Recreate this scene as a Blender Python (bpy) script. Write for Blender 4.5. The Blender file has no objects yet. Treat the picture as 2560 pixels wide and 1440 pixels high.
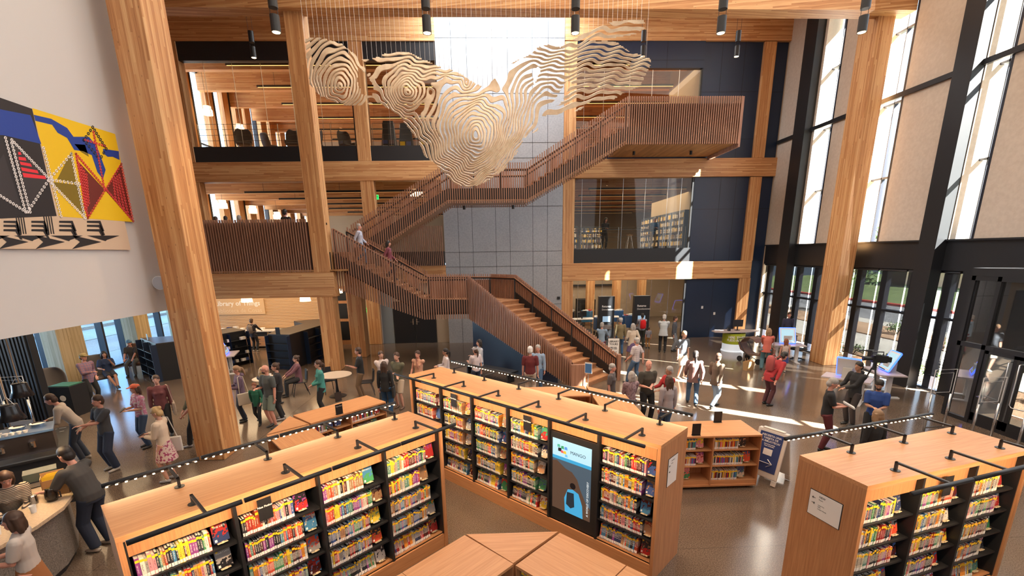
import bpy, bmesh, math, random
import numpy as np
from mathutils import Vector, Matrix, noise
sc = bpy.context.scene
rnd = random.Random(7)
# ---------------------------------------------------------------- camera
FPX, PY0, PITCH, YAW, ROLL, CAMZ = 1140.45, 924.3, 0.2507, -0.0334, -0.0146, 4.66
def _cam_axes():
    cp, sp = math.cos(PITCH), math.sin(PITCH)
    fw, up, rt = Vector((0, cp, -sp)), Vector((0, sp, cp)), Vector((1, 0, 0))
    Rz = Matrix.Rotation(YAW, 3, 'Z')
    fw, up, rt = Rz @ fw, Rz @ up, Rz @ rt
    c, s = math.cos(ROLL), math.sin(ROLL)
    return c*rt + s*up, -s*rt + c*up, fw
RT, UP, FW = _cam_axes()
CAM = Vector((0, 0, CAMZ))
cd = bpy.data.cameras.new('camera'); cam = bpy.data.objects.new('camera', cd); sc.collection.objects.link(cam)
m3 = Matrix((RT, UP, -FW)).transposed()
cam.matrix_world = Matrix.Translation(CAM) @ m3.to_4x4()
cd.sensor_width = 36; cd.lens = FPX/2560*36; cd.shift_y = (PY0-720)/2560; cd.clip_start = .05; cd.clip_end = 400
sc.camera = cam
def ray(x, y): return RT*float(x-1280) - UP*float(y-PY0) + FW*FPX
def at(x, y, z=0.0):                       # the point of the horizontal plane z that this direction of view meets
    d = ray(x, y); return CAM + d*((z-CAMZ)/d.z)
def aty(x, y, Y):
    d = ray(x, y); return CAM + d*float(Y/d.y)
# ---------------------------------------------------------------- world, sun, exposure
sc.view_settings.view_transform = 'Standard'; sc.view_settings.look = 'None'
sc.view_settings.exposure = 0.35; sc.view_settings.gamma = 1.0; sc.view_settings.use_curve_mapping = False
sc.cycles.use_denoising = True; sc.cycles.max_bounces = 7; sc.cycles.diffuse_bounces = 4
sc.cycles.glossy_bounces = 3; sc.cycles.transmission_bounces = 4; sc.cycles.transparent_max_bounces = 24
sc.cycles.caustics_reflective = False; sc.cycles.caustics_refractive = False
sc.cycles.sample_clamp_indirect = 6
w = bpy.data.worlds.new('sky'); sc.world = w; w.use_nodes = True
bg = w.node_tree.nodes['Background']; bg.inputs[0].default_value = (.62, .8, 1, 1); bg.inputs[1].default_value = 3.2
def link(o, parent=None):
    sc.collection.objects.link(o)
    if parent: o.parent = parent
    return o
def lamp(name, kind, loc, energy, color, size=(1, 1), look=None, **kw):
    l = bpy.data.lights.new(name, kind); l.energy = energy; l.color = color
    if kind == 'AREA': l.shape = 'RECTANGLE'; l.size, l.size_y = size
    for k, v in kw.items(): setattr(l, k, v)
    o = bpy.data.objects.new(name, l); o.location = loc
    if look is not None: o.rotation_euler = Vector(look).to_track_quat('-Z', 'Y').to_euler()
    return link(o)
SUN = Vector((-.604, .42, -.676))
lamp('sun', 'SUN', (30, -10, 30), 240, (1, .93, .82), look=SUN, angle=.009)
WARM = (1, .74, .48)
# daylight of the roof light over the lift core, then unseen fill panels added
lamp('roof_light', 'AREA', (.5, 22.6, 15.85), 700, (.86, .94, 1), (5.8, 2.4), (0, .22, -1))
lamp('window_side_fill', 'AREA', (13.2, 17, 9.6), 260, (.9, .95, 1), (9, 12), (-1, 0, -.1))  # invisible fill added inside the hall to help the window daylight
lamp('window_side_fill', 'AREA', (13.8, 8, 8.6), 300, (.9, .95, 1), (8, 12), (-1, .1, -.1))  # second invisible fill added before the right wall
lamp('rear_fill', 'AREA', (3, -7.5, 9), 340, (.86, .93, 1), (18, 10), (0, 1, -.12))  # added cool fill from behind the camera, no glazing is built there
lamp('overhead_fill', 'AREA', (3.4, 13, 14.9), 1450, (1, .86, .70), (18, 14), (0, 0, -1))  # general warm fill added under the roof, without any fixture
lamp('overhead_fill', 'AREA', (3.4, 3, 12.9), 650, (1, .86, .70), (18, 10), (0, 0, -1))  # more added warm fill over the camera end of the hall
# ---------------------------------------------------------------- materials
MATS = {}
def nt(m):
    m.use_nodes = True; t = m.node_tree; return t, t.nodes, t.links, t.nodes['Principled BSDF']
def mat(name, c, rough=.55, metal=0., emit=None, es=0., spec=.5, coat=0.):
    if name in MATS: return MATS[name]
    m = bpy.data.materials.new(name); t, n, l, b = nt(m)
    b.inputs['Base Color'].default_value = (*c, 1); b.inputs['Roughness'].default_value = rough
    b.inputs['Metallic'].default_value = metal; b.inputs['Specular IOR Level'].default_value = spec
    b.inputs['Coat Weight'].default_value = coat
    if emit: b.inputs['Emission Color'].default_value = (*emit, 1); b.inputs['Emission Strength'].default_value = es
    MATS[name] = m; return m
def N(t, kind, ins=(), **kw):
    n = t.nodes.new(kind)
    for k, v in kw.items(): setattr(n, k, v)
    for k, v in (ins.items() if isinstance(ins, dict) else enumerate(ins)):
        if hasattr(v, 'default_value') or isinstance(v, bpy.types.NodeSocket): t.links.new(v, n.inputs[k])
        elif v is not None: n.inputs[k].default_value = v
    return n
def M(t, op, a, b=None, c=None): return N(t, 'ShaderNodeMath', (a, b, c), operation=op).outputs[0]
def mixc(t, f, a, b, mode='MIX'):
    n = t.nodes.new('ShaderNodeMix'); n.data_type = 'RGBA'; n.blend_type = mode
    for i, v in ((0, f), (6, a), (7, b)):
        if isinstance(v, bpy.types.NodeSocket): t.links.new(v, n.inputs[i])
        else: n.inputs[i].default_value = v if i == 0 else (*v, 1)
    return n.outputs[2]
def glulam(name, axis, dark, mid, light, lam=.045, rough=.5, knots=True):
    """laminated timber: strips along axis, each of its own tone, with fine grain and knots"""
    m = bpy.data.materials.new(name); t, n, l, b = nt(m)
    g = N(t, 'ShaderNodeNewGeometry'); s = N(t, 'ShaderNodeSeparateXYZ', (g.outputs['Position'],))
    X, Y, Z = s.outputs
    if axis == 'z': u, v = M(t, 'ADD', X, M(t, 'MULTIPLY', Y, .93)), Z
    elif axis == 'x': u, v = M(t, 'ADD', Z, M(t, 'MULTIPLY', Y, .93)), X
    else: u, v = M(t, 'ADD', Z, M(t, 'MULTIPLY', X, .93)), Y
    i = M(t, 'FLOOR', M(t, 'DIVIDE', u, lam))
    r1 = N(t, 'ShaderNodeTexWhiteNoise', {1: i}, noise_dimensions='1D').outputs[0]
    j = M(t, 'FLOOR', M(t, 'ADD', M(t, 'DIVIDE', v, 2.6), M(t, 'MULTIPLY', r1, 9)))
    c = N(t, 'ShaderNodeCombineXYZ', (i, j, 0.))
    r2 = N(t, 'ShaderNodeTexWhiteNoise', {0: c.outputs[0]}, noise_dimensions='3D').outputs[0]
    p = N(t, 'ShaderNodeCombineXYZ', (M(t, 'MULTIPLY', u, 75.), M(t, 'MULTIPLY', v, 1.6), r2))
    gr = N(t, 'ShaderNodeTexNoise', {0: p.outputs[0], 2: 1., 3: 3.}).outputs[0]
    big = N(t, 'ShaderNodeTexNoise', {0: g.outputs['Position'], 2: .6}).outputs[0]
    f = M(t, 'ADD', M(t, 'MULTIPLY', r2, .42), M(t, 'ADD', M(t, 'MULTIPLY', gr, .72), M(t, 'MULTIPLY', big, .12)))
    cr = N(t, 'ShaderNodeValToRGB', (f,)); e = cr.color_ramp.elements
    e[0].position, e[0].color = .25, (*dark, 1); e[1].position, e[1].color = .95, (*light, 1)
    x = e.new(.58); x.color = (*mid, 1)
    col = cr.outputs[0]
    if knots:
        kp = N(t, 'ShaderNodeCombineXYZ', (M(t, 'MULTIPLY', u, 11.), M(t, 'MULTIPLY', v, 3.4), 0.))
        k = N(t, 'ShaderNodeTexVoronoi', {0: kp.outputs[0], 2: 1., 8: 1.}).outputs[0]
        kk = M(t, 'LESS_THAN', k, .075)
        col = mixc(t, M(t, 'MULTIPLY', kk, .6), col, (.12, .04, .012))
    l.new(col, b.inputs['Base Color']); b.inputs['Roughness'].default_value = rough
    MATS[name] = m; return m
def veneer(name, dark, light, sc3=(2., 60., 60.), rough=.42, spec=.4):
    """veneer grain running along local x (use scale to turn it)"""
    m = bpy.data.materials.new(name); t, n, l, b = nt(m)
    tc = N(t, 'ShaderNodeTexCoord'); mp = N(t, 'ShaderNodeMapping', {0: tc.outputs['Object'], 3: sc3})
    a = N(t, 'ShaderNodeTexNoise', {0: mp.outputs[0], 2: 1., 3: 4.}).outputs[0]
    cr = N(t, 'ShaderNodeValToRGB', (a,)); e = cr.color_ramp.elements
    e[0].position, e[0].color = .3, (*dark, 1); e[1].position, e[1].color = .7, (*light, 1)
    l.new(cr.outputs[0], b.inputs['Base Color']); b.inputs['Roughness'].default_value = rough
    b.inputs['Specular IOR Level'].default_value = spec
    MATS[name] = m; return m
def speckle(name, c1, c2, scale, rough=.5, joints=None, spec=.5, rvar=0., big=.25):
    m = bpy.data.materials.new(name); t, n, l, b = nt(m)
    g = N(t, 'ShaderNodeNewGeometry').outputs['Position']
    a = N(t, 'ShaderNodeTexNoise', {0: g, 2: scale, 3: 3.}).outputs[0]
    c = N(t, 'ShaderNodeTexNoise', {0: g, 2: big, 3: 4.}).outputs[0]
    f = M(t, 'ADD', M(t, 'MULTIPLY', M(t, 'SUBTRACT', a, .5), 1.5), c)
    cr = N(t, 'ShaderNodeValToRGB', (f,)); e = cr.color_ramp.elements
    e[0].position, e[0].color = .25, (*c1, 1); e[1].position, e[1].color = .75, (*c2, 1)
    col = cr.outputs[0]
    if joints:
        s = N(t, 'ShaderNodeSeparateXYZ', (g,))
        q = None
        for k, o in ((0, joints), (1, joints)):
            d = M(t, 'ABSOLUTE', M(t, 'SUBTRACT', M(t, 'FRACT', M(t, 'DIVIDE', s.outputs[k], o)), .5))
            d = M(t, 'LESS_THAN', d, .004/o*1.2)
            q = d if q is None else M(t, 'MAXIMUM', q, d)
        col = mixc(t, M(t, 'MULTIPLY', q, .55), col, (.03, .025, .02))
    l.new(col, b.inputs['Base Color'])
    if rvar:
        l.new(M(t, 'ADD', M(t, 'MULTIPLY', c, rvar), rough-rvar/2), b.inputs['Roughness'])
    else: b.inputs['Roughness'].default_value = rough
    b.inputs['Specular IOR Level'].default_value = spec
    MATS[name] = m; return m
def glass(name, tint=(.96, .98, .98), refl=1.0):
    m = bpy.data.materials.new(name); m.use_nodes = True; t = m.node_tree
    for x in list(t.nodes):
        if x.type != 'OUTPUT_MATERIAL': t.nodes.remove(x)
    fr = N(t, 'ShaderNodeFresnel', (1.45,)); tr = N(t, 'ShaderNodeBsdfTransparent', ((*tint, 1),)); gl = N(t, 'ShaderNodeBsdfGlossy', {1: .02})
    mx = N(t, 'ShaderNodeMixShader', (M(t, 'MULTIPLY', fr.outputs[0], refl), tr.outputs[0], gl.outputs[0]))
    t.links.new(mx.outputs[0], [x for x in t.nodes if x.type == 'OUTPUT_MATERIAL'][0].inputs[0])
    MATS[name] = m; return m
def objcol(name, rough=.5, attr=None, spec=.4):
    m = bpy.data.materials.new(name); t, n, l, b = nt(m)
    if attr: s = N(t, 'ShaderNodeAttribute', attribute_name=attr).outputs[0]
    else: s = N(t, 'ShaderNodeObjectInfo').outputs['Color']
    l.new(s, b.inputs['Base Color']); b.inputs['Roughness'].default_value = rough; b.inputs['Specular IOR Level'].default_value = spec
    MATS[name] = m; return m
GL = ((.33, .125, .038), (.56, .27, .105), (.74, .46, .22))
COLZ, BEAMX, BEAMY = glulam('glulam_upright', 'z', *GL), glulam('glulam_beam', 'x', *GL), glulam('glulam_beam_deep', 'y', *GL)
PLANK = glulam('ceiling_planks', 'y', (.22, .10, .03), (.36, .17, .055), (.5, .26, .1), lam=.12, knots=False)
PALEZ = glulam('pale_upright', 'z', (.30, .22, .11), (.48, .37, .21), (.62, .5, .32))
OAK = veneer('oak_veneer', (.50, .235, .10), (.62, .32, .15), (2, 50, 50))
OAKZ = veneer('oak_veneer_upright', (.40, .18, .08), (.56, .28, .13), (50, 50, 2.), rough=.5)
OAKE = veneer('oak_edge', (.36, .20, .12), (.55, .33, .2), (2, 50, 90), rough=.5)
SLAT = veneer('slat_wood', (.27, .13, .082), (.43, .235, .16), (40, 40, 1.2), rough=.45)
TREAD = veneer('tread_wood', (.32, .15, .07), (.48, .25, .125), (4, 4, 40), rough=.4)
BLACK = mat('black_steel', (.012, .013, .016), .45); NAVY = mat('navy_panel', (.010, .022, .055), .36)
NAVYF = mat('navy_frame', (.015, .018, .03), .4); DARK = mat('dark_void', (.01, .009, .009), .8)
WHITE = mat('white_plaster', (.62, .61, .61), .7); CREAM = mat('cream_panel', (.36, .30, .25), .8)
GREY = speckle('grey_fibre_panel', (.32, .33, .35), (.39, .40, .42), 14, .55, big=.5)
FLOOR = speckle('polished_concrete', (.088, .060, .042), (.20, .148, .108), 55, .15, joints=4.2, spec=.75, rvar=.12)
STEEL = mat('stainless', (.55, .56, .57), .25, 1.); CHROME = mat('chrome', (.8, .8, .8), .1, 1.)
GLASS = glass('clear_glass'); GLASSW = glass('window_glass', (.9, .96, 1.), .6)
PLASTIC_W = mat('white_plastic', (.75, .75, .76), .35); BEIGE = mat('beige_wall', (.50, .40, .29), .8)
LEDW = mat('warm_led', (1, .8, .5), .5, emit=(1, .62, .28), es=14); LEDS = mat('strip_led', (1, .8, .5), .5, emit=(1, .55, .16), es=2.2)
SHADE = mat('lit_shade', (1, .85, .6), .6, emit=(1, .72, .4), es=5)
LEDX = mat('dim_led', (.4, .25, .1), .5, emit=(1, .5, .15), es=.35); GLASSL = glass('tinted_glass', (.42, .70, 1.), .6)
BLUEL = mat('blue_led', (.1, .2, 1), .5, emit=(.03, .10, 1), es=3.5)
# ---------------------------------------------------------------- mesh helpers
class MB:
    def __init__(s): s.v = []; s.f = []; s.mi = []; s.ms = []
    def _m(s, m):
        if m not in s.ms: s.ms.append(m)
        return s.ms.index(m)
    def add(s, vs, fs, m=None):
        k = len(s.v); s.v += [tuple(v) for v in vs]; s.f += [tuple(i+k for i in f) for f in fs]; s.mi += [s._m(m)]*len(fs); return s
    def box(s, x0, x1, y0, y1, z0, z1, m=None, M4=None):
        vs = [Vector((x, y, z)) for z in (z0, z1) for y in (y0, y1) for x in (x0, x1)]
        if M4: vs = [M4 @ v for v in vs]
        return s.add(vs, ((0, 2, 3, 1), (4, 5, 7, 6), (0, 1, 5, 4), (2, 6, 7, 3), (0, 4, 6, 2), (1, 3, 7, 5)), m)
    def cbox(s, c, sz, m=None, M4=None):
        return s.box(c[0]-sz[0]/2, c[0]+sz[0]/2, c[1]-sz[1]/2, c[1]+sz[1]/2, c[2]-sz[2]/2, c[2]+sz[2]/2, m, M4)
    def bar(s, a, b, w, h=None, m=None, up=(0, 0, 1)):
        a, b = Vector(a), Vector(b); d = (b-a).normalized(); h = h or w; u = Vector(up)
        if abs(d.dot(u)) > .97: u = Vector((0, 1, 0))
        sd = d.cross(u).normalized(); u = sd.cross(d)
        vs = [p+sd*(i*w/2)+u*(j*h/2) for p in (a, b) for i, j in ((-1, -1), (1, -1), (1, 1), (-1, 1))]
        return s.add(vs, ((0, 1, 2, 3), (7, 6, 5, 4), (0, 4, 5, 1), (1, 5, 6, 2), (2, 6, 7, 3), (3, 7, 4, 0)), m)
    def prism(s, poly, z0, z1, m=None, M4=None):
        n = len(poly); vs = [Vector((*p, z)) for z in (z0, z1) for p in poly]
        if M4: vs = [M4 @ v for v in vs]
        return s.add(vs, [tuple(range(n))[::-1], tuple(range(n, 2*n))]+[(i, (i+1) % n, n+(i+1) % n, n+i) for i in range(n)], m)
    def tube(s, pts, r, n=8, m=None, closed=False, caps=True, ry=None):
        pts = [Vector(p) for p in pts]; R = r if hasattr(r, '__len__') else [r]*len(pts)
        RY = ry if ry is not None and hasattr(ry, '__len__') else ([ry]*len(pts) if ry else R)
        k = len(pts); vs = []; u = None
        for i, p in enumerate(pts):
            a = pts[i-1] if (i or closed) else p; b = pts[(i+1) % k] if (i < k-1 or closed) else p
            d = (b-a).normalized()
            if u is None: u = Vector((1, 0, 0)) if abs(d.x) < .8 else Vector((0, 1, 0))
            u = (u-d*d.dot(u)).normalized(); w_ = d.cross(u)
            vs += [p+u*math.cos(2*math.pi*j/n)*R[i]+w_*math.sin(2*math.pi*j/n)*RY[i] for j in range(n)]
        fs = [(i*n+j, i*n+(j+1) % n, ((i+1) % k)*n+(j+1) % n, ((i+1) % k)*n+j) for i in range(k if closed else k-1) for j in range(n)]
        if caps and not closed: fs += [tuple(range(n))[::-1], tuple(range((k-1)*n, k*n))]
        return s.add(vs, fs, m)
    def lathe(s, prof, n=16, c=(0, 0, 0), m=None, M4=None):
        vs = [Vector((c[0]+r*math.cos(2*math.pi*j/n), c[1]+r*math.sin(2*math.pi*j/n), c[2]+z)) for r, z in prof for j in range(n)]
        if M4: vs = [M4 @ v for v in vs]
        k = len(prof)
        return s.add(vs, [(i*n+j, i*n+(j+1) % n, (i+1)*n+(j+1) % n, (i+1)*n+j) for i in range(k-1) for j in range(n)]+[tuple(range(n))[::-1], tuple(range((k-1)*n, k*n))], m)
    def ball(s, c, r, n=10, k=6, m=None):
        r = r if hasattr(r, '__len__') else (r, r, r)
        vs = []; fs = []
        for i in range(k+1):
            a = math.pi*i/k
            for j in range(n): vs.append((c[0]+r[0]*math.sin(a)*math.cos(2*math.pi*j/n), c[1]+r[1]*math.sin(a)*math.sin(2*math.pi*j/n), c[2]+r[2]*math.cos(a)))
        for i in range(k):
            for j in range(n): fs.append((i*n+j, (i+1)*n+j, (i+1)*n+(j+1) % n, i*n+(j+1) % n))
        return s.add(vs, fs, m)
    def mesh(s, name, smooth=False):
        me = bpy.data.meshes.new(name); me.from_pydata(s.v, [], s.f)
        for m in s.ms:
            if m is not None: me.materials.append(m)
        if len(s.ms) > 1: me.polygons.foreach_set('material_index', s.mi)
        if smooth: me.polygons.foreach_set('use_smooth', [True]*len(me.polygons))
        me.update(); return me
    def build(s, name, parent=None, smooth=False, label=None, cat=None, group=None, kind=None, loc=None, rot=None):
        o = bpy.data.objects.new(name, s.mesh(name, smooth)); link(o, parent)
        if loc is not None: o.location = loc
        if rot is not None: o.rotation_euler = rot
        return tag(o, label, cat, group, kind)
def tag(o, label=None, cat=None, group=None, kind=None):
    if label: o['label'] = label
    if cat: o['category'] = cat
    if group: o['group'] = group
    if kind: o['kind'] = kind
    return o
def empty(name, loc=(0, 0, 0), rz=0., label=None, cat=None, group=None, kind=None):
    o = bpy.data.objects.new(name, None); o.empty_display_size = .2; o.location = loc; o.rotation_euler = (0, 0, rz); link(o)
    return tag(o, label, cat, group, kind)
def bevel(o, w=.004, seg=2):
    b = o.modifiers.new('bevel', 'BEVEL'); b.width = w; b.segments = seg; b.limit_method = 'ANGLE'; return o
def text(body, size, loc, rot, m, parent, name='lettering', ext=.002, align='LEFT', shear=0, bold=0.):
    c = bpy.data.curves.new(name, 'FONT'); c.body = body; c.size = size; c.extrude = ext; c.align_x = align; c.offset = bold; c.resolution_u = 2
    t_ = bpy.data.objects.new('text_tmp', c); me = bpy.data.meshes.new_from_object(t_); bpy.data.objects.remove(t_); me.name = name
    me.materials.clear(); me.materials.append(m)
    o = bpy.data.objects.new(name, me); link(o, parent); o.location = loc; o.rotation_euler = rot; return o
S = 'structure'
R90 = math.pi/2
# ---------------------------------------------------------------- the hall
YF = 24.3
def bx(name, *a, m, **k): return MB().box(*a, m).build(name, kind=S, **k)
bx('floor', -40, 14.3, -9, 46, -.3, 0, m=FLOOR)
bx('wall_back', -18, 15, -9.3, -9, 0, 16.5, m=WHITE)
# roof with the opening of the roof light over the grey core
r = MB()
r.box(-18, 15.2, -9, 21.2, 16, 16.3, BEAMX); r.box(-18, -2.5, 21.2, 46, 16, 16.3, BEAMX); r.box(3.5, 15.2, 21.2, 46, 16, 16.3, BEAMX); r.box(-2.5, 3.5, 24.3, 46, 16, 16.3, BEAMX)
r.box(15.2, 17.0, -9, 46, 16, 16.3, BEAMX)  # unseen overhang added outside to keep sun off the upper slots
r.build('ceiling', kind=S)
bx('window_skylight', -2.5, 3.5, 21.2, 24.3, 16.05, 16.15, m=mat('skylight_glazing', (.9, .95, 1), .5, emit=(.85, .93, 1), es=7))
bx('wall_right_rooms', 14.3, 14.6, 24.4, 46, 0, 16, m=BEIGE)
def timber(name, x0, x1, y0, y1, z0, z1, m, label, cat, group):
    return tag(MB().box(x0, x1, y0, y1, z0, z1, m).build(name), label, cat, group)
CG = 'laminated timber columns of the hall'
def column(x0, x1, y0, y1, z0, z1, label, m=COLZ):
    t = timber('timber_column', x0, x1, y0, y1, z0, z1, m, label, 'column', CG); bevel(t, .012, 1); return t
column(-7.14, -6.50, 10.2, 10.95, 0, 13.0, 'large laminated timber column nearest the camera, beside the white wall with the painting')
column(-7.16, -6.53, 18.7, 19.3, 4.03, 13.0, 'tall laminated timber column standing on the end of the balcony beam beside the staircase')
column(-7.16, -6.53, 18.7, 19.3, 0, 3.05, 'ground floor timber column under the end of the balcony beam, behind the white round table')
column(13.38, 13.98, 17.7, 18.6, 0, 12.6, 'tall laminated timber column standing free before the tall windows on the right')
column(-6.78, -6.12, 21.2, 21.85, 0, 4.15, 'short timber column under the balcony, behind the slatted stair, nearest the wooden glazed cabinet')
column(-6.80, -6.15, 24.32, 24.9, 0, 4.08, 'short timber column at the back between the white wall and the pale blue wall')
BG = 'laminated timber beams'
def beam(x0, x1, y0, y1, z0, z1, label, m=BEAMX): return bevel(timber('timber_beam', x0, x1, y0, y1, z0, z1, m, label, 'beam', BG), .012, 1)
# the big front beam follows the roof slope slightly
fb = MB(); a, b = Vector((-16, 18.98, 13.14)), Vector((14.3, 17.25, 12.34))
vs = [p+Vector((0, dy, dz)) for p in (a, b) for dy, dz in ((0, 0), (.62, 0), (.62, 1.5), (0, 1.5))]
fb.add(vs, ((0, 1, 2, 3), (7, 6, 5, 4), (0, 4, 5, 1), (1, 5, 6, 2), (2, 6, 7, 3), (3, 7, 4, 0)), BEAMX)
tag(fb.build('timber_beam'), 'deep timber beam across the very top of the hall that the front columns carry', 'beam', BG)
beam(-17, -6.41, 18.7, 19.25, 3.05, 4.03, 'timber beam under the slatted balcony on the left, ending beside the staircase')
beam(-17, -2.54, YF, YF+.5, 8.20, 9.10, 'timber beam at third floor level left of the grey core')
beam(3.52, 14.36, YF, YF+.5, 8.24, 9.11, 'timber beam at third floor level right of the grey core, under the slatted bridge')
beam(-6.1, -2.54, YF, YF+.5, 3.2, 4.08, 'short timber beam under the back balcony railing beside the grey core')
beam(3.52, 13.6, YF, YF+.5, 3.18, 4.09, 'timber beam above the glazed returns room at ground level')
beam(-17, -2.54, YF, YF+.5, 14.2, 15.6, 'top facade beam left of the grey core')
beam(3.52, 14.36, YF, YF+.5, 14.22, 15.3, 'top facade beam right of the grey core')
for (x0, x1, nm) in ((-14.95, -14.3, 'far left edge of the facade beyond the white wall'), (-6.54, -5.9, 'facade left of the grey core, behind the hanging sculpture'), (3.5, 4.11, 'right edge of the grey core'), (13.05, 13.64, 'right end of the facade')):
    for (z0, z1, lv) in ((0, 3.18, 'ground floor'), (4.09, 8.22, 'second floor'), (9.11, 14.2, 'third floor')):
        if z0 == 0 and x0 < 0: continue
        column(x0, x1, YF+.02, YF+.48, z0, z1, '%s timber column at the %s' % (lv, nm))
# grey core with panel joints
g = MB(); g.box(-2.54, 3.5, YF, YF+6, 0, 16, GREY)
for x in (-1.81, -1.1, .09, .81, 1.98, 2.72): g.box(x-.008, x+.008, YF-.004, YF+.01, 0, 16, DARK)
for z in (14.32, 12.02, 9.87, 9.18, 6.93, 4.73, 3.99, 2.0): g.box(-2.54, 3.5, YF-.004, YF+.01, z-.008, z+.008, DARK)
g.build('wall_core', kind=S)
# bands of dark panels on the slab edges and upper facade
def band(name, x0, x1, z0, z1, y=YF+.06, m=NAVY): return bx(name, x0, x1, y, y+.3, z0, z1, m=m)
band('trim_1', -14.3, -2.54, 9.10, 9.79, m=BLACK); band('trim_2', -14.3, -2.54, 13.43, 14.2, m=BLACK)
band('trim_3', 4.11, 10.24, 4.09, 4.79, m=BLACK); band('trim_4', 4.11, 10.2, 13.43, 14.22); band('trim_5', 4.11, 10.2, 9.11, 9.79)
def panels(name, x0, x1, z0, z1, vx, hz, y=YF+.16):
    p = MB(); p.box(x0, x1, y, y+.25, z0, z1, NAVY)
    for x in vx: p.box(x-.006, x+.006, y-.003, y+.01, z0, z1, DARK)
    for z in hz: p.box(x0, x1, y-.003, y+.01, z-.006, z+.006, DARK)
    return p.build(name, kind=S)
panels('wall_navy_ground', 10.24, 13.05, 0, 3.18, (11.7,), ())
panels('wall_navy_second', 10.24, 13.05, 4.09, 8.24, (11.6, 12.4), (6.7,))
panels('wall_navy_third', 10.2, 13.05, 9.11, 14.22, (11.1, 12.2), (10.0, 12.1))
panels('wall_navy_end', 13.64, 14.3, 0, 14.22, (), (4.1, 6.7, 8.2, 12.1), y=YF+.2)
panels('wall_navy_upper', 6.7, 10.2, 13.1, 14.22, (8.4,), (13.43,), y=YF+.05)
# slabs of the upper floors and the ceilings
sl = MB(); sl.box(-17, -6.56, 18.95, YF+.1, 4.12, 4.79, FLOOR); sl.box(-6.56, -6.41, 19.32, YF+.1, 4.12, 4.79, FLOOR); sl.box(-6.41, -5.9, 21.35, YF+.1, 4.12, 4.79, FLOOR); sl.box(-17, -2.54, YF+.1, 46, 4.2, 4.79, FLOOR); sl.box(3.5, 14.3, YF+.5, 46, 4.2, 4.79, FLOOR)
sl.box(-5.9, -2.54, YF, YF+.1, 4.2, 4.79, FLOOR)
sl.build('floor_second', kind=S)
sl = MB(); sl.box(-17, -2.54, YF+.3, 46, 9.2, 9.79, BEAMX); sl.box(3.5, 14.3, YF+.5, 46, 9.2, 9.79, BEAMX); sl.build('floor_third', kind=S)
bx('ceiling_cafe', -17, -7.82, -9, 11.02, 3.52, 3.9, m=WHITE)
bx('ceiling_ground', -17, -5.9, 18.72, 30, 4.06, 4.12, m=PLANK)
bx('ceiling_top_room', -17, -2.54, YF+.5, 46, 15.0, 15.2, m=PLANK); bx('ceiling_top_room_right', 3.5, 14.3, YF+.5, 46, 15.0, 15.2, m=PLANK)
# rooms behind: beams across each ceiling with their led strips
k = 0
for (xa, xb, side) in ((-17, -2.6, 'left'), (4.1, 14.2, 'right')):
    for (zb, zt, fl) in ((14.05, 15., 'top reading room'), (8.05, 9.2, 'second floor room')):
        for j in range(6):
            y = 27.2+j*3.1; k += 1
            tag(MB().box(xa, xb, y, y+.35, zb, zt, BEAMX).build('ceiling_beam'), '%s ceiling beam of the %s on the %s, counted from the opening' % (('first', 'second', 'third', 'fourth', 'fifth', 'sixth')[j], fl, side), 'beam', 'ceiling beams of the upper rooms')
            t = empty('strip_light', (0, 0, 0), label='%s long strip light of the %s on the %s, counted from the opening' % (('first', 'second', 'third', 'fourth', 'fifth', 'sixth')[j], fl, side), cat='ceiling light', group='strip lights of the upper rooms')
            x0 = (-13.2 if zb > 10 else -13.2+j*.4) if xa < 0 else 5.2
            x1 = -3.2 if xa < 0 else 12.2
            zz = zb-.12
            MB().box(x0, x1, y-.9, y-.82, zz, zz+.1, BLACK).build('housing', t)
            MB().box(x0+.05, x1-.05, y-.875, y-.845, zz-.012, zz, (LEDS if j < 4 else LEDX) if zb > 10 else LEDX).build('diffuser', t)
            for q in range(3): MB().bar((x0+(x1-x0)*(.1+.4*q), y-.86, zz+.1), (x0+(x1-x0)*(.1+.4*q), y-.86, zt), .012, m=BLACK).build('hanger', t)
        lamp('room_light', 'AREA', ((xa+xb)/2, 32, zb-.3), 480 if zb > 10 else (380 if xa < 0 else 620), (1, .72, .42), (abs(xb-xa)*.8, 12), (0, 0, -1))
lamp('room_light', 'AREA', (-11.5, 22, 3.9), 260, (1, .72, .42), (7, 3.6), (0, 0, -1))
lamp('room_light', 'AREA', (-12, 13, 3.4), 190, (1, .72, .42), (7, 7), (0, 0, -1))
lamp('room_light', 'AREA', (7.5, 28.5, 3.9), 330, (1, .78, .55), (7, 6), (0, 0, -1))
# end walls of the rooms
bx('wall_north_upper_left', -17, -2.5, 46, 46.3, 4.2, 15, m=BEIGE); bx('wall_north_right', 3.5, 14.3, 46, 46.3, 4.2, 15, m=BEIGE)
bx('wall_returns_room', 3.5, 14.3, 33, 33.3, 0, 4.3, m=BEIGE); bx('ceiling_returns_room', 3.5, 14.3, YF+.5, 33, 4.1, 4.2, m=WHITE)
bx('wall_partition_second', 10.6, 10.8, YF+.5, 32, 4.79, 9.2, m=BEIGE); bx('wall_partition_third', 10.6, 10.8, YF+.5, 30, 9.79, 15, m=BEIGE)
bx('wall_partition_core', 3.5, 3.6, YF+.5, 46, 0, 15, m=BEIGE); bx('wall_partition_left', -2.54, -2.44, YF+6, 46, 4.2, 15, m=BEIGE)
# white wall that carries the painting
w_ = MB(); w_.box(-7.8, -7.5, -9, 11.02, 3.5, 16, WHITE); w_.build('wall_left', kind=S)
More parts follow.
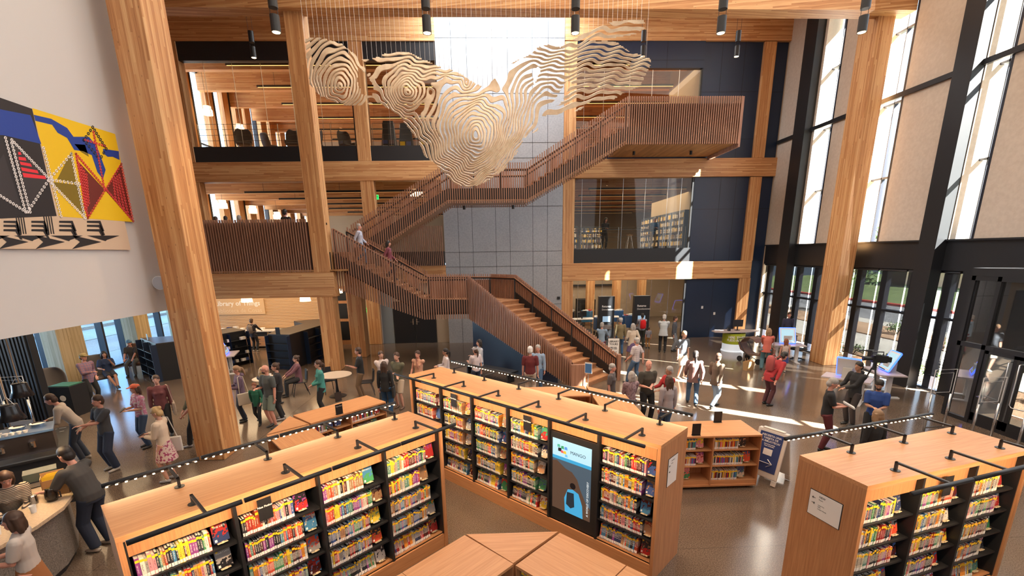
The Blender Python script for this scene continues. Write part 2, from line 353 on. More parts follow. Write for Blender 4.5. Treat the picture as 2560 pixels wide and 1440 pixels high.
# left window wall, x = -16.9, with glazing between dark mullions on three floors
lw = MB()
for z0, z1 in ((3.3, 5.0), (8.8, 10.3), (15.0, 16)): lw.box(-17.2, -16.9, -9, 46, z0, z1, WHITE)
lw.build('wall_left_outer', kind=S)
GW = [(19.0+.0, 19.75), (19.95, 20.9), (21.1, 21.9)]
p = MB()
for y0, y1 in ((-9, 4), (10.2, 11), (12.3, 13), (24.4, 46)): p.box(-17.15, -16.95, y0, y1, 0, 3.3, PALEZ)
for y0 in (25.0, 26.3, 27.7, 28.9, 30.75, 32.6, 34.0, 35.2, 37.4, 38.8, 40.5, 42.5, 44.5):
    w0 = .55 if y0 < 30 else (.8 if y0 < 36 else .9)
    for z0, z1 in ((5.0, 8.8), (10.3, 15)): p.box(-17.15, -16.85, y0, y0+w0, z0, z1, COLZ)
p.box(-17.15, -16.9, -9, 24.4, 5, 8.8, COLZ); p.box(-17.15, -16.9, -9, 25, 10.3, 15, COLZ)
p.build('wall_left_piers', kind=S)
n = 0
for (ya, yb, z0, z1, ms) in ((13, 24.4, 0, 3.3, (14.4, 15.8, 17.35, 18.75, 19.95, 21.0, 22.3, 23.4)), (4, 10.2, 0, 3.3, (5.5, 7, 8.6)), (25, 46, 5.0, 8.8, (29.4, 31.5, 33.3, 36.6)), (25, 46, 10.3, 15, (29.4, 31.5, 33.3, 36.6))):
    n += 1
    e = empty('window_%d' % n, kind=S)
    MB().add([(-17, ya, z0), (-17, yb, z0), (-17, yb, z1), (-17, ya, z1)], [(0, 1, 2, 3)], GLASSL if z0 == 0 else GLASSW).build('glass_pane', e)
    f = MB(); f.box(-17.06, -16.88, ya, yb, z0, z0+.09, NAVYF); f.box(-17.06, -16.88, ya, yb, z1-.09, z1, NAVYF)
    for y in ms: f.box(-17.08, -16.8, y-.05, y+.05, z0, z1, NAVYF)
    if z0 > 4: f.box(-17.06, -16.9, ya, yb, z0+.75, z0+.83, NAVYF)
    f.build('window_frame', e)
# ---------------------------------------------------------------- right wall: tall slots of glass over the low glazing
XR = 14.3
PANEL = speckle('acoustic_panel', (.54, .46, .385), (.60, .52, .44), 9, .9, big=.4)
SLOTS = [(20.62, 21.72), (17.2, 18.5), (13.7, 14.42), (10.15, 11.2), (6.75, 7.8)]
w_ = MB(); edges = [24.4]+[v for s_ in SLOTS for v in (s_[1], s_[0])]+[-9]
for i in range(0, len(edges), 2): w_.box(XR, XR+.6, edges[i+1], edges[i], 4.83, 16, PANEL)
w_.box(XR, XR+.6, -9, 24.4, 3.92, 4.83, BLACK)
w_.box(XR, XR+.3, -9, 9.2, 0, 3.92, PANEL)
w_.build('wall_right', kind=S)
t = MB()
for z, d in ((9.72, .16), (4.83, .05)): t.box(XR-.09, XR+.02, -9, 24.4, z, z+d, BLACK)
t.build('trim_right_rail', kind=S)
for i, (y0, y1) in enumerate(SLOTS):
    e = empty('window_%d' % (10+i), kind=S)
    MB().add([(XR+.5, y0, 4.83), (XR+.5, y1, 4.83), (XR+.5, y1, 16), (XR+.5, y0, 16)], [(0, 1, 2, 3)], GLASSW).build('glass_pane', e)
    f = MB()
    for z in (7.15, 9.72, 12.1, 14.2): f.box(XR+.42, XR+.56, y0, y1, z, z+.07, NAVYF)
    f.box(XR+.42, XR+.56, y0+.62*(y1-y0), y0+.62*(y1-y0)+.035, 4.83, 16, NAVYF); f.box(XR-.01, XR+.05, y0-.05, y0+.02, 4.83, 16, NAVYF)
    f.build('window_frame', e)
cl = MB()
for y0, y1 in ((21.87, 22.68), (14.44, 15.06), (7.9, 8.5)): cl.box(XR-.36, XR, y0, y1, 0, 16, BLACK)
cl.build('wall_right_steel_piers', kind=S)
# low glazing behind mesh blinds
def blindmat(name, t_):
    m = bpy.data.materials.new(name); m.use_nodes = True; t = m.node_tree
    b = t.nodes['Principled BSDF']; b.inputs['Base Color'].default_value = (.02, .022, .028, 1); b.inputs['Roughness'].default_value = .8
    tr = N(t, 'ShaderNodeBsdfTransparent', ((t_, t_, t_, 1),))
    mx = N(t, 'ShaderNodeMixShader', (.5, b.outputs[0], tr.outputs[0]))
    t.links.new(mx.outputs[0], t.nodes['Material Output'].inputs[0]); MATS[name] = m; return m
BLIND = blindmat('mesh_blind', .12)
gaps = [24.26, 23.07, 21.84, 20.59, 19.35, 18.1, 16.89, 15.67, 14.44]
e = empty('window_20', kind=S)
MB().add([(XR+.24, 13.7, 0), (XR+.24, 24.4, 0), (XR+.24, 24.4, 3.92), (XR+.24, 13.7, 3.92)], [(0, 1, 2, 3)], GLASSW).build('glass_pane', e)
f = MB()
for y in gaps+[13.79]: f.box(XR+.12, XR+.3, y-.30, y-.05, 0, 3.92, NAVYF)
f.box(XR+.1, XR+.3, 13.7, 24.4, 2.36, 2.44, NAVYF); f.box(XR+.08, XR+.3, 13.7, 24.4, 3.84, 3.92, BLACK); f.box(XR+.1, XR+.3, 13.7, 24.4, 0, .07, NAVYF)
f.build('window_frame', e)
for i in range(len(gaps)):
    y1 = gaps[i]-.02; y0 = (gaps[i+1] if i < 8 else 13.79)+.045
    if i == 8: y1 = 14.35
    zb = (.52, .5, .42, .46, .44, .52, .5, .42, .55)[i]
    o = empty('roller_blind', (0, 0, 0), label='dark mesh roller blind, %s from the far corner of the right window wall' % ('first', 'second', 'third', 'fourth', 'fifth', 'sixth', 'seventh', 'eighth', 'ninth')[i], cat='roller blind', group='mesh blinds of the window wall')
    MB().add([(XR+.05, y0, zb), (XR+.05, y1, zb), (XR+.05, y1, 3.86), (XR+.05, y0, 3.86)], [(0, 1, 2, 3)], BLIND).build('blind_cloth', o)
    MB().box(XR+.04, XR+.066, y0, y1, zb-.03, zb, BLACK).build('bottom_rail', o)
    MB().tube([(XR+.05, y0, 3.86), (XR+.05, y1, 3.86)], .035, m=BLACK).build('roller_tube', o)
bx('wall_right_dark', XR, XR+.3, 12.0, 13.72, 0, 3.92, m=BLACK)
# entrance lobby
XE = 12.8
v = MB(); v.box(XE, XR+.3, 11.85, 12.0, 0, 3.95, BLACK); v.box(XE-.05, XR+.3, -2, 12.0, 3.9, 4.1, BLACK); v.box(XE-.04, XE+.12, -2, 12, 3.78, 3.92, BLACK)
v.build('wall_lobby', kind=S)
e = empty('window_21', kind=S)
MB().add([(XR+.2, 7.2, .02), (XR+.2, 11.85, .02), (XR+.2, 11.85, 3.9), (XR+.2, 7.2, 3.9)], [(0, 1, 2, 3)], BLIND).build('outer_screen', e)
f = MB()
for y in (11.93, 11.28, 9.62, 8.9, 7.2): f.box(XE-.04, XE+.1, y-.05, y+.05, 0, 3.9, BLACK)
f.box(XE-.04, XE+.1, 7.2, 12, 2.02, 2.14, BLACK); f.box(XE-.02, XE+.1, 7.2, 12, 0, .1, BLACK)
f.build('window_frame', e)
MB().add([(XE+.03, 7.2, 2.1), (XE+.03, 12, 2.1), (XE+.03, 12, 3.85), (XE+.03, 7.2, 3.85)], [(0, 1, 2, 3)], GLASS).build('glass_pane', e)
MB().add([(XE+.06, 7.2, 2.12), (XE+.06, 11.9, 2.12), (XE+.06, 11.9, 3.84), (XE+.06, 7.2, 3.84)], [(0, 1, 2, 3)], BLIND).build('mesh_screen', e)
MB().add([(XE+.03, 11.3, .1), (XE+.03, 11.9, .1), (XE+.03, 11.9, 2.1), (XE+.03, 11.3, 2.1)], [(0, 1, 2, 3)], GLASS).build('glass_pane', e)
for i, (y0, y1, hy) in enumerate(((10.44, 11.22, 10.54), (9.66, 10.40, 10.3))):
    d = empty('door_%d' % (3+i), kind=S); f = MB()
    for a in ((y0, y0+.09, .1, 2.02), (y1-.09, y1, .1, 2.02), (y0, y1, .1, .32), (y0, y1, 1.93, 2.02)): f.box(XE-.02, XE+.04, *a, BLACK)
    f.build('door_frame', d)
    MB().box(XE+.005, XE+.012, y0+.09, y1-.09, .32, 1.93, GLASS).build('glass_pane', d)
    h = 1 if i == 0 else -1
    MB().tube([(XE-.02, hy, 1.86), (XE-.11, hy, 1.84), (XE-.11, hy, .82), (XE-.11, hy+.06*h, .76), (XE-.11, hy+.55*h, .80), (XE-.02, hy+.58*h, .80)], .016, m=STEEL).build('door_handle', d, smooth=True)
# outside: planting bed, walk, road, kerb, lawn, buildings
DIRT = speckle('mulch', (.16, .09, .05), (.42, .28, .18), 30, .95); PAVE = speckle('concrete_walk', (.36, .35, .33), (.46, .45, .42), 12, .9)
ROADM = speckle('asphalt', (.12, .13, .15), (.18, .19, .21), 20, .9); GRASS = speckle('lawn', (.05, .09, .025), (.12, .17, .05), 18, .95)
GRAVEL = speckle('gravel', (.30, .27, .25), (.5, .46, .42), 25, .95)
bx('ground_bed', 14.6, 17.2, -20, 60, -.3, -.02, m=DIRT); bx('ground_walk', 17.2, 20.5, -20, 60, -.3, -.0, m=PAVE)
bx('ground_bed_far', 20.5, 23.5, -20, 60, -.3, .05, m=DIRT); bx('ground_walk_far', 23.5, 25, -20, 60, -.3, .03, m=PAVE)
bx('ground_road', 25, 33, -20, 60, -.3, -.05, m=ROADM); bx('ground_kerb', 33, 33.35, -20, 60, -.3, .12, m=mat('red_kerb', (.5, .04, .03), .7))
bx('ground_lawn', 33.35, 80, -30, 80, -.3, .1, m=GRASS)
bx('ground_left_paving', -40, -17.2, 24, 60, -.3, -.02, m=PAVE)
gl = MB(); gl.box(-20, -17.2, -9, 40, -.28, .01, PAVE); gl.box(-24, -20, -9, 40, -.28, .02, GRAVEL); gl.box(-27.5, -24, -9, 40, -.28, .05, PAVE); gl.box(-60, -27.5, -9, 60, -.28, .25, GRAVEL); gl.build('ground_left_strips', kind=S)
def shrub(x, y, z, r, lab, grp, seed, cat='shrub', m=None, n=260, flat=.8, stem=True):
    rr = random.Random(seed); o = empty('shrub' if cat == 'shrub' else 'tree', (x, y, z), label=lab, cat=cat, group=grp)
    b = MB(); mm = m or mat('leaf_green', (.10, .20, .04), .7)
    for i in range(n):
        a, c_ = rr.uniform(0, 6.28), rr.uniform(-.2, 1); q = r*rr.uniform(.45, 1); s_ = math.sqrt(max(0, 1-c_*c_))
        p = Vector((q*s_*math.cos(a), q*s_*math.sin(a), q*flat*c_+r*.35)); d = Vector((rr.uniform(-1, 1), rr.uniform(-1, 1), rr.uniform(-.3, 1))).normalized()*r*.2
        e_ = d.cross(Vector((rr.uniform(-1, 1), rr.uniform(-1, 1), 1))).normalized()*r*.075
        b.add([p-e_*.3, p+d*.5+e_, p+d, p+d*.5-e_], [(0, 1, 2, 3)], mm)
    b.build('foliage', o)
    s2 = MB()
    for i in range(4): s2.tube([(0, 0, 0), (r*.3*math.cos(i*1.6), r*.3*math.sin(i*1.6), r*.5)], .015+r*.02, 5, mat('bark', (.08, .05, .03), .9))
    s2.build('stem', o); return o
sp = [(15.5, 23.8, .35), (15.8, 20.6, .5), (16.1, 19.6, .45), (15.7, 17.6, .42), (15.9, 16.4, .4), (15.6, 15.2, .4), (15.7, 14.0, .45), (21.5, 20, .6), (22.4, 16.8, .5), (22, 24, .6), (22, 13.4, .6), (16.6, 12.6, .4)]
for i, (x, y, r_) in enumerate(sp):
    near = x < 18
    shrub(x, y, -.02 if near else .05, r_, ('low green shrub in the bed right outside the window wall, %s from the far end' if near else 'green shrub in the bed across the walk outside, %s from the far end') % ('first', 'second', 'third', 'fourth', 'fifth', 'sixth', 'seventh', 'eighth', 'ninth', 'tenth', 'eleventh', 'twelfth')[i], 'shrubs outside the window wall', i)
def tree(x, y, h, r, lab, seed, z=0, conifer=False):
    rr = random.Random(seed); o = empty('tree', (x, y, z), label=lab, cat='tree', group='trees outside')
    MB().tube([(0, 0, 0), (.05, 0, h*.5), (0, .1, h*.95)], [r*.09+.06, r*.06+.04, .02], 7, mat('bark', (.08, .05, .03), .9)).build('trunk', o)
    b = MB(); mm = mat('tree_green', (.07, .15, .05), .7)
    for i in range(1500):
        t_ = rr.random()**.8; zz = h*(.25+.75*t_) if conifer else h*(.4+.6*t_)
        rad = r*(1-t_)*1.05+.12 if conifer else r*math.sqrt(max(.05, 1-(2*t_-1)**2))
        a = rr.uniform(0, 6.28); q = rad*math.sqrt(rr.random()); p = Vector((q*math.cos(a), q*math.sin(a), zz))
        d = Vector((rr.uniform(-1, 1), rr.uniform(-1, 1), rr.uniform(-.6, .6))).normalized()*.34; e_ = d.cross(Vector((0, 0, 1))).normalized()*.1
        b.add([p-e_*.3, p+d*.5+e_, p+d, p+d*.5-e_], [(0, 1, 2, 3)], mm)
    b.build('crown', o); return o
tree(20, 15.9, 7.3, 1.1, 'dark conifer top seen low in the third tall window slot', 3, conifer=True)
tree(27, 33.5, 7.2, 1.6, 'tree top seen low in the tall window slot nearest the corner', 4, conifer=True)
tree(-24, 25.5, 4.2, 1.5, 'young tree outside the left glazing beyond the dark bookcase', 5); tree(-22, 17.5, 3.4, 1.2, 'small tree outside the left glazing next to the dark screen', 6)
for i, (x, y, r_) in enumerate(((-29, 27.5, .8), (-28.5, 24.5, .7), (-29.5, 30.5, .8), (-28.6, 33, .7))):
    shrub(x, y, .2, r_, '%s bush on the gravel bank outside the left glazing' % ('nearest', 'second', 'third', 'farthest')[3-i if 0 else i], 'bushes on the bank outside', 40+i)
bd = empty('building', (52, 20, 0), label='long low building with pale grey roofs across the road, beyond the lawn', cat='building')
MB().box(0, 8, -30, 40, 0, 3.0, mat('brown_wall', (.22, .18, .15), .9)).build('wall', bd)
b = MB()
for y in (-30, -7, 16): b.add([(-2, y, 3), (10, y, 3), (10, y+22, 3), (-2, y+22, 3), (3.5, y+4, 5.6), (3.5, y+18, 5.6)], [(0, 3, 5, 4), (1, 4, 5, 2), (0, 4, 1), (3, 2, 5), (0, 1, 2, 3)], mat('grey_roof', (.38, .40, .43), .7))
b.build('roof', bd)
bd = empty('building', (-50, 30, 0), label='pale building far outside the left glazing', cat='building')
MB().box(-8, 0, -20, 20, 0, 4.5, mat('pale_wall', (.8, .78, .75), .8)).build('wall', bd); MB().box(-9, .8, -21, 21, 4.5, 4.9, mat('grey_roof', (.4, .4, .4))).build('roof', bd)
# ---------------------------------------------------------------- the slatted staircase
SR = MATS['slat_wood']
def slats(poly, top, bot, sp=.098, w=.04, d=.085, m=None, b=None, off=0):
    """upright slats along a run of plan points; top/bot give the heights at each point"""
    b = b or MB(); m = m or SLAT; L = 0; pts = [Vector((*p, 0)) for p in poly]; s_ = .02
    for i in range(len(pts)-1):
        a, c = pts[i], pts[i+1]; l = (c-a).length; d_ = (c-a)/l; nrm = Vector((-d_.y, d_.x, 0))
        while s_ <= l:
            t = s_/l; p = a+d_*s_+nrm*off; zt = top[i]*(1-t)+top[i+1]*t; zb = bot[i]*(1-t)+bot[i+1]*t
            vs = [p+d_*(i_*w/2)+nrm*(j*d/2)+Vector((0, 0, z)) for z in (zb, zt) for j in (-1, 1) for i_ in (-1, 1)]
            b.add(vs, ((0, 2, 3, 1), (4, 5, 7, 6), (0, 1, 5, 4), (2, 6, 7, 3), (0, 4, 6, 2), (1, 3, 7, 5)), m); s_ += sp
        s_ -= l
    return b
def strip(poly, top, bot, th, m, b=None, off=0):
    b = b or MB(); pts = [Vector((*p, 0)) for p in poly]
    for i in range(len(pts)-1):
        a, c = pts[i], pts[i+1]; d_ = (c-a).normalized(); n_ = Vector((-d_.y, d_.x, 0))
        vs = []
        for p, zt, zb in ((a, top[i], bot[i]), (c, top[i+1], bot[i+1])):
            for o in (off-th/2, off+th/2):
                for z in (zb, zt): vs.append(p+n_*o+Vector((0, 0, z)))
        b.add(vs, ((0, 1, 3, 2), (4, 6, 7, 5), (0, 4, 5, 1), (2, 3, 7, 6), (0, 2, 6, 4), (1, 5, 7, 3)), m)
    return b
def rail(poly, z, b=None, r=.022, m=None, off=0):
    pts = [Vector((p[0], p[1], zz)) for p, zz in zip(poly, z)]
    return (b or MB()).tube(pts, r, 8, m or BLACK)
def steps(b, p0, run, wide, n, z0, rise, going, m):
    r_, w_ = Vector((*run, 0)).normalized(), Vector((*wide, 0)); p0 = Vector((*p0, 0))
    for i in range(n):
        a = p0+r_*(i*going); z = z0+(i+1)*rise
        for (f0, f1, za, zb) in ((-.025, going+.02, z-.05, z), (0, .03, z-rise, z-.05)):
            vs = [a+r_*f+w_*g+Vector((0, 0, q)) for q in (za, zb) for g in (0, 1) for f in (f0, f1)]
            b.add(vs, ((0, 2, 3, 1), (4, 5, 7, 6), (0, 1, 5, 4), (2, 6, 7, 3), (0, 4, 6, 2), (1, 3, 7, 5)), m)
    return b
st = empty('staircase', (0, 0, 0), label='big slatted wooden staircase zigzagging up before the grey core to the top floor', cat='staircase')
q2 = math.sqrt(.5)
LF, RF = (2.62, 15.38), (4.50, 16.36)           # feet of the two rails of the lowest flight
LT, RT_ = (-1.12, 19.12), (.90, 19.96)          # their upper ends
# lowest flight: 16 risers up to the landing at 2.72
b = MB(); steps(b, (2.92, 15.19), (-q2, q2), (1.34, 1.34), 16, 0, .17, .305, TREAD); b.build('treads', st)
ld = MB(); ld.prism([(-1.0, 19.15), (.82, 20.0), (-.14, 21.05), (-3.0, 21.05), (-3.0, 19.15)], 2.55, 2.715, TREAD); ld.build('landing', st)
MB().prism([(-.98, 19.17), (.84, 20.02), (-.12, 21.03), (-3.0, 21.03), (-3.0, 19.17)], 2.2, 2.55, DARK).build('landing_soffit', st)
sk = MB()
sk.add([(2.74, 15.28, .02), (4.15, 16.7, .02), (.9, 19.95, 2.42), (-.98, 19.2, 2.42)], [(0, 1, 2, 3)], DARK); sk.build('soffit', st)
strip([LF, LT], [.33, 3.0], [0, 2.2], .05, BLACK, off=-.06).build('stringer', st)
strip([RF, RT_], [.30, 3.02], [0.02, 2.3], .05, BLACK, off=.07).build('stringer', st)
# left screen (faces the camera), right screen with handrail
slats([LT, LF], [3.80, .98], [2.0, .02], off=.0).build('slat_screen', st)
strip([LF, LT], [.78, 3.55], [.06, 2.15], .012, SLAT, off=-.055).build('lining_board', st)
slats([RF, RT_, (-.17, 21.05), (-3.0, 21.05)], [.95, 3.75, 3.75, 3.80], [.02, 2.1, 2.1, 2.1]).build('slat_screen', st)
strip([RF, RT_, (-.17, 21.05), (-3.0, 21.05)], [.75, 3.5, 3.5, 3.5], [.25, 2.7, 2.7, 2.7], .012, SLAT, off=-.035).build('lining_board', st)
nb = MB(); nb.box(RF[0]-.05, RF[0]+.07, RF[1]-.16, RF[1]+.04, 0, .98, SLAT); nb.build('newel_post', st)
nb = MB(); nb.cbox((2.80, 15.19, .45), (.5, .12, .9), SLAT, None); nb.build('newel_post', st)
# flight two: 12 risers towards the balcony
b = MB(); steps(b, (-3.0, 19.2), (-1, 0), (0, 1.82), 12, 2.72, .1725, .288, TREAD); b.build('treads', st)
X2 = -6.42
slats([(X2, 19.1), (-3.0, 19.1), (-1.14, 19.1)], [5.70, 3.84, 3.80], [3.30, 2.02, 2.02]).build('slat_screen', st)
slats([(X2, 21.08), (-3.0, 21.08)], [5.85, 3.90], [3.9, 2.2]).build('slat_screen', st)
strip([(X2, 19.16), (-3.0, 19.16), (-1.1, 19.16)], [4.75, 2.85, 2.80], [4.25, 2.3, 2.3], .05, BLACK).build('stringer', st)
strip([(X2, 21.02), (-3.0, 21.02)], [4.75, 2.85], [4.25, 2.3], .05, BLACK).build('stringer', st)
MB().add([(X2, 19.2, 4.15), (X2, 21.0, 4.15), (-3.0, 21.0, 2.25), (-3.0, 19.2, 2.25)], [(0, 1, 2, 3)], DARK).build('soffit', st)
# flight three from the balcony to the upper landing and on to the bridge
Y3, Y4 = 21.3, 23.25
b = MB(); steps(b, (-6.3, Y3+.08), (1, 0), (0, Y4-Y3-.16), 15, 4.79, .172, .287, TREAD); steps(b, (1.45, Y3+.08), (1, 0), (0, Y4-Y3-.16), 14, 7.37, .173, .30, TREAD)
b.box(-2.0, 1.5, Y3+.05, Y4-.05, 7.25, 7.37, TREAD); b.build('treads', st)
P3 = [(-6.3, Y3), (-2.0, Y3), (1.5, Y3), (5.75, Y3), (10.75, Y3)]
T3 = [5.95, 8.44, 8.44, 10.98, 10.98]; B3 = [4.2, 6.80, 6.80, 9.12, 9.12]
slats(P3, T3, B3).build('slat_screen', st)
slats([(p[0], Y4) for p in P3[:4]], T3[:4], [z+.0 for z in B3[:4]]).build('slat_screen', st)
slats([(10.75, Y3), (10.75, YF)], [10.98, 10.98], [9.0, 9.0]).build('slat_screen', st)
D3 = [4.95, 7.42, 7.42, 9.82, 9.82]
for y in (Y3+.06, Y4-.06): strip([(p[0], y) for p in P3[:4]], D3[:4], [z+.12 for z in B3[:4]], .05, BLACK).build('stringer', st)
strip([(5.75, Y3+.06), (10.72, Y3+.06), (10.72, YF)], [9.82]*3, [9.2]*3, .05, BLACK).build('stringer', st)
so = MB()
for i in range(3):
    (xa, _), (xb, _) = P3[i], P3[i+1]; za, zb = B3[i]+.1, B3[i+1]+.1
    so.add([(xa, Y3+.03, za), (xb, Y3+.03, zb), (xb, Y4, zb), (xa, Y4, za), (xa, Y3+.03, za+.05), (xb, Y3+.03, zb+.05), (xb, Y4, zb+.05), (xa, Y4, za+.05)], ((0, 3, 2, 1), (4, 5, 6, 7), (0, 1, 5, 4), (2, 3, 7, 6)), MATS['pale_soffit'] if 'pale_soffit' in MATS else veneer('pale_soffit', (.36, .22, .13), (.52, .35, .22), (40, 2, 40)))
so.build('soffit', st)
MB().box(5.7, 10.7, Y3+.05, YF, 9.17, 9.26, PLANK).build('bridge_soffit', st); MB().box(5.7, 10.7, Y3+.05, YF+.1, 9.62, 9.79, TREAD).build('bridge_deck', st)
# handrails with black posts
def hand(poly, z, n, off=0, name='handrail'):
    b = MB(); pts = [Vector((p[0], p[1], zz)) for p, zz in zip(poly, z)]
    b.tube(pts, .024, 8, MATS.get('bronze_rail') or mat('bronze_rail', (.28, .13, .07), .3, .2))
    for i in range(len(pts)-1):
        b.bar(pts[i]-Vector((0, 0, .05)), pts[i+1]-Vector((0, 0, .05)), .014, .05, BLACK)
    b.build(name, st)
    for i in range(len(pts)-1):
        for j in range(1 if i else 0, n[i]+1):
            p = pts[i].lerp(pts[i+1], j/max(1, n[i])); MB().bar(p-Vector((0, 0, .05)), p-Vector((0, 0, 1.0)), .05, .02, BLACK).build('rail_post', st)
i_ = .10*q2
hand([(RF[0]-i_*1.4, RF[1]-i_*.6), (RT_[0]-i_, RT_[1]-i_), (-.24, 20.97), (-3.0, 20.97)], [.86, 3.62, 3.62, 3.68], [5, 1, 3])
hand([(LF[0]+i_, LF[1]+i_), (LT[0]+i_, LT[1]+i_)], [.86, 3.62], [5])
hand([(X2, 20.95), (-3.0, 20.95)], [5.7, 3.68], [3]); hand([(X2, 19.25), (-3.0, 19.25), (-1.2, 19.25)], [5.7, 3.66, 3.66], [3, 2])
hand([(p[0], Y3+.12) for p in P3], [5.72, 8.2, 8.2, 10.72, 10.72], [4, 3, 4, 4]); hand([(p[0], Y4-.12) for p in P3[:4]], [5.72, 8.2, 8.2, 10.72], [4, 3, 4])
for i, (x, z, y) in enumerate(((-1.35, 6.78, 22.2), (.9, 6.78, 22.2), (6.6, 9.16, 22.9), (9.3, 9.16, 22.9))):
    tag(MB().lathe([(.0, -.16), (.06, -.16), (.06, 0), (0, 0)], 12, m=BLACK).build('downlight', loc=(x, y, z)), ('black cylinder light under the %s' % ('upper landing, left one', 'upper landing, right one', 'bridge, nearer the grey core', 'bridge, nearer its free end')[i]), 'ceiling light', 'cylinder lights under the stair')
lamp('bridge_glow', 'AREA', (8, 22.8, 9.0), 25, WARM, (4, 1.6), (0, 0, 1)) if 0 else None
# railings of slats on the balcony edges
br = empty('balcony_railing', (0, 0, 0), label='slatted wooden balcony railing on the left above the long timber beam', cat='railing', group='slatted balcony railings')
slats([(-17, 18.76), (-7.2, 18.76)], [6.04, 6.04], [4.04, 4.04]).build('slat_screen', br)
SBK = mat('dark_backing', (.045, .018, .012), .7)
strip([(-17, 18.835), (-7.2, 18.835)], [5.93, 5.93], [4.06, 4.06], .02, SBK).build('backing_board', br)
strip([(5.9, Y3+.06), (10.71, Y3+.06)], [10.72, 10.72], [9.14, 9.14], .015, SBK).build('backing_board', st)
strip([(-17, 18.88), (-6.5, 18.88)], [5.9, 5.9], [5.82, 5.82], .03, BLACK).build('handrail', br); strip([(-17, 18.90), (-6.5, 18.90)], [4.79, 4.79], [4.06, 4.06], .05, BLACK).build('fascia', br)
br = empty('balcony_railing', (0, 0, 0), label='slatted railing at the back beside the grey core, under the rising flight', cat='railing', group='slatted balcony railings')
slats([(-6.1, YF-.06), (-2.56, YF-.06)], [6.04, 6.04], [4.08, 4.08]).build('slat_screen', br)
strip([(-6.1, YF+.02), (-2.56, YF+.02)], [4.79, 4.79], [4.1, 4.1], .05, BLACK).build('fascia', br)
# dark blue enclosure under the lowest flight, with the pale-edged bench before it
MB().add([(.2, 17.95, 0), (2.2, 15.95, 0), (2.2, 15.95, .3), (-1.0, 19.2, 2.2), (-1.0, 19.2, 0), (-1.0, 20.8, 0), (-1.0, 20.8, 2.2)], [(0, 1, 2, 3, 4), (4, 3, 6, 5)], NAVY).build('wall_under_stair', kind=S)
# ---------------------------------------------------------------- bookcases, books, tube lights
ORD = ('first', 'second', 'third', 'fourth', 'fifth', 'sixth', 'seventh', 'eighth', 'ninth', 'tenth', 'eleventh', 'twelfth', 'thirteenth', 'fourteenth', 'fifteenth', 'sixteenth', 'seventeenth', 'eighteenth', 'nineteenth', 'twentieth')
def ordn(i): return ORD[i] if i < 20 else ('twenty-' + ORD[i-20] if i < 29 else ('thirtieth' if i == 29 else 'thirty-'+ORD[i-30]))
BOOKC = [((.55, .03, .03), 'red'), ((.75, .10, .05), 'red'), ((.80, .30, .04), 'orange'), ((.85, .62, .06), 'yellow'), ((.66, .60, .50), 'cream'), ((.72, .70, .66), 'white'), ((.10, .02, .02), 'dark red'), ((.40, .06, .03), 'red'), ((.02, .02, .025), 'black'), ((.03, .03, .04), 'black'), ((.03, .035, .05), 'black'), ((.05, .10, .30), 'blue'), ((.06, .22, .42), 'blue'), ((.03, .05, .14), 'navy'), ((.06, .28, .12), 'green'), ((.10, .26, .22), 'teal'), ((.30, .18, .10), 'brown'), ((.55, .30, .16), 'tan'), ((.28, .06, .28), 'purple'), ((.75, .30, .35), 'pink'), ((.34, .33, .33), 'grey'), ((.35, .03, .03), 'dark red')]
def spine_mat(name, attr=None):
    """book cloth whose spine carries a printed title: light or dark dashes running up the spine"""
    m = objcol(name, .45, attr); t = m.node_tree; b = t.nodes['Principled BSDF']
    base = b.inputs['Base Color'].links[0].from_socket
    g = N(t, 'ShaderNodeNewGeometry') if attr else None
    tc = N(t, 'ShaderNodeTexCoord'); src = g.outputs['Position'] if attr else tc.outputs['Object']
    s = N(t, 'ShaderNodeSeparateXYZ', (src,)); X_, Y_, Z_ = s.outputs
    if attr:
        hz = M(t, 'ADD', M(t, 'MULTIPLY', X_, 150.), M(t, 'MULTIPLY', Y_, 150.)); zl = M(t, 'MULTIPLY', M(t, 'FRACT', M(t, 'DIVIDE', M(t, 'ADD', Z_, .03), .32)), .32); side = 1.
    else:
        rd = M(t, 'MULTIPLY', N(t, 'ShaderNodeObjectInfo').outputs['Random'], 91.)
        hz = M(t, 'ADD', M(t, 'MULTIPLY', X_, 60.), rd); zl = Z_; side = M(t, 'LESS_THAN', M(t, 'ABSOLUTE', M(t, 'SUBTRACT', X_, .013)), .0055)
    p = N(t, 'ShaderNodeCombineXYZ', (hz, 0., M(t, 'MULTIPLY', Z_, 150.)))
    n_ = N(t, 'ShaderNodeTexNoise', {0: p.outputs[0], 2: 1., 3: 1.}).outputs[0]
    k = M(t, 'MULTIPLY', M(t, 'GREATER_THAN', n_, .50), M(t, 'MULTIPLY', side, M(t, 'MULTIPLY', M(t, 'GREATER_THAN', zl, .075), M(t, 'LESS_THAN', zl, .17))))
    bw = N(t, 'ShaderNodeRGBToBW', (base,)).outputs[0]
    ink = mixc(t, M(t, 'GREATER_THAN', bw, .25), (.85, .83, .78), (.04, .03, .05))
    t.links.new(mixc(t, M(t, 'MULTIPLY', k, .7), base, ink), b.inputs['Base Color']); return m
BK_I, BK_S = spine_mat('book_cloth'), spine_mat('book_cloth_row', 'Col')
PAGE, LABEL, STICK = mat('paper_block', (.80, .76, .68), .8), mat('spine_label', (.88, .86, .84), .5), mat('yellow_sticker', (.95, .62, .02), .5)
bookmesh = {}
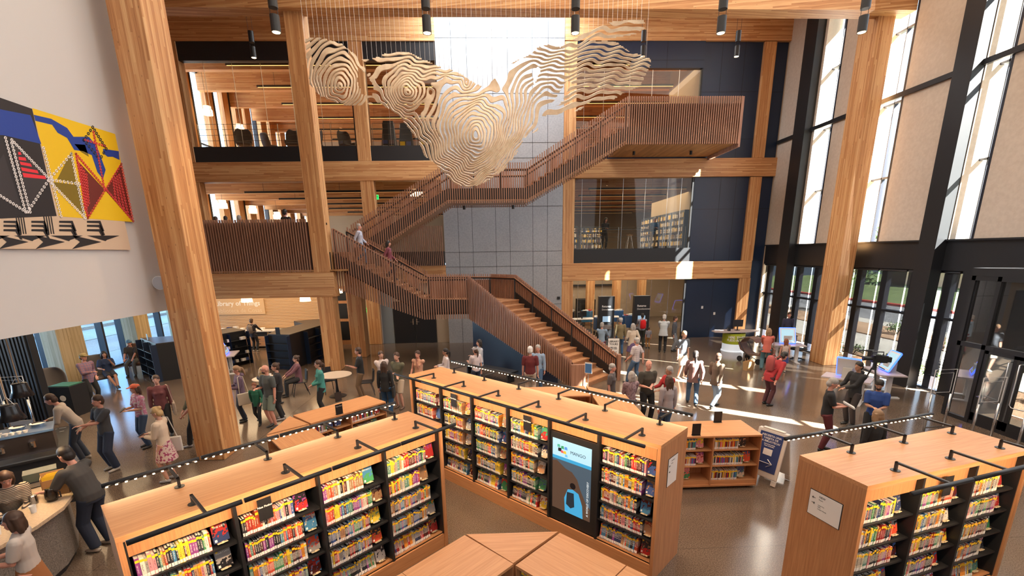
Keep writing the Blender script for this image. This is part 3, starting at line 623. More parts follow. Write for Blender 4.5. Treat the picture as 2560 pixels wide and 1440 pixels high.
def book_meshes(k):
    """one size of book, spine on the -y side, foot at z=0: cover, page block, call number label, yellow sticker"""
    if k in bookmesh: return bookmesh[k]
    w, h, d = ((.024, .235, .155), (.030, .24, .16), (.020, .215, .14), (.036, .25, .17), (.028, .225, .15))[k]
    c = MB(); c.box(0, .0025, 0, d, 0, h, BK_I); c.box(w-.0025, w, 0, d, 0, h, BK_I); c.box(.0025, w-.0025, 0, .003, 0, h, BK_I)
    p = MB().box(.0025, w-.0025, .003, d-.004, .003, h-.005, PAGE)
    l = MB().box(.0015, w-.0015, -.0012, 0, .006, .046, LABEL)
    s = MB().box(.0006, w-.0006, -.0014, 0, h*.80, h*.80+.028, STICK)
    bookmesh[k] = (w, [(n_, x.mesh(n_)) for n_, x in (('book', c), ('page_block', p), ('spine_label', l), ('genre_sticker', s))]); return bookmesh[k]
NB = [0]
def put_book(M4, k, col, label, group, tall=1.0):
    w, ms = book_meshes(k); NB[0] += 1
    o = bpy.data.objects.new('book', ms[0][1]); link(o); o.matrix_world = M4 @ Matrix.Diagonal((1, 1, tall, 1)); o.color = (*col, 1)
    tag(o, label, 'book', group)
    for n_, me in ms[1:]: link(bpy.data.objects.new(n_, me), o)
    return w
rowmb = MB(); rowcol = []
def row_book(M4, k, col, tall=1.0):
    w, h, d = ((.024, .235, .155), (.030, .24, .16), (.020, .215, .14), (.036, .25, .17), (.028, .225, .15))[k]; h *= tall
    n0 = len(rowmb.f)
    rowmb.box(0, w-.001, 0, d, 0, h, BK_S, M4); rowmb.box(.003, w-.004, .002, d-.004, h-.004, h+.0005, PAGE, M4)
    rowmb.box(.0015, w-.0025, -.0012, 0, .006, .046, LABEL, M4); rowmb.box(.0006, w-.0016, -.0014, 0, h*.8, h*.8+.028, STICK, M4)
    rowcol.extend([col]*(len(rowmb.f)-n0)); return w
COVERW = []
def cover_mat(i):
    """front cover art: broad colour fields of one palette"""
    r = random.Random(900+i); nm = 'front_cover_%d' % i
    a, b_, c_ = [r.choice(BOOKC)[0] for _ in range(3)]
    m = bpy.data.materials.new(nm); t, n, l, b = nt(m); g = N(t, 'ShaderNodeTexCoord').outputs['Object']
    s = N(t, 'ShaderNodeSeparateXYZ', (g,)); f = N(t, 'ShaderNodeTexNoise', {0: g, 2: r.uniform(12, 25), 3: 2.}).outputs[0]
    x = mixc(t, M(t, 'GREATER_THAN', M(t, 'ADD', M(t, 'MULTIPLY', s.outputs[2], 2.), f), r.uniform(.65, .85)), a, b_)
    x = mixc(t, M(t, 'GREATER_THAN', f, .58), x, c_)
    l.new(x, b.inputs['Base Color']); b.inputs['Roughness'].default_value = .25; return m
STAND = mat('wire_stand', (.75, .6, .4), .4)
def display(M4, i, title, label, group, w=.155, h=.225, m=None, tcol=None):
    """a book shown face out, leaning back on a small stand"""
    o = empty('display_book', label=label, cat='book', group=group); o.matrix_world = M4 @ Matrix.Rotation(-.22, 4, 'X')
    cm = m or cover_mat(i)
    fc_ = MB().box(-w/2, w/2, 0, .003, 0, h, cm).build('front_cover', o)
    MB().box(-w/2+.003, w/2-.003, .003, .022, .003, h-.003, PAGE).build('page_block', o)
    MB().box(-w/2, w/2, .022, .025, 0, h, cm).build('back_cover', o)
    MB().box(-w/2+.012, -w/2+.035, -.001, 0, .012, .04, LABEL).build('barcode_label', fc_)
    if i % 3: MB().box(-w/2+.012, -w/2+.034, -.0012, 0, h-.04, h-.02, STICK).build('genre_sticker', fc_)
    if title: text(title, .030, (0, -.0015, h*.74), (R90, 0, 0), tcol or LABEL, fc_, 'cover_title', .0004, 'CENTER')
    s = MB(); s.box(-.05, .05, -.03, .03, -.012, -.004, STAND); s.box(-.012, .012, -.035, -.025, -.012, .012, STAND); s.build('stand', o)
    return o
def frameM(origin, ang): return Matrix.Translation(Vector(origin)) @ Matrix.Rotation(ang, 4, 'Z')
LEDD = mat('led_dot', (1, .9, .7), .5, emit=(1, .70, .42), es=14)
SHZ = (1.57, 1.25, .93, .61, .27); HT = 2.134
BAYW = .945
def tube_light(o, x0, L, ysgn, y0, z0, F, label):
    t = empty('tube_light', label=label, cat='shelf light', group='black tube lights on the bookcases'); t.matrix_world = F
    return t
def high_case(name, origin, ang, bays, depth, label, front_back_lights=(1, 1)):
    L = bays*BAYW+.10; F = frameM(origin, ang); e = empty('bookcase', label=label, cat='bookcase', group='tall lit bookcases'); e.matrix_world = F
    MB().box(0, L, 0, depth, HT-.05, HT, OAK).build('top_panel', e)
    for i, x in enumerate((0, L-.05)): MB().box(x, x+.05, .0, depth, 0, HT-.05, OAKZ).build('side_panel', e)
    b = MB(); b.box(.05, L-.05, .10, .125, 1.845, HT-.07, OAKZ); b.box(.05, L-.05, .015, .05, HT-.075, HT-.05, OAKE); b.build('canopy_panel', e)
    MB().box(.05, L-.05, depth-.13, depth-.1, 0, HT-.06, OAKZ).build('rear_panel', e)
    MB().box(.05, L-.05, .50, .52, 0, HT-.06, DARK).build('back_panel', e)
    MB().box(.05, L-.05, .02, .05, .0, .235, OAK).build('plinth', e)
    for i in range(bays+1):
        x = .05+i*BAYW; MB().box(x-.018, x+.018, .03, .5, 0, HT-.06, BLACK).build('upright', e)
    for i in range(bays):
        for j, z in enumerate(SHZ):
            if name == 'B' and i == 4: continue
            if j < 4: MB().box(.07+i*BAYW, .03+(i+1)*BAYW, .06, .5, z-.028, z-.004, BLACK).build('shelf', e)
            else: MB().box(.07+i*BAYW, .03+(i+1)*BAYW, -.03, .36, -.024, -.003, OAK, Matrix.Translation((0, .085, z)) @ Matrix.Rotation(-.20, 4, 'X')).build('shelf', e)
    return F, L, e
def lights(F, L, depth, case, n, both=True):
    for side in (0, 1):
        if side and not both: continue
        sg = -1 if side == 0 else 1; y_edge = 0 if side == 0 else depth
        t = empty('tube_light', label='long black tube light on bent arms along the %s edge of the %s' % ('front' if side == 0 else 'rear', case), cat='shelf light', group='tube lights of the bookcases'); t.matrix_world = F
        yt = y_edge+sg*(.38 if side == 0 else .28); zt = HT+.10
        x0, x1 = .04, L-.04
        seg = (x1-x0)/n
        for i in range(n):
            a, b_ = x0+i*seg+.012, x0+(i+1)*seg-.012
            MB().tube([(a, yt, zt), (b_, yt, zt)], .026, 10, BLACK).build('tube', t, smooth=True)
            d = MB()
            for q in range(11):
                xx = a+(b_-a)*(q+.5)/11; d.box(xx-.011, xx+.011, yt-sg*.021-.006, yt-sg*.021+.006, zt-.025, zt-.014, LEDD)
            d.build('led_row', t)
            xa = (a+b_)/2+.15; yp = y_edge-sg*.16
            m_ = MB(); m_.bar((xa, yp, HT), (xa, yp, zt+.012), .028, .028, BLACK); m_.bar((xa, yp+sg*-.014, zt), (xa, yt, zt), .028, .024, BLACK); m_.lathe([(0, 0), (.05, 0), (.05, .008), (0, .008)], 14, (xa, yp, HT), BLACK); m_.build('bracket_arm', t)
        c = F @ Vector(((x0+x1)/2, yt-sg*.02, zt-.04)); dn = F.to_3x3() @ Vector((0, -sg*.62, -1))
        l = lamp('tube_lamp', 'AREA', c, 30*L/4 if side == 0 else 16*L/4, (1, .66, .36), (x1-x0, .05)); l.data.spread = 2.4
        z = -dn.normalized(); xax = F.to_3x3() @ Vector((1, 0, 0)); yax = z.cross(xax)
        l.matrix_world = Matrix.Translation(c) @ Matrix((xax, yax, z)).transposed().to_4x4()
def cat_sign(F, x, z0, z1, body, label, y=.085, w=.15, parent=None):
    y = .04
    o = empty('shelf_sign', label=label, cat='sign', group='black category signs'); o.matrix_world = F
    MB().box(x-w/2, x+w/2, y, y+.006, z0, z1, BLACK).build('plate', o)
    text(body, .034, (x, y-.001, z1-.11), (R90, 0, 0), LABEL, o, ext=.0005, align='CENTER', bold=.0008); return o
def fill_case(F, name, bays, case, spec, individual, seed):
    """spec[(bay, row)] = (fraction filled, display books)"""
    r = random.Random(seed)
    for i in range(bays):
        for j, z in enumerate(SHZ):
            if name == 'B' and i == 4: continue
            fr, nd = spec.get((i, j), (r.uniform(.6, .74), 1)); x = .10+i*BAYW; xe = x+(BAYW-.06)*fr; q = 0; tilt = j == 4
            run = None
            while x < xe:
                k = r.choice((0, 0, 1, 2, 2, 2, 4, 3)); 
                if r.random() < .25 and run: col, nm = run
                else: col, nm = r.choice(BOOKC); run = (col, nm)
                tall = r.uniform(.93, 1.06); y = .085+r.uniform(-.004, .006)
                M4 = F @ Matrix.Translation((x, y, z+.0005)) @ Matrix.Rotation(-.20, 4, 'X') if tilt else F @ Matrix.Translation((x, y, z-.003))
                if individual(i, j):
                    w = put_book(M4, k, col, '%s library book, %s from left, %s shelf, %s bay of the %s' % (nm, ordn(q), ORD[j], ORD[i], case), 'library books on the '+case, tall)
                else: w = row_book(M4, k, col, tall)
                x += w+.0008; q += 1
            x += .09
            for d in range(nd):
                if x > .05+(i+1)*BAYW-.09: break
                yield i, j, d, F @ Matrix.Translation((min(x+.02, .05+(i+1)*BAYW-.115), .13, z+.03))
                x += .19
A_ANG = math.atan2(2.79, 2.76); B_ANG = math.atan2(-4.12, 4.14); C_ANG = .2715
FA, LA, _ = high_case('A', (-3.60, 3.86, 0), A_ANG, 4, .88, 'tall oak bookcase full of new books running across the lower left, under black tube lights')
FB_, LB, EB = high_case('B', (-1.92, 9.65, 0), B_ANG, 6, .88, 'long tall oak bookcase in the middle with a lit poster screen in its fifth bay')
FC, LC, _ = high_case('C', (4.02, 4.37, 0), C_ANG, 3, .84, 'tall oak bookcase at the lower right with a white map panel on its end')
lights(FA, LA, .88, 'left bookcase', 4); lights(FB_, LB, .88, 'long middle bookcase', 6); lights(FC, LC, .84, 'right bookcase', 3)
SA = {(0, 0): (.70, 1), (1, 0): (.62, 1), (1, 1): (.72, 1), (2, 0): (.60, 1), (2, 1): (.74, 1), (3, 0): (.74, 1), (3, 1): (.60, 2), (3, 2): (.80, 0), (3, 3): (.72, 1), (3, 4): (.74, 1)}
SB = {(0, 0): (.78, 1), (5, 0): (.78, 1), (5, 1): (.74, 1), (5, 2): (.66, 1), (5, 3): (.76, 1), (5, 4): (.70, 1)}
TITLES = {('A', 0, 0): ("THE LIE'S", 'dark display book with red and yellow lettering'), ('A', 0, 1): ('MARTIAN', 'display book titled MARTIAN'), ('A', 1, 0): ('', 'blue patterned display book'), ('A', 1, 1): ('STORY', 'mauve display book with a handshake picture'), ('A', 2, 0): ('WITHOUT', 'white display book with heavy black lettering'), ('A', 2, 1): ('AN ATHEIST', 'dark display book with pale capital lettering'), ('A', 2, 2): ('', 'pale blue display book with a mountain picture'), ('C', 0, 1): ('WELL', 'display book with big white letters'), ('C', 1, 1): ('SPIN', 'display book with the word SPIN'), ('C', 1, 3): ('RIVER', 'red display book with white capital lettering')}
nd = 0
BN = {'A': 'left bookcase', 'B': 'long middle bookcase', 'C': 'right bookcase'}
for nm, F, bays, spec, ind, seed in (('A', FA, 4, SA, lambda i, j: j < 2 or (i == 3 and j < 2), 11), ('B', FB_, 6, SB, lambda i, j: i == 5 and j == 0, 12), ('C', FC, 3, {}, lambda i, j: (i == 0 and j < 2), 13)):
    for i, j, d, M4 in fill_case(F, nm, bays, BN[nm], spec, ind, seed):
        nd += 1; ti, desc = TITLES.get((nm, i, j), ('', 'face-out book'))
        display(M4, nd, ti, '%s, %s shelf, %s bay of the %s%s' % (desc, ORD[j], ORD[i], BN[nm], ', rightmost' if d else ''), 'books shown face out')
cat_sign(FA, .95+.35, 1.70, 1.97, 'Non Fiction', 'black sign reading Non Fiction on the left bookcase')
cat_sign(FB_, .05+BAYW*1.45, 1.70, 1.97, 'New Fiction', 'black sign reading New Fiction over the second bay of the middle bookcase', w=.17)
cat_sign(FB_, .05+BAYW*3.5, 1.70, 1.97, 'New Fiction', 'black sign reading New Fiction over the fourth bay of the middle bookcase', w=.17)
cat_sign(FC, .05+BAYW*1.5, 1.72, 1.98, 'New', 'black sign reading New on the right bookcase')
# poster screen in the fifth bay of the long bookcase
ps = empty('poster_screen', label='tall lit advertising screen with blue top and a hiker by rocks, in the middle bookcase', cat='screen'); ps.matrix_world = FB_
x0 = .05+4*BAYW+.07; x1 = .05+5*BAYW-.12; z0, z1 = .47, 1.73
MB().box(.05+4*BAYW+.02, .05+5*BAYW-.02, .06, .095, .245, 1.835, BLACK).build('casing', ps)
def em(name, c, s_=1.0): return mat(name, tuple(q*.15 for q in c), .3, emit=c, es=.85, spec=.2)
def pf(pts, m, y, nm='picture_field'):
    return MB().add([(x0+(x1-x0)*u, y, z0+(z1-z0)*v) for u, v in pts], [tuple(range(len(pts)))], m).build(nm, ps if nm == 'screen_picture' else pic[0])
pic = []; pic.append(0); pic[0] = pf([(0, 0), (1, 0), (1, 1), (0, 1)], em('screen_sea', (.07, .10, .13)), .058, 'screen_picture')
pf([(0, .72), (1, .72), (1, 1), (0, 1)], em('screen_sky', (.45, .72, .85)), .0572)
pf([(0, .72), (1, .72), (1, .765), (0, .765)], em('screen_band', (.05, .35, .62)), .0566)
pf([(0, .02), (.0, .68), (.12, .70), (.35, .62), (.52, .60), (.66, .52), (.74, .40), (.9, .22), (1, .18), (1, 0), (0, 0)], em('screen_rock', (.10, .055, .035)), .0570)
pf([(.35, .0), (.33, .20), (.42, .34), (.55, .36), (.70, .33), (.80, .18), (.82, 0)], em('screen_jacket', (.06, .36, .62)), .0564)
pf([(.38, .12), (.40, .30), (.58, .31), (.60, .12), (.5, .08)], em('screen_pack', (.02, .03, .04)), .0558)
MB().lathe([(0, -.0005), (.055, -.0005), (.055, .0005), (0, .0005)], 16, M4=Matrix.Translation((x0+(x1-x0)*.55, .0550, z0+(z1-z0)*.41)) @ Matrix.Rotation(R90, 4, 'X'), m=em('screen_head', (.012, .008, .008))).build('picture_head', ps)
text('MANGO', .078, (x0+(x1-x0)*.47, .0546, z0+(z1-z0)*.845), (R90, 0, 0), em('screen_ink', (.03, .04, .07)), ps, 'lettering', .0006)
text('A WORLD OF DISCOVERY', .052, (x0+(x1-x0)*.95, .055, z0+(z1-z0)*.06), (R90, -R90, 0), em('screen_white', (.8, .85, .85)), ps, 'lettering', .0006)
for k, (u, v, s_, c) in enumerate(((.20, .86, .05, (.02, .02, .02)), (.27, .90, .04, (.05, .35, .15)), (.33, .84, .04, (.75, .5, .05)), (.17, .91, .04, (.1, .45, .3)), (.26, .84, .035, (.85, .1, .1)), (.36, .90, .04, (.1, .3, .7)), (.37, .80, .035, (.15, .5, .9)))):
    pf([(u-s_, v-s_*.5), (u+s_, v-s_*.5), (u+s_*.6, v+s_*.5), (u-s_, v+s_*.4)], em('logo_%d' % k, c), .0556-.0002*k, 'logo_tile')
# end panels with map signs
def map_panel(F, ang, loc, w, h, label, lines):
    o = empty('wall_sign', label=label, cat='sign'); o.matrix_world = F @ Matrix.Translation(loc) @ Matrix.Rotation(ang, 4, 'Z')
    MB().box(-w/2-.008, w/2+.008, -.004, 0, -h/2-.008, h/2+.008, BLACK).build('frame', o); MB().box(-w/2, w/2, -.008, -.004, -h/2, h/2, LABEL).build('plate', o)
    for (tx, s_, u, v) in lines: text(tx, s_, (-w/2+u*w, -.009, -h/2+v*h), (R90, 0, 0), BLACK, o, ext=.0004)
    for u, v, d in ((.14, .74, -1), (.14, .52, 1)):
        a = MB(); a.bar((-w/2+u*w-.02, -.010, -h/2+v*h), (-w/2+u*w+.02, -.010, -h/2+v*h), .004, m=BLACK)
        for s_ in (-1, 1): a.bar((-w/2+u*w+.02*d, -.010, -h/2+v*h), (-w/2+u*w+.006*d, -.010, -h/2+v*h+.013*s_), .004, m=BLACK)
        a.build('arrow', o)
    return o
map_panel(FB_, R90, (LB, .42, 1.62), .30, .42, 'white direction panel on the oak end of the middle bookcase', [('New Fiction', .02, .3, .88), ('Fiction', .02, .3, .78)])
map_panel(FC, -R90, (0, .42, 1.62), .40, .32, 'white direction panel headed NEW on the oak end of the right bookcase', [('NEW', .035, .3, .82), ('Fiction', .02, .3, .72), ('Large Print', .018, .3, .5), ('DVD', .018, .3, .42), ('Graphic Novels', .018, .3, .34)])
# ---------------------------------------------------------------- low bookcases on casters
HL = 1.15; LZ = (.84, .50, .17)
def low_case(origin, ang, bays, depth, label, rows, group='low oak bookcases', casters=True, case='low bookcase', face=0, seed=1, individual=False):
    L = bays*.95; F = frameM(origin, ang); e = empty('low_bookcase', label=label, cat='bookcase', group=group); e.matrix_world = F
    for i in range(bays): MB().box(i*.95+.001, (i+1)*.95-.001, 0, depth, HL-.035, HL, OAK).build('top_panel', e)
    for i in range(bays+1):
        MB().box(max(0, i*.95-.014), min(L, i*.95+.014), .0, depth, .09, HL-.035, OAKZ).build('side_panel', e)
    MB().box(.014, L-.014, depth/2, depth/2+.02, .1, HL-.035, OAKZ).build('back_panel', e); MB().box(0, L, .0, depth, .06, .10, OAK).build('base_panel', e)
    MB().box(.014, L-.014, depth-.03, depth-.01, .1, HL-.035, OAKZ).build('rear_panel', e)
    for i in range(bays):
        for j, z in enumerate(LZ):
            MB().box(i*.95+.014, (i+1)*.95-.014, .03, depth/2, z-.02, z, OAK).build('shelf', e)
        MB().box(i*.95+.014, (i+1)*.95-.014, .015, .03, .10, .19, OAK).build('kick_panel', e)
    if casters:
        for x in (.12, L/2, L-.12):
            for y in (.10, depth-.1):
                c = MB(); c.lathe([(0, -.014), (.028, -.014), (.03, 0), (.028, .014), (0, .014)], 12, M4=Matrix.Translation((x, y, .03)) @ Matrix.Rotation(R90, 4, 'Y'), m=BLACK); c.box(x-.012, x+.012, y-.012, y+.012, .03, .06, STEEL); c.build('caster', e)
    r = random.Random(seed)
    for i in range(bays):
        for j, z in enumerate(LZ):
            if (i, j) not in rows: continue
            fr, nd_ = rows[(i, j)]; x = i*.95+.03; xe = x+.89*fr
            while x < xe:
                k = r.choice((0, 2, 2, 4)); col, nm = r.choice(BOOKC); M4 = F @ Matrix.Translation((x, .06+r.uniform(0, .01), z+.0008))
                x += row_book(M4, k, col, r.uniform(.88, .98))+.0008
            x += .11
            for d in range(nd_):
                if x > (i+1)*.95-.09: break
                display(F @ Matrix.Translation((x, .13, z+.03)), 200+seed*20+i*3+j, '', 'face-out book, %s shelf, %s bay, %s' % (ORD[j], ORD[i], case)+(', second one' if d else ''), 'books shown face out', h=.21); x += .2
    return F, e
low_case((3.25, 8.13, 0), 0, 2, .82, 'low oak bookcase on casters right behind the middle bookcase end', {(0, 0): (.66, 1), (0, 1): (.70, 1), (0, 2): (.40, 1), (1, 0): (.56, 1), (1, 1): (.68, 1), (1, 2): (.60, 1)}, case='low bookcase by the pavement sign', seed=1)
low_case((-4.05, 9.42, 0), math.atan2(1.37, 1.25), 2, .84, 'low oak bookcase with books behind the left tall bookcase, two bays long', {(0, 0): (.35, 2), (1, 0): (.70, 1), (0, 1): (.5, 1), (1, 1): (.6, 1)}, case='low bookcase behind the left one', seed=2)
low_case((-4.70, 8.80, 0), math.atan2(-.76, .65), 1, .84, 'single low oak bookcase leading off the corner piece behind the left tall bookcase', {}, seed=3)
low_case((-.53, 3.91, 0), math.atan2(.71, .70), 1, .85, 'low oak bookcase at the bottom edge of the picture, left arm of the arrow shape', {(0, 0): (.6, 0)}, seed=4, casters=False)
low_case((-1.20, 3.23, 0), math.atan2(.71, .70), 1, .85, 'low oak bookcase at the very bottom edge, left of the arrow shape', {}, seed=5, casters=False)
low_case((.16, 4.56, 0), math.atan2(-.70, .70), 1, .85, 'low oak bookcase at the bottom edge of the picture, right arm of the arrow shape', {(0, 0): (.8, 0)}, seed=6, casters=False)
low_case((.84, 3.88, 0), math.atan2(-.70, .70), 1, .85, 'low oak bookcase at the very bottom edge, right of the arrow shape', {}, seed=7, casters=False)
low_case((.44, 10.9, 0), 0, 2, .86, 'low oak bookcase behind the long middle bookcase, running towards the stair foot', {}, seed=8)
low_case((2.38, 10.85, 0), -R90, 2, .84, 'low oak bookcase behind the long middle bookcase, running towards the camera', {(0, 1): (.5, 0)}, seed=9)
def wedge(pts, label):
    e = empty('corner_bookcase', label=label, cat='bookcase', group='triangular corner pieces')
    MB().prism(pts, HL-.035, HL, OAK).build('top_panel', e); c = [sum(p[i] for p in pts)/3 for i in (0, 1)]
    MB().prism([(c[0]+(p[0]-c[0])*.97, c[1]+(p[1]-c[1])*.97) for p in pts], .0, HL-.037, OAKZ).build('body', e)
wedge([(-.45, 5.20), (.135, 4.60), (.74, 5.19)], 'triangular oak corner piece in the arrow shape at the bottom edge')
wedge([(-4.72, 9.93), (-4.72, 8.86), (-4.09, 9.40)], 'triangular oak corner piece behind the left tall bookcase')
wedge([(2.38, 11.74), (2.40, 10.88), (3.23, 10.87)], 'triangular oak corner piece behind the long middle bookcase')
def table_sign(x, y, z, ang, body, label, w=.17, h=.24):
    o = empty('table_sign', (x, y, z), ang, label, 'sign', 'black category signs'); MB().box(-w/2, w/2, -.004, .004, 0, h, BLACK).build('plate', o)
    MB().box(-w/2, w/2, -.03, .03, 0, .006, BLACK).build('foot', o)
    if body: text(body, .034, (0, -.005, h-.06), (R90, 0, 0), LABEL, o, ext=.0005, align='CENTER')
table_sign(-3.95, 10.93, HL, .83, '', 'plain black sign on the rear edge of the low bookcase behind the left one')
table_sign(-3.62, 9.98, HL, .83, 'Teen New', 'black sign reading Teen New on the low bookcase behind the left one')
table_sign(4.6, 8.85, HL, 0, '', 'black sign on the rear edge of the low bookcase by the pavement sign')
table_sign(3.86, 8.2, HL, 0, '', 'black sign on the low bookcase hard beside the middle bookcase end')
me = rowmb.mesh('books'); ca = me.color_attributes.new('Col', 'FLOAT_COLOR', 'CORNER')
arr = np.repeat(np.array([(*c, 1) for c in rowcol], 'f'), 4, axis=0); ca.data.foreach_set('color', arr.ravel())
o = bpy.data.objects.new('row_of_books', me); link(o); tag(o, 'many more spine-out library books filling the farther shelves of all the bookcases', 'books', kind='stuff')
# pavement sign
o = empty('pavement_sign', (5.62, 8.5, 0), -1.05, 'white plastic folding floor sign with a blue Spanish library card poster and arrow', 'sign')
PS = mat('sign_plastic', (.72, .68, .62), .4); BLUEP = mat('poster_blue', (.03, .06, .20), .4)
for s_, tl in ((1, -.24), (-1, .24)):
    M4 = Matrix.Translation((0, -.02*s_, 1.08)) @ Matrix.Rotation(tl, 4, 'X')
    b = MB(); b.box(-.30, .30, -.02, .02, -.98, .0, PS, M4); b.box(-.30, -.2, -.02, .02, -1.1, -.98, PS, M4); b.box(.2, .30, -.02, .02, -1.1, -.98, PS, M4); b.box(-.22, .22, -.02, .02, 0, .03, PS, M4); bevel(b.build('panel', o), .012)
    if s_ == 1:
        MB().box(-.235, .235, -.026, -.020, -.86, -.06, BLUEP, M4).build('poster', o)
        def tx(body, sz, x, z, m=LABEL):
            q = text(body, sz, (0, 0, 0), (0, 0, 0), m, o, ext=.0005, align='CENTER', bold=.0012); q.matrix_local = M4 @ Matrix.Translation((x, -.0275, z)) @ Matrix.Rotation(R90, 4, 'X')
        for body, sz, z in (('\u00bfNECESITA UNA', .055, -.14), ('TARJETA DE', .055, -.20), ('LA BIBLIOTECA?', .055, -.26), ('EST\u00c1 EN EL LUGAR', .026, -.31), ('PARA AYUDARLE', .026, -.345)): tx(body, sz, 0, z)
        b = MB(); b.box(-.09, .09, -.029, -.026, -.52, -.39, LABEL, M4); b.build('card_picture', o); tx('I \u2665 library', .04, 0, -.47, BLUEP)
        b = MB(); b.bar(M4 @ Vector((-.15, -.028, -.68)), M4 @ Vector((.12, -.028, -.68)), .028, .004, LABEL)
        for q in (-1, 1): b.bar(M4 @ Vector((.14, -.028, -.68)), M4 @ Vector((.04, -.028, -.68+.08*q)), .028, .004, LABEL)
        b.build('arrow', o)
# ---------------------------------------------------------------- back of the ground floor on the left
YB = 24.62
bx('wall_back_ground', -17, -2.54, YB+.02, YB+.3, 0, 4.1, m=mat('warm_wall', (.55, .45, .33), .8))
o = empty('slatted_wall_panel', label='pale wooden slatted wall behind the Library of Things counter', cat='wall panel')
b = MB(); b.box(-15.2, -8.62, YB-.03, YB, .95, 3.4, mat('pale_board', (.62, .42, .24), .6))
for i in range(30): b.box(-15.2, -8.62, YB-.06, YB-.03, 1.0+i*.08, 1.045+i*.08, MATS['pale_board'])
b.build('slats', o)
o = empty('library_sign', label='wooden sign panel with white letters, Library of Things, on the slatted wall', cat='sign')
MB().box(-14.75, -12.15, YB-.11, YB-.06, 1.72, 2.52, MATS['pale_board']).build('plate', o)
text('Library of Things', .34, (-14.68, YB-.115, 2.19), (R90, 0, 0), LABEL, o, bold=.006); text('Biblioteca de Cosas', .30, (-14.68, YB-.115, 1.83), (R90, 0, 0), mat('letter_tan', (.75, .6, .42), .5), o)
o = empty('counter', label='long white counter with drawers below the slatted wall', cat='counter')
MB().box(-15.2, -8.62, YB-.75, YB-.06, .88, .93, PLASTIC_W).build('worktop', o)
for i in range(6):
    x = -15.1+i*1.08; MB().box(x, x+1.05, YB-.68, YB-.08, .1, .88, MATS['pale_board']).build('cabinet', o)
    for j in range(2):
        dr = MB().box(x+.04, x+1.01, YB-.70, YB-.68, .14+j*.24, .35+j*.24, OAK).build('drawer', o); MB().box(x+.42, x+.62, YB-.72, YB-.70, .24+j*.24, .26+j*.24, BLACK).build('handle', dr)
    MB().box(x+.04, x+1.01, YB-.69, YB-.675, .64, .85, DARK).build('niche', o)
for i in range(7):
    tag(MB().box(-14.4+i*.34, -14.22+i*.34, YB-.5, YB-.3, .93, 1.05+.05*(i % 3), (LABEL, BLUEP, PS)[i % 3]).build('box'), 'small box on the white counter, %s from the left' % ORD[i], 'box', 'boxes on the counter')
o = empty('glazed_cabinet', label='tall wooden frame door with three dark panes beside the short column', cat='cabinet')
b = MB(); b.box(-8.58, -7.55, YB-.12, YB, 0, 3.1, OAKZ); b.build('frame', o)
for z0, z1 in ((.25, 1.25), (1.4, 2.2), (2.35, 2.85)): MB().box(-8.36, -7.86, YB-.13, YB-.115, z0, z1, BLACK).build('pane', o)
bx('wall_white_ground', -7.4, -6.1, YB-.05, YB+.02, 0, 4.1, m=WHITE)
bx('wall_pale_blue', -6.1, -5.5, YB-.06, YB+.02, 0, 4.1, m=mat('pale_blue_wall', (.25, .30, .34), .7)); bx('wall_beige_ground', -3.2, -2.54, YB-.06, YB+.02, 0, 4.1, m=BEIGE)
for i, (x0, x1, hx) in enumerate(((-5.46, -4.36, -4.45), (-4.34, -3.24, -4.25))):
    d = empty('door_%d' % (7+i), kind=S); MB().box(x0, x1, YB-.1, YB-.04, 0, 2.25, BLACK).build('door_leaf', d)
    MB().tube([(hx, YB-.10, 1.15), (hx, YB-.15, 1.15), (hx+(-.14 if i == 0 else .14), YB-.15, 1.15)], .012, 6, CHROME).build('door_handle', d); MB().box(hx-.03, hx+.03, YB-.11, YB-.10, 1.0, 1.32, CHROME).build('lock_plate', d)
for i, (px, py, zz, yy, w_) in enumerate(((617, 750, 2.46, 21.5, .46), (763, 748, 2.45, 21.5, .46), (846, 728, 2.8, 22.5, .36), (455, 755, 2.4, 21.5, .34))):
    p = aty(px, py, yy); o = empty('pendant_lamp', p, 0, ('square lit pendant shade above the Library of Things sign', 'square lit pendant shade under the balcony, nearest the standing column', 'square lit pendant shade beside the glazed cabinet', 'square lit pendant shade left of the big column')[i], 'pendant lamp', 'square pendant lamps')
    MB().lathe([(w_*.5, -.09), (w_*.52, -.09), (w_*.46, .1), (w_*.44, .1)], 20, m=SHADE).build('lamp_shade', o, smooth=True); MB().tube([(0, 0, .08), (0, 0, 4.06-p.z)], .006, 5, BLACK).build('cord', o)
def exit_sign(loc, rz, label):
    o = empty('exit_sign', loc, rz, label, 'exit sign', 'green exit signs'); MB().box(-.17, .17, -.03, .03, -.11, .11, mat('sign_green', (.02, .35, .08), .4, emit=(.01, .7, .10), es=1.6)).build('panel', o)
    text('EXIT', .16, (0, -.032, -.055), (R90, 0, 0), mat('sign_letters', (.02, .1, .03), .5, emit=(.0, .03, .0), es=.2), o, align='CENTER', bold=.004)
    MB().tube([(0, 0, .11), (0, 0, (9.2 if loc[2] > 4.8 else 4.1)-loc[2])], .01, 5, BLACK).build('rod', o)
exit_sign(aty(938, 493, 25.0), 0, 'green EXIT sign hanging behind the facade column on the second floor'); exit_sign(aty(1716, 500, 30), -R90*.6, 'green EXIT sign inside the glazed second floor room on the right')
exit_sign(aty(912, 775, 24.4), 0, 'small green EXIT sign on the white wall under the stair')
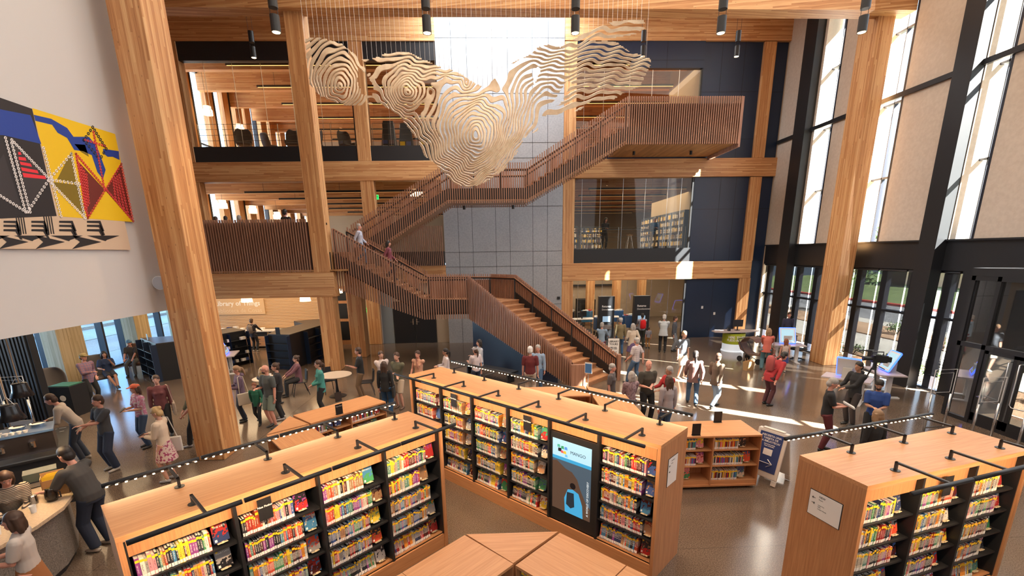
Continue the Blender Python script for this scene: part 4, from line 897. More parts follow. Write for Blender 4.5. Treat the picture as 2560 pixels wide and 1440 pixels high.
# dark bookcases of the Library of Things
def dark_case(poly, h, label, face):
    e = empty('dark_bookcase', label=label, cat='bookcase', group='dark zigzag bookcases')
    MB().prism(poly, h-.04, h, mat('dark_top', (.05, .045, .045), .35)).build('top_panel', e); n_ = len(poly)
    MB().prism([(poly[0][0]+(p[0]-poly[0][0])*.995, poly[0][1]+(p[1]-poly[0][1])*.995) for p in poly], 0, h-.04, BLACK).build('body', e)
    for (a, b) in face:
        a, b = Vector((*a, 0)), Vector((*b, 0)); d = (b-a).normalized(); nn = Vector((d.y, -d.x, 0)); L_ = (b-a).length
        nb_ = max(1, round(L_/.95))
        for j in range(4):
            z = .18+j*(h-.25)/4; MB().bar(a+nn*.10+Vector((0, 0, z)), b+nn*.10+Vector((0, 0, z)), .18, .02, BLACK).build('shelf', e)
        for k in range(nb_+1):
            p = a.lerp(b, k/nb_)+nn*.10; MB().bar(p, p+Vector((0, 0, h-.05)), .02, .2, NAVY, up=nn).build('upright', e)
    return e
d1 = at(345, 845, 1.5), at(385, 862, 1.5), at(468, 838, 1.5), at(470, 818, 1.5), at(400, 830, 1.5)
dark_case([(-14.6, 19.0), (-13.0, 17.6), (-12.35, 18.2), (-11.2, 20.6), (-12.2, 21.4), (-13.4, 19.4)], 1.5, 'dark blue low bookcase with glossy top behind the big column on the left', [((-14.5, 18.9), (-13.0, 17.6)), ((-12.35, 18.2), (-11.2, 20.6))])
dark_case([(-9.6, 19.3), (-8.6, 19.05), (-8.45, 20.1), (-8.0, 22.9), (-9.0, 23.75), (-10.2, 23.3), (-9.3, 22.2), (-9.75, 20.3)], 1.5, 'dark zigzag bookcase with brown top before the Library of Things counter', [((-8.45, 20.1), (-8.0, 22.9)), ((-9.6, 19.3), (-8.6, 19.05))])
rr = random.Random(3)
for i in range(26):
    t = rr.random(); j = rr.randrange(4); p = Vector((-12.35, 18.2, 0)).lerp(Vector((-11.2, 20.6, 0)), .06+.88*t)+Vector((.13, -.06, .192+j*.3125))
    o = MB().cbox((0, 0, .06), (.12, .10, .12), rr.choice((LABEL, BLUEP, PS, STEEL))).build('box', loc=p, rot=(0, 0, 1.1)); tag(o, 'small item on the shelves of the dark blue bookcase behind the big column', 'box', 'items on the dark bookcase shelves')
table_sign(-13.9, 18.45, 1.5, -.7, '', 'small dark sign standing on the glossy dark bookcase top'); table_sign(-9.1, 19.15, 1.5, -.2, '', 'small dark sign standing on the zigzag bookcase', .2, .3)
# black screen with security gates on the left
b = MB(); b.box(-17, -12.95, 12.9, 13.1, 0, 3.5, BLACK)
for i in range(40): b.box(-16.95+i*.1, -16.90+i*.1, 12.86, 12.9, 0, 3.5, BLACK)
b.build('wall_black_screen', kind=S)
o = empty('trash_can', (-13.2, 13.9, 0), 0, 'dark recycling bin with round emblem and green opening by the brown armchair', 'bin')
MB().box(-.35, .35, -.3, .3, 0, .95, BLACK).build('body', o); MB().box(-.3, .3, -.25, .25, .95, .97, mat('bin_green', (.02, .14, .07), .5)).build('lid', o); MB().lathe([(0, 0), (.09, 0), (.09, .004), (0, .004)], 16, M4=Matrix.Translation((.1, -.3, .6)) @ Matrix.Rotation(R90, 4, 'X'), m=LABEL).build('emblem', o)
o = empty('trash_can', (-13.9, 12.2, 0), 0, 'narrow grey litter bin with a steel top before the black screen', 'bin'); MB().box(-.18, .18, -.18, .18, 0, .9, BLACK).build('body', o); MB().box(-.19, .19, -.19, .19, .9, 1.0, STEEL).build('lid', o)
ACR = glass('acrylic', (.94, .96, .98), .8)
def gate(x, y, rz, label, solid=True, h=1.65):
    o = empty('security_gate', (x, y, 0), rz, label, 'security gate', 'clear security gates')
    for sx in (-.27, .27): MB().tube([(sx, 0, 0), (sx, 0, 1.0)], .028, 10, STEEL).build('post', o, smooth=True)
    MB().add([(-.3, 0, .5), (.3, 0, .5), (.3, 0, h), (-.3, 0, h)], [(0, 1, 2, 3)], ACR).build('clear_panel', o)
    f = MB(); f.tube([(-.30, 0, .9), (-.30, 0, h), (.30, 0, h), (.30, 0, .9)], .010, 6, PLASTIC_W); f.tube([(-.22, 0, 1.05), (-.22, 0, h-.09), (.22, 0, h-.09), (.22, 0, 1.05), (-.22, 0, 1.05)], .006, 6, PLASTIC_W); f.build('edge_band', o)
    f = MB(); f.box(-.27, .27, -.02, .02, .05, .42, mat('gate_grey', (.3, .3, .3), .4)) if solid else f.box(-.27, .27, -.01, .01, .08, .12, STEEL); f.build('foot_panel', o); return o
gate(-13.0, 12.2, .2, 'clear security gate with grey foot panel on the left before the black screen')
gate(11.35, 10.75, .05, 'clear security gate left of the entrance doors', False); gate(11.75, 9.95, .05, 'clear security gate right before the entrance door', False); gate(12.05, 9.2, .05, 'clear security gate nearest the right edge', False)
# lounge chairs by the left glazing
CH = mat('chair_shell', (.10, .085, .08), .6); CHR = mat('brown_leather', (.14, .07, .045), .5)
def lounge(x, y, rz, label, m):
    o = empty('lounge_chair', (x, y, 0), rz, label, 'armchair', 'wing armchairs by the glazing')
    b = MB(); prof = [(-.34, .40, .40), (-.40, .62, .44), (-.42, .95, .42), (-.30, 1.18, .36)]
    vs = []; 
    for i, (w_, z, dp) in enumerate(((.30, .40, .18), (.38, .58, .30), (.40, .85, .36), (.36, 1.08, .40), (.20, 1.2, .42))):
        for a in (-1.25, -.8, -.4, 0, .4, .8, 1.25): vs.append((w_*math.sin(a)/math.sin(1.25)*1.0, dp-.26*(1-math.cos(a)), z))
    fs = [(i*7+j, i*7+j+1, (i+1)*7+j+1, (i+1)*7+j) for i in range(4) for j in range(6)]
    q = b.add(vs, fs, m).build('backrest', o, smooth=True); s_ = q.modifiers.new('t', 'SOLIDIFY'); s_.thickness = .05; s_ = q.modifiers.new('s', 'SUBSURF'); s_.levels = s_.render_levels = 1
    q = MB().box(-.33, .33, -.32, .28, .34, .46, m).build('seat', o); bevel(q, .05, 3)
    for s_ in (-1, 1):
        q = MB().box(s_*.34-.04, s_*.34+.04, -.22, .2, .44, .62, m).build('armrest', o); bevel(q, .03)
        for yy in (-.26, .24): MB().tube([(s_*.22, yy*.8, .36), (s_*.31, yy*1.15, 0)], [.018, .012], 6, STEEL).build('leg', o)
    return o
lounge(-14.6, 14.9, .8, 'large dark winged armchair, empty, before the pale column', CH)
lounge(-14.75, 16.95, .95, 'dark winged armchair tipped towards the window, beside the woman in navy', CH)
lounge(-15.05, 19.15, .3, 'brown winged armchair in which a man in a blue cap sits', CHR)
for (x, y0, y1) in ((-16.5, 17.2, 18.3),(-16.5, 20.95, 21.8)): column(x-.3, x+.3, y0, y1, 0, 3.5, 'pale timber column by the left glazing, %s' % ('left of the two windows' if y0 < 18 else 'behind the man in the blue cap'), m=PALEZ)
def side_chair(x, y, rz, label, m=None, grp='black side chairs'):
    m = m or BLACK; o = empty('side_chair', (x, y, 0), rz, label, 'chair', grp)
    bevel(MB().box(-.22, .22, -.22, .22, .43, .46, m).build('seat', o), .012)
    q = MB().add([(a*.21, .21+.05*(1-abs(a))+zz*.1, .47+zz) for zz in (0, .2, .38) for a in (-1, -.5, 0, .5, 1)], [(i*5+j, i*5+j+1, (i+1)*5+j+1, (i+1)*5+j) for i in range(2) for j in range(4)], m).build('backrest', o); q.modifiers.new('t', 'SOLIDIFY').thickness = .02
    for sx in (-1, 1):
        for sy in (-1, 1): MB().tube([(sx*.16, sy*.14, .44), (sx*.24, sy*.26, 0)], .012, 6, BLACK).build('leg', o)
    return o
def round_table(x, y, r, h, label, grp='round tables'):
    o = empty('round_table', (x, y, 0), 0, label, 'table', grp); MB().lathe([(0, h-.03), (r-.01, h-.03), (r, h-.015), (r, h), (0, h)], 40, m=mat('table_top', (.55, .45, .36), .35)).build('tabletop', o)
    MB().lathe([(.03, .03), (.06, .1), (.035, .4), (.03, h-.03)], 12, m=BLACK).build('pedestal', o, smooth=True); MB().lathe([(0, 0), (.28, 0), (.28, .015), (.05, .03), (0, .03)], 24, m=BLACK).build('base', o)
p = at(845, 990); round_table(p.x, p.y, .52, .76, 'round white-topped table on a black pedestal, right of the woman in teal')
side_chair(p.x-.45, p.y+.5, .7, 'black side chair behind the round white table, left one'); side_chair(p.x+.95, p.y+.15, -1.3, 'black side chair right of the round white table')
p = Vector((-7.66, 14.87, 0)); round_table(p.x, p.y, .42, .76, 'small round table with cups where the blond woman sits')
CUP = mat('paper_cup', (.85, .83, .8), .5)
for i, (dx, dy) in enumerate(((-.15, .1), (.12, -.1), (.05, .2))): tag(MB().lathe([(.028, 0), (.038, .10), (.035, .10), (.026, .004)], 14, m=CUP).build('cup', loc=(p.x+dx, p.y+dy, .76)), 'paper cup on the small round table, %s' % ('left one', 'front one', 'rear one')[i], 'cup', 'cups on the small table')
# staff room behind the ground floor glass
GPX = [4.5, 5.9, 7.3, 8.7]
def glazing(name, x0, x1, z0, z1, xs, y=YF+.2, m=None):
    e = empty(name, kind=S); MB().box(x0, x1, y, y+.012, z0, z1, GLASS).build('glass_pane', e)
    f = MB()
    for x in xs: f.box(x-.006, x+.006, y-.012, y+.02, z0, z1, STEEL)
    f.box(x1-.06, x1+.02, y-.05, y+.1, z0, z1, BLACK); f.build('window_frame', e)
glazing('window_30', 4.11, 10.2, 0, 3.18, (4.4, 5.7, 7.05, 8.35, 9.3)); glazing('window_31', 4.11, 10.2, 4.79, 8.24, (4.5, 5.45, 6.6, 7.75, 8.9, 9.6)); glazing('window_32', 4.11, 10.2, 9.79, 13.1, (4.5, 5.45, 6.7, 7.8, 9.1)); glazing('window_33', -14.3, -6.56, 9.79, 13.43, (-13.3, -12.0, -10.7, -9.4, -8.1)); glazing('window_34', -5.88, -2.54, 9.79, 13.43, (-4.9, -3.7))
def rail_bars(x0, x1, z0, label, y=YF+.5):
    o = empty('guard_rail', label=label, cat='railing', group='steel guard rails behind the glass')
    n_ = int((x1-x0)/1.35)+1
    for i in range(n_+1):
        x = x0+(x1-x0)*i/n_; MB().box(x-.008, x+.008, y-.025, y+.025, z0, z0+1.1, STEEL).build('post', o)
    for z in (.35, .6, .85, 1.08): MB().tube([(x0, y-.03, z0+z), (x1, y-.03, z0+z)], .010, 6, STEEL).build('bar', o)
rail_bars(4.15, 10.1, 4.79, 'steel guard rail behind the glass of the second floor room on the right'); rail_bars(-14.2, -6.6, 9.79, 'steel guard rail behind the glass of the top floor on the left'); rail_bars(-5.85, -2.6, 9.79, 'steel guard rail behind the glass beside the sculpture on the top floor')
for i, (px, tx) in enumerate(((1517, 'Returns|Devoluciones'), (1605, 'Returns|Devoluciones'))):
    p = aty(px, 800, YF-.25); o = empty('returns_station', (p.x, YF+.02, 0), 0, ('left', 'right')[i]+' tall black returns station headed Returns at the glass of the ground floor', 'returns machine', 'returns stations')
    MB().box(-.42, .42, -.15, .15, 0, 2.35, BLACK).build('casing', o); MB().box(-.2, .2, -.17, -.15, 1.0, 1.3, mat('screen_dim', (.2, .3, .4), .3, emit=(.3, .45, .6), es=.6)).build('screen', o)
    MB().box(-.3, .3, -.16, -.15, .6, .85, STEEL).build('slot', o)
    a, b = tx.split('|'); text(a, .15, (-.26, -.156, 1.78), (R90, 0, 0), LABEL, o, bold=.003); text(b, .13, (-.26, -.156, 1.62), (R90, 0, 0), LABEL, o)
for i, x in enumerate((5.4, 7.3, 9.2)):
    column(x+.6, x+1.1, 30+i*.6, 30.5+i*.6, 0, 4.2, 'timber column inside the returns room, %s from the left' % ORD[i])
def desk(x, y, rz, label, top=None, mon=True):
    o = empty('desk', (x, y, 0), rz, label, 'desk', 'desks of the staff room'); MB().box(-.75, .75, -.38, .38, .71, .74, top or PLASTIC_W).build('tabletop', o)
    for sx in (-.68, .68):
        for sy in (-.32, .32): MB().box(sx-.02, sx+.02, sy-.02, sy+.02, 0, .71, STEEL).build('leg', o)
    if mon:
        m_ = empty('monitor', (x, y, .74), rz, 'computer monitor on the '+label, 'monitor', 'monitors of the staff room'); MB().box(-.28, .28, -.02, .02, .12, .46, BLACK).build('screen', m_); MB().box(-.04, .04, -.03, .03, 0, .14, BLACK).build('stand', m_)
desk(5.2, 27.4, .1, 'white desk just behind the left returns station'); desk(6.9, 28.2, -.2, 'white desk between the two returns stations'); desk(8.9, 28.6, .3, 'white desk behind the right returns station'); desk(4.75, 31.9, 0, 'white desk along the back left of the staff room')
for i, (x, y, c) in enumerate(((6.1, 26.3, (.03, .12, .35)), (7.9, 26.9, (.03, .12, .35)), (7.9, 29.3, (.02, .1, .3)), (5.9, 29.4, (.03, .15, .3)), (4.7, 29.2, (.02, .02, .03)))):
    o = empty('cart', (x, y, 0), rr.uniform(-.4, .4), 'blue returns cart on wheels in the staff room, %s from the glass' % ORD[i] if i < 4 else 'black cart at the left of the staff room', 'cart', 'returns carts'); q = mat('cart_%d' % i, c, .5)
    b = MB(); b.box(-.35, .35, -.25, .25, .25, .95, q); b.build('bin', o)
    for sx in (-.3, .3):
        for sy in (-.2, .2): MB().ball((sx, sy, .07), .07, 8, 5, BLACK).build('wheel', o)
    for k in range(3): tag(MB().box(-.12, .12, -.1, .1, 0, .05+.02*k, rr.choice((PS, LABEL, mat('red_box', (.5, .05, .04))))).build('book', loc=(x-.15+.15*k, y, .95), rot=(0, 0, rr.uniform(0, 3))), 'returned book lying in a staff room cart', 'book', 'returned books in the carts')
o = tag(MB().box(3.7, 8.6, 32.7, 33.0, 2.3, 2.4, BLACK).build('wall_rail'), 'long dark rail on the back wall of the staff room', 'rail')
b = MB(); b.box(-.6, .6, -.5, .5, 0, 1.5, DARK)
tag(b.build('book_sorter', loc=(6.2, 31.5, 0)), 'dark sorting machine at the back of the staff room', 'machine')
# bookcases of the second floor room
for i in range(4):
    o = empty('bookcase', (10.3, 26.5+i*1.9, 4.79), R90, 'dark bookcase along the right wall of the second floor room, %s from the glass' % ORD[i], 'bookcase', 'second floor bookcases'); MB().box(-.9, .9, -.25, .0, 0, 2.0, NAVY).build('body', o)
    for j in range(5):
        b = MB()
        for k in range(24): b.box(-.82+k*.068, -.82+k*.068+.05, .0, .02, .15+j*.37, .15+j*.37+rr.uniform(.18, .26), rr.choice((LABEL, STICK, PS, BLUEP, CHR)))
        b.build('books', o)['kind'] = 'stuff'
for i, (x, y) in enumerate(((5.0, 33), (7.0, 34), (5.6, 36))):
    o = empty('bookcase', (x, y, 4.79), 0, 'dark bookcase deep in the second floor room, %s from the left' % ('first', 'last', 'middle')[i], 'bookcase', 'second floor bookcases'); MB().box(-.8, .8, -.2, .2, 0, 1.6, BLACK).build('body', o)
    b = MB()
    for j in range(4):
        for k in range(22): b.box(-.74+k*.068, -.74+k*.068+.05, -.23, -.2, .12+j*.37, .12+j*.37+rr.uniform(.18, .26), rr.choice((LABEL, STICK, PS, BLUEP, CHR)))
    b.build('books', o)['kind'] = 'stuff'
def stool(x, y, z, label, m):
    o = empty('stool', (x, y, z), 0, label, 'stool', 'stools behind the glass'); MB().lathe([(0, .70), (.17, .70), (.18, .74), (0, .75)], 16, m=m).build('seat', o)
    for a in range(4): MB().tube([(.08*math.cos(a*1.57+.8), .08*math.sin(a*1.57+.8), .7), (.24*math.cos(a*1.57+.8), .24*math.sin(a*1.57+.8), 0)], .012, 5, STEEL).build('leg', o)
for i, x in enumerate((4.7, 5.2, 5.7, 7.4, 8.3)): stool(x, 25.7, 4.79, 'bar stool behind the second floor guard rail, %s from the left' % ORD[i], mat('stool_tan', (.5, .3, .15)))
o = empty('counter', (6.8, 25.35, 4.79), 0, 'narrow high counter behind the second floor guard rail', 'counter'); MB().box(-2.5, 2.5, -.2, .2, .98, 1.02, BLACK).build('worktop', o); [MB().box(x-.03, x+.03, -.03, .03, 0, .98, BLACK).build('leg', o) for x in (-2.3, 0, 2.3)]
# upper left reading room: armchairs and tables
for i, (x, y, a) in enumerate(((-12.6, 25.8, .4), (-11.9, 27.2, 2.4), (-10.2, 26.0, .1), (-9.2, 26.2, -.6), (-7.6, 26.4, .9), (-13.4, 28, 1.2))):
    o = lounge(x, y, a, 'dark armchair in the top floor reading room, %s from the left window wall' % ('second', 'third', 'fourth', 'fifth', 'last', 'nearest')[i], CH); o.location.z = 9.79; o['group'] = 'reading room armchairs'
for i, (x, y) in enumerate(((-5.3, 26), (-4.5, 26.4), (-3.4, 26.2))):
    o = empty('display_rack', (x, y, 9.79), 0, 'dark magazine rack behind the sculpture on the top floor, %s from the left' % ORD[i], 'rack', 'magazine racks'); MB().add([(-.4, -.3, 0), (.4, -.3, 0), (.4, .3, 0), (-.4, .3, 0), (-.25, -.05, 1.5), (.25, -.05, 1.5), (.25, .05, 1.5), (-.25, .05, 1.5)], ((0, 3, 2, 1), (4, 5, 6, 7), (0, 1, 5, 4), (2, 3, 7, 6), (1, 2, 6, 5), (0, 4, 7, 3)), BLACK).build('frame', o)
    b = MB()
    for j in range(5):
        for k in range(2): b.add([(-.3+k*.32, -.30+j*.055, .1+j*.28), (-.04+k*.32, -.30+j*.055, .1+j*.28), (-.04+k*.32, -.26+j*.055, .3+j*.28), (-.3+k*.32, -.26+j*.055, .3+j*.28)], [(0, 1, 2, 3)], rr.choice((LABEL, PS, BLUEP, STICK, CHR)))
    b.build('magazines', o)
for i, (px, py, yy) in enumerate(((519, 278, 29), (600, 322, 32), (557, 512, 29), (632, 525, 31), (693, 540, 33), (1040, 480, 27.5))):
    p = aty(px, py, yy); o = empty('pendant_lamp', p, 0, ('round lit shade in the top reading room, nearest the window', 'second lit shade in the top reading room', 'lit shade on the second floor, nearest the windows', 'second lit shade on the second floor left', 'third lit shade on the second floor left', 'large domed lit shade seen through the stair slats')[i], 'pendant lamp', 'drum pendant lamps upstairs')
    r_ = .24 if i < 5 else .38; MB().lathe([(0, -.2), (r_, -.2), (r_, .05), (r_*.8, .12), (r_*.8, .25), (0, .25)], 18, m=SHADE).build('lamp_shade', o); MB().tube([(0, 0, .2), (0, 0, (15.0 if p.z > 9.3 else 9.2)-p.z)], .008, 5, BLACK).build('cord', o)
# ---------------------------------------------------------------- hanging sculpture of cut plywood contours
PLY = veneer('plywood_strip', (.70, .52, .35), (.86, .71, .52), (6, 6, 6), rough=.55)
def sculpture():
    cps = [(1190, 335, 19.4)]
    def ring(cx, cy, rx, ry, L, n=8, ph=0.):
        for i in range(n): a = ph+i*2*math.pi/n; cps.append((cx+rx*math.cos(a), cy+ry*math.sin(a), L))
    ring(1190, 336, 16, 18, 17.6, 6); ring(1190, 335, 34, 38, 15.2); ring(1190, 332, 54, 66, 12.6, 8)
    for L, pts in {10: [(1112, 322), (1118, 262), (1150, 248), (1190, 258), (1184, 428), (1146, 398)], 9.6: [(1232, 256), (1262, 250), (1266, 300), (1244, 366), (1208, 412)],
        6.4: [(1064, 300), (1082, 212), (1112, 190), (1150, 208), (1180, 450), (1104, 392)], 5.4: [(1304, 222), (1294, 290), (1266, 360), (1222, 424)], 8.4: [(1195, 238), (1240, 222), (1272, 190), (1302, 165)],
        3.5: [(1035, 300), (1075, 360), (1120, 418), (1172, 455), (1120, 180), (1165, 206)], 9: [(1250, 196), (1290, 160)], 1.6: [(1216, 444), (1262, 402), (1308, 330), (1330, 262)], -1: [(1222, 456), (1264, 424), (1294, 384), (1346, 326), (1405, 287)],
        1: [(1000, 290), (1048, 350), (1064, 392), (1120, 446), (1168, 470), (960, 262)],
        11: [(1020, 226)], 10: [(850, 216)]}.items():
        for p in pts: cps.append((*p, L))
    ring(1020, 226, 13, 14, 9.6, 5); ring(1021, 227, 32, 33, 7); ring(1022, 230, 50, 55, 4.2)
    ring(850, 216, 13, 14, 8.6, 5); ring(849, 214, 30, 34, 6.6); ring(848, 208, 47, 62, 4.2); ring(850, 190, 72, 90, 1.2, 10)
    for x, y, L in ((925, 155, 2), (960, 142, 1), (1000, 134, .5), (1050, 146, .8), (1095, 170, 2), (935, 200, 2.6), (950, 240, 1.5), (905, 160, 1.5), (990, 105, -2.5), (940, 115, -2.5), (1045, 112, -2.5), (870, 85, -2.5), (800, 75, -2.5), (1120, 172, 3), (1150, 186, 4), (1180, 206, 6),
        (1345, 124, 11), (1380, 116, 12.4), (1405, 122, 12.4), (1340, 165, 7), (1385, 150, 9), (1355, 215, 2.6), (1395, 200, 4.6), (1350, 262, .3), (1380, 255, 0), (1420, 240, 1.4), (1450, 268, -1.6), (1365, 175, 6.4),
        (1440, 102, 13), (1480, 80, 13.4), (1540, 60, 14), (1605, 52, 14.4), (1500, 92, 12), (1470, 118, 10.6), (1520, 116, 10.6), (1580, 138, 9.4), (1460, 140, 8.6), (1520, 140, 8.4), (1460, 160, 6.8), (1530, 162, 6.4), (1600, 158, 6.8),
        (1450, 182, 5), (1525, 186, 4.2), (1590, 196, 3.2), (1440, 210, 3), (1500, 212, 2), (1565, 222, 1), (1435, 235, 1.2), (1490, 238, 0), (1545, 246, -1)): cps.append((x, y, L))
    P = np.array(cps, float); X = P[:, :2]; v = P[:, 2]
    K = np.linalg.norm(X[:, None]-X[None], axis=2); K = K+np.eye(len(P))*-1.5
    A = np.block([[K, np.ones((len(P), 1)), X], [np.ones((1, len(P))), np.zeros((1, 3))], [X.T, np.zeros((2, 3))]])
    wts = np.linalg.solve(A, np.concatenate([v, [0, 0, 0]]))
    s = 3.0; xs = np.arange(757, 1636, s); ys = np.arange(44, 480, s); GX, GY = np.meshgrid(xs, ys)
    wx = GX+2.6*np.sin(GY/11.+GX/23.)+1.8*np.sin(GX/9.-GY/17.); wy = GY+3.2*np.sin(GX/12.+GY/31.)+2.2*np.sin(GX/7.3+GY/8.)
    Q = np.stack([wx.ravel(), wy.ravel()], 1); D = np.zeros(len(Q))
    for a in range(0, len(Q), 4000):
        q = Q[a:a+4000]; D[a:a+4000] = np.linalg.norm(q[:, None]-X[None], axis=2) @ wts[:len(P)]+wts[len(P)]+q @ wts[len(P)+1:]
    D = D.reshape(GX.shape)
    out = [(763, 97), (800, 95), (850, 108), (905, 150), (930, 148), (975, 130), (1020, 130), (1060, 150), (1100, 168), (1140, 178), (1180, 204), (1210, 220), (1245, 190), (1285, 155), (1320, 140), (1345, 118), (1375, 110), (1400, 118), (1440, 95), (1490, 68), (1540, 52), (1610, 50), (1612, 70), (1590, 85), (1530, 95), (1500, 100), (1540, 105), (1575, 130), (1625, 145), (1628, 160), (1600, 215), (1560, 232), (1530, 252), (1480, 250), (1450, 275), (1405, 285), (1350, 290), (1345, 325), (1310, 345), (1290, 385), (1260, 425), (1215, 455), (1175, 470), (1140, 460), (1090, 410), (1062, 390), (1045, 350), (1000, 290), (950, 258), (905, 262), (860, 262), (800, 240), (775, 210), (768, 150)]
    def inside(x, y, poly):
        c = False; j = len(poly)-1
        for i in range(len(poly)):
            (xi, yi), (xj, yj) = poly[i], poly[j]
            if (yi > y) != (yj > y) and x < (xj-xi)*(y-yi)/(yj-yi)+xi: c = not c
            j = i
        return c
    holes = [[(895, 165), (915, 185), (935, 215), (930, 240), (905, 235), (893, 205)], [(1330, 185), (1345, 165), (1352, 175), (1336, 215)], [(1470, 100), (1520, 96), (1500, 104)], [(1378, 262), (1418, 200), (1430, 206), (1400, 262)]]
    mask = np.array([[inside(x+s/2, y+s/2, out) and not any(inside(x+s/2, y+s/2, h) for h in holes) for x in xs[:-1]] for y in ys[:-1]])
    o = empty('hanging_sculpture', (0, 0, 0), 0, 'large wing-shaped hanging sculpture of pale cut plywood contour bands above the stair', 'sculpture')
    def clip(poly, lev, keep_above):
        r = []
        for i in range(len(poly)):
            a, b = poly[i], poly[(i+1) % len(poly)]; fa, fb = a[2]-lev, b[2]-lev
            if not keep_above: fa, fb = -fa, -fb
            if fa >= 0: r.append(a)
            if fa*fb < 0: t = fa/(fa-fb); r.append((a[0]+(b[0]-a[0])*t, a[1]+(b[1]-a[1])*t, a[2]+(b[2]-a[2])*t))
        return r
    bands = {}
    for j in range(len(ys)-1):
        for i in range(len(xs)-1):
            if not mask[j, i]: continue
            c = [(xs[i+a], ys[j+b], D[j+b, i+a]) for a, b in ((0, 0), (0, 1), (1, 1), (1, 0))]
            for tri in ((c[0], c[1], c[2]), (c[0], c[2], c[3])):
                lo, hi = min(t[2] for t in tri), max(t[2] for t in tri)
                for L in range(int(math.floor(lo)), int(math.floor(hi))+1):
                    q = clip(list(tri), L, True)
                    if len(q) > 2: q = clip(q, L+.56, False)
                    if len(q) > 2: bands.setdefault(L, []).append(q)
    for L, ps in sorted(bands.items()):
        vs = []; fs = []; idx = {}
        for q in ps:
            f = []
            for x, y, dd in q:
                k = (round(x, 2), round(y, 2))
                if k not in idx: idx[k] = len(vs); vs.append(aty(x, y, 17.0-.11*(.4*L+.6*dd)))
                if not f or f[-1] != idx[k]: f.append(idx[k])
            if len(f) > 2 and f[0] != f[-1] and len(set(f)) == len(f): fs.append(tuple(f))
        par = list(range(len(vs)))                     # each separate strip of a level becomes a part of its own
        def root(i):
            while par[i] != i: par[i] = par[par[i]]; i = par[i]
            return i
        for f in fs:
            for i in f[1:]: par[root(i)] = root(f[0])
        isl = {}
        for f in fs: isl.setdefault(root(f[0]), []).append(f)
        for f_ in isl.values():
            if len(f_) < 14: continue
            used = sorted({i for f in f_ for i in f}); mp = {i: k for k, i in enumerate(used)}
            q = MB().add([vs[i] for i in used], [tuple(mp[i] for i in f) for f in f_], PLY).build('contour_band', o); sd = q.modifiers.new('thick', 'SOLIDIFY'); sd.thickness = .035; sd.offset = 0
    rr = random.Random(5); b = MB()
    top = {i: None for i in range(len(xs)-1)}
    for i in range(2, len(xs)-3, 4):
        js = [j for j in range(len(ys)-1) if mask[j, i]]
        if not js: continue
        j = js[0]+rr.randrange(0, 4); j = min(j, len(ys)-1); p = aty(xs[i], ys[j], 17.0-D[j, i]*.11)
        b.tube([p, (p.x, p.y, 15.98)], .0035, 4, STEEL, caps=False)
    tag(b.build('suspension_wires', o), kind='stuff')
sculpture()
# ---------------------------------------------------------------- cylinder pendants
def pend(px, py, yy, r, h, label, lit=True, grp='black twin cylinder pendants', e=120):
    p = aty(px, py, yy); o = empty('cylinder_pendant', p, 0, label, 'pendant lamp', grp)
    MB().lathe([(r*.8, .02), (r, 0), (r, h), (0, h)], 18, m=BLACK).build('lamp_body', o, smooth=False); MB().lathe([(0, .004), (r*.80, .004), (r*.80, .018), (0, .018)], 18, m=LEDW).build('lens', o)
    MB().lathe([(0, h+.14), (r, h+.14), (r, 2*h+.14), (0, 2*h+.14)], 18, m=BLACK).build('upper_body', o)
    for s_ in (-1, 1): MB().tube([(s_*r*.85, 0, h*.5), (s_*r*.85, 0, (15.98 if yy > 14 else 15.98)-p.z)], .006, 5, BLACK).build('cable', o)
    lamp('pendant_spot', 'SPOT', p+Vector((0, 0, -.03)), e, (1, .72, .42), spot_size=1.7, spot_blend=.6, shadow_soft_size=.06)
for i, (px, py) in enumerate(((313, 85), (691, 82), (1068, 84), (1438, 84), (1802, 84), (2154, 82))): pend(px, py, 12.0, .10, .34, 'black twin cylinder pendant, %s from the left in the front row at the top' % ORD[i], e=420)
for i, (px, py) in enumerate(((635, 145), (1607, 142), (1841, 142))): pend(px, py, 19.6, .095, .36, 'smaller black twin cylinder pendant, %s' % ('left of the standing column', 'right of the sculpture tip', 'before the dark blue wall above the bridge')[i], grp='rear cylinder pendants', e=300)
# ---------------------------------------------------------------- painting and loudspeaker on the white wall
XP = -7.5
def onwall(x, y, d=0.): r_ = ray(x, y); p = CAM+r_*(XP/r_.x); return Vector((XP+d, p.y, p.z))
pt = empty('painting', (XP, 8, 5.9), 0, 'large abstract painting of yellow, black and red shapes on the white wall', 'painting'); PO = Vector((XP, 8, 5.9))
def pz(name, polys, m, d):
    b = MB()
    for p in polys: b.add([onwall(x, y, d)-PO for x, y in p], [tuple(range(len(p)))], m)
    return b.build(name, pt)
PY_, PK, PT_, PRD, PBL, PWH, POL = (mat('paint_yellow', (.85, .55, .01), .5), mat('paint_black', (.018, .015, .018), .5), mat('paint_tan', (.66, .50, .36), .6), mat('paint_red', (.55, .02, .03), .5), mat('paint_blue', (.01, .05, .33), .5), mat('paint_white', (.8, .76, .75), .5), mat('paint_olive', (.22, .15, .01), .5))
DRED = mat('paint_dark_red', (.16, .02, .015), .5)
y1, y0 = 9.98, 4.2; b = MB(); b.box(.004, .05, y0-8, 9.95-8, 4.83-5.9, 6.99-5.9, PT_); b.build('canvas', pt)
pz('black_field', [[(-200, 178), (72, 272), (134, 540), (-300, 560)]], PK, .052)
pz('yellow_field', [[(72, 270), (281, 335), (327, 555), (140, 541)]], PY_, .052)
pz('blue_field', [[(-200, 225), (0, 275), (68, 288), (95, 360), (0, 338), (-200, 330)]], PBL, .0535)
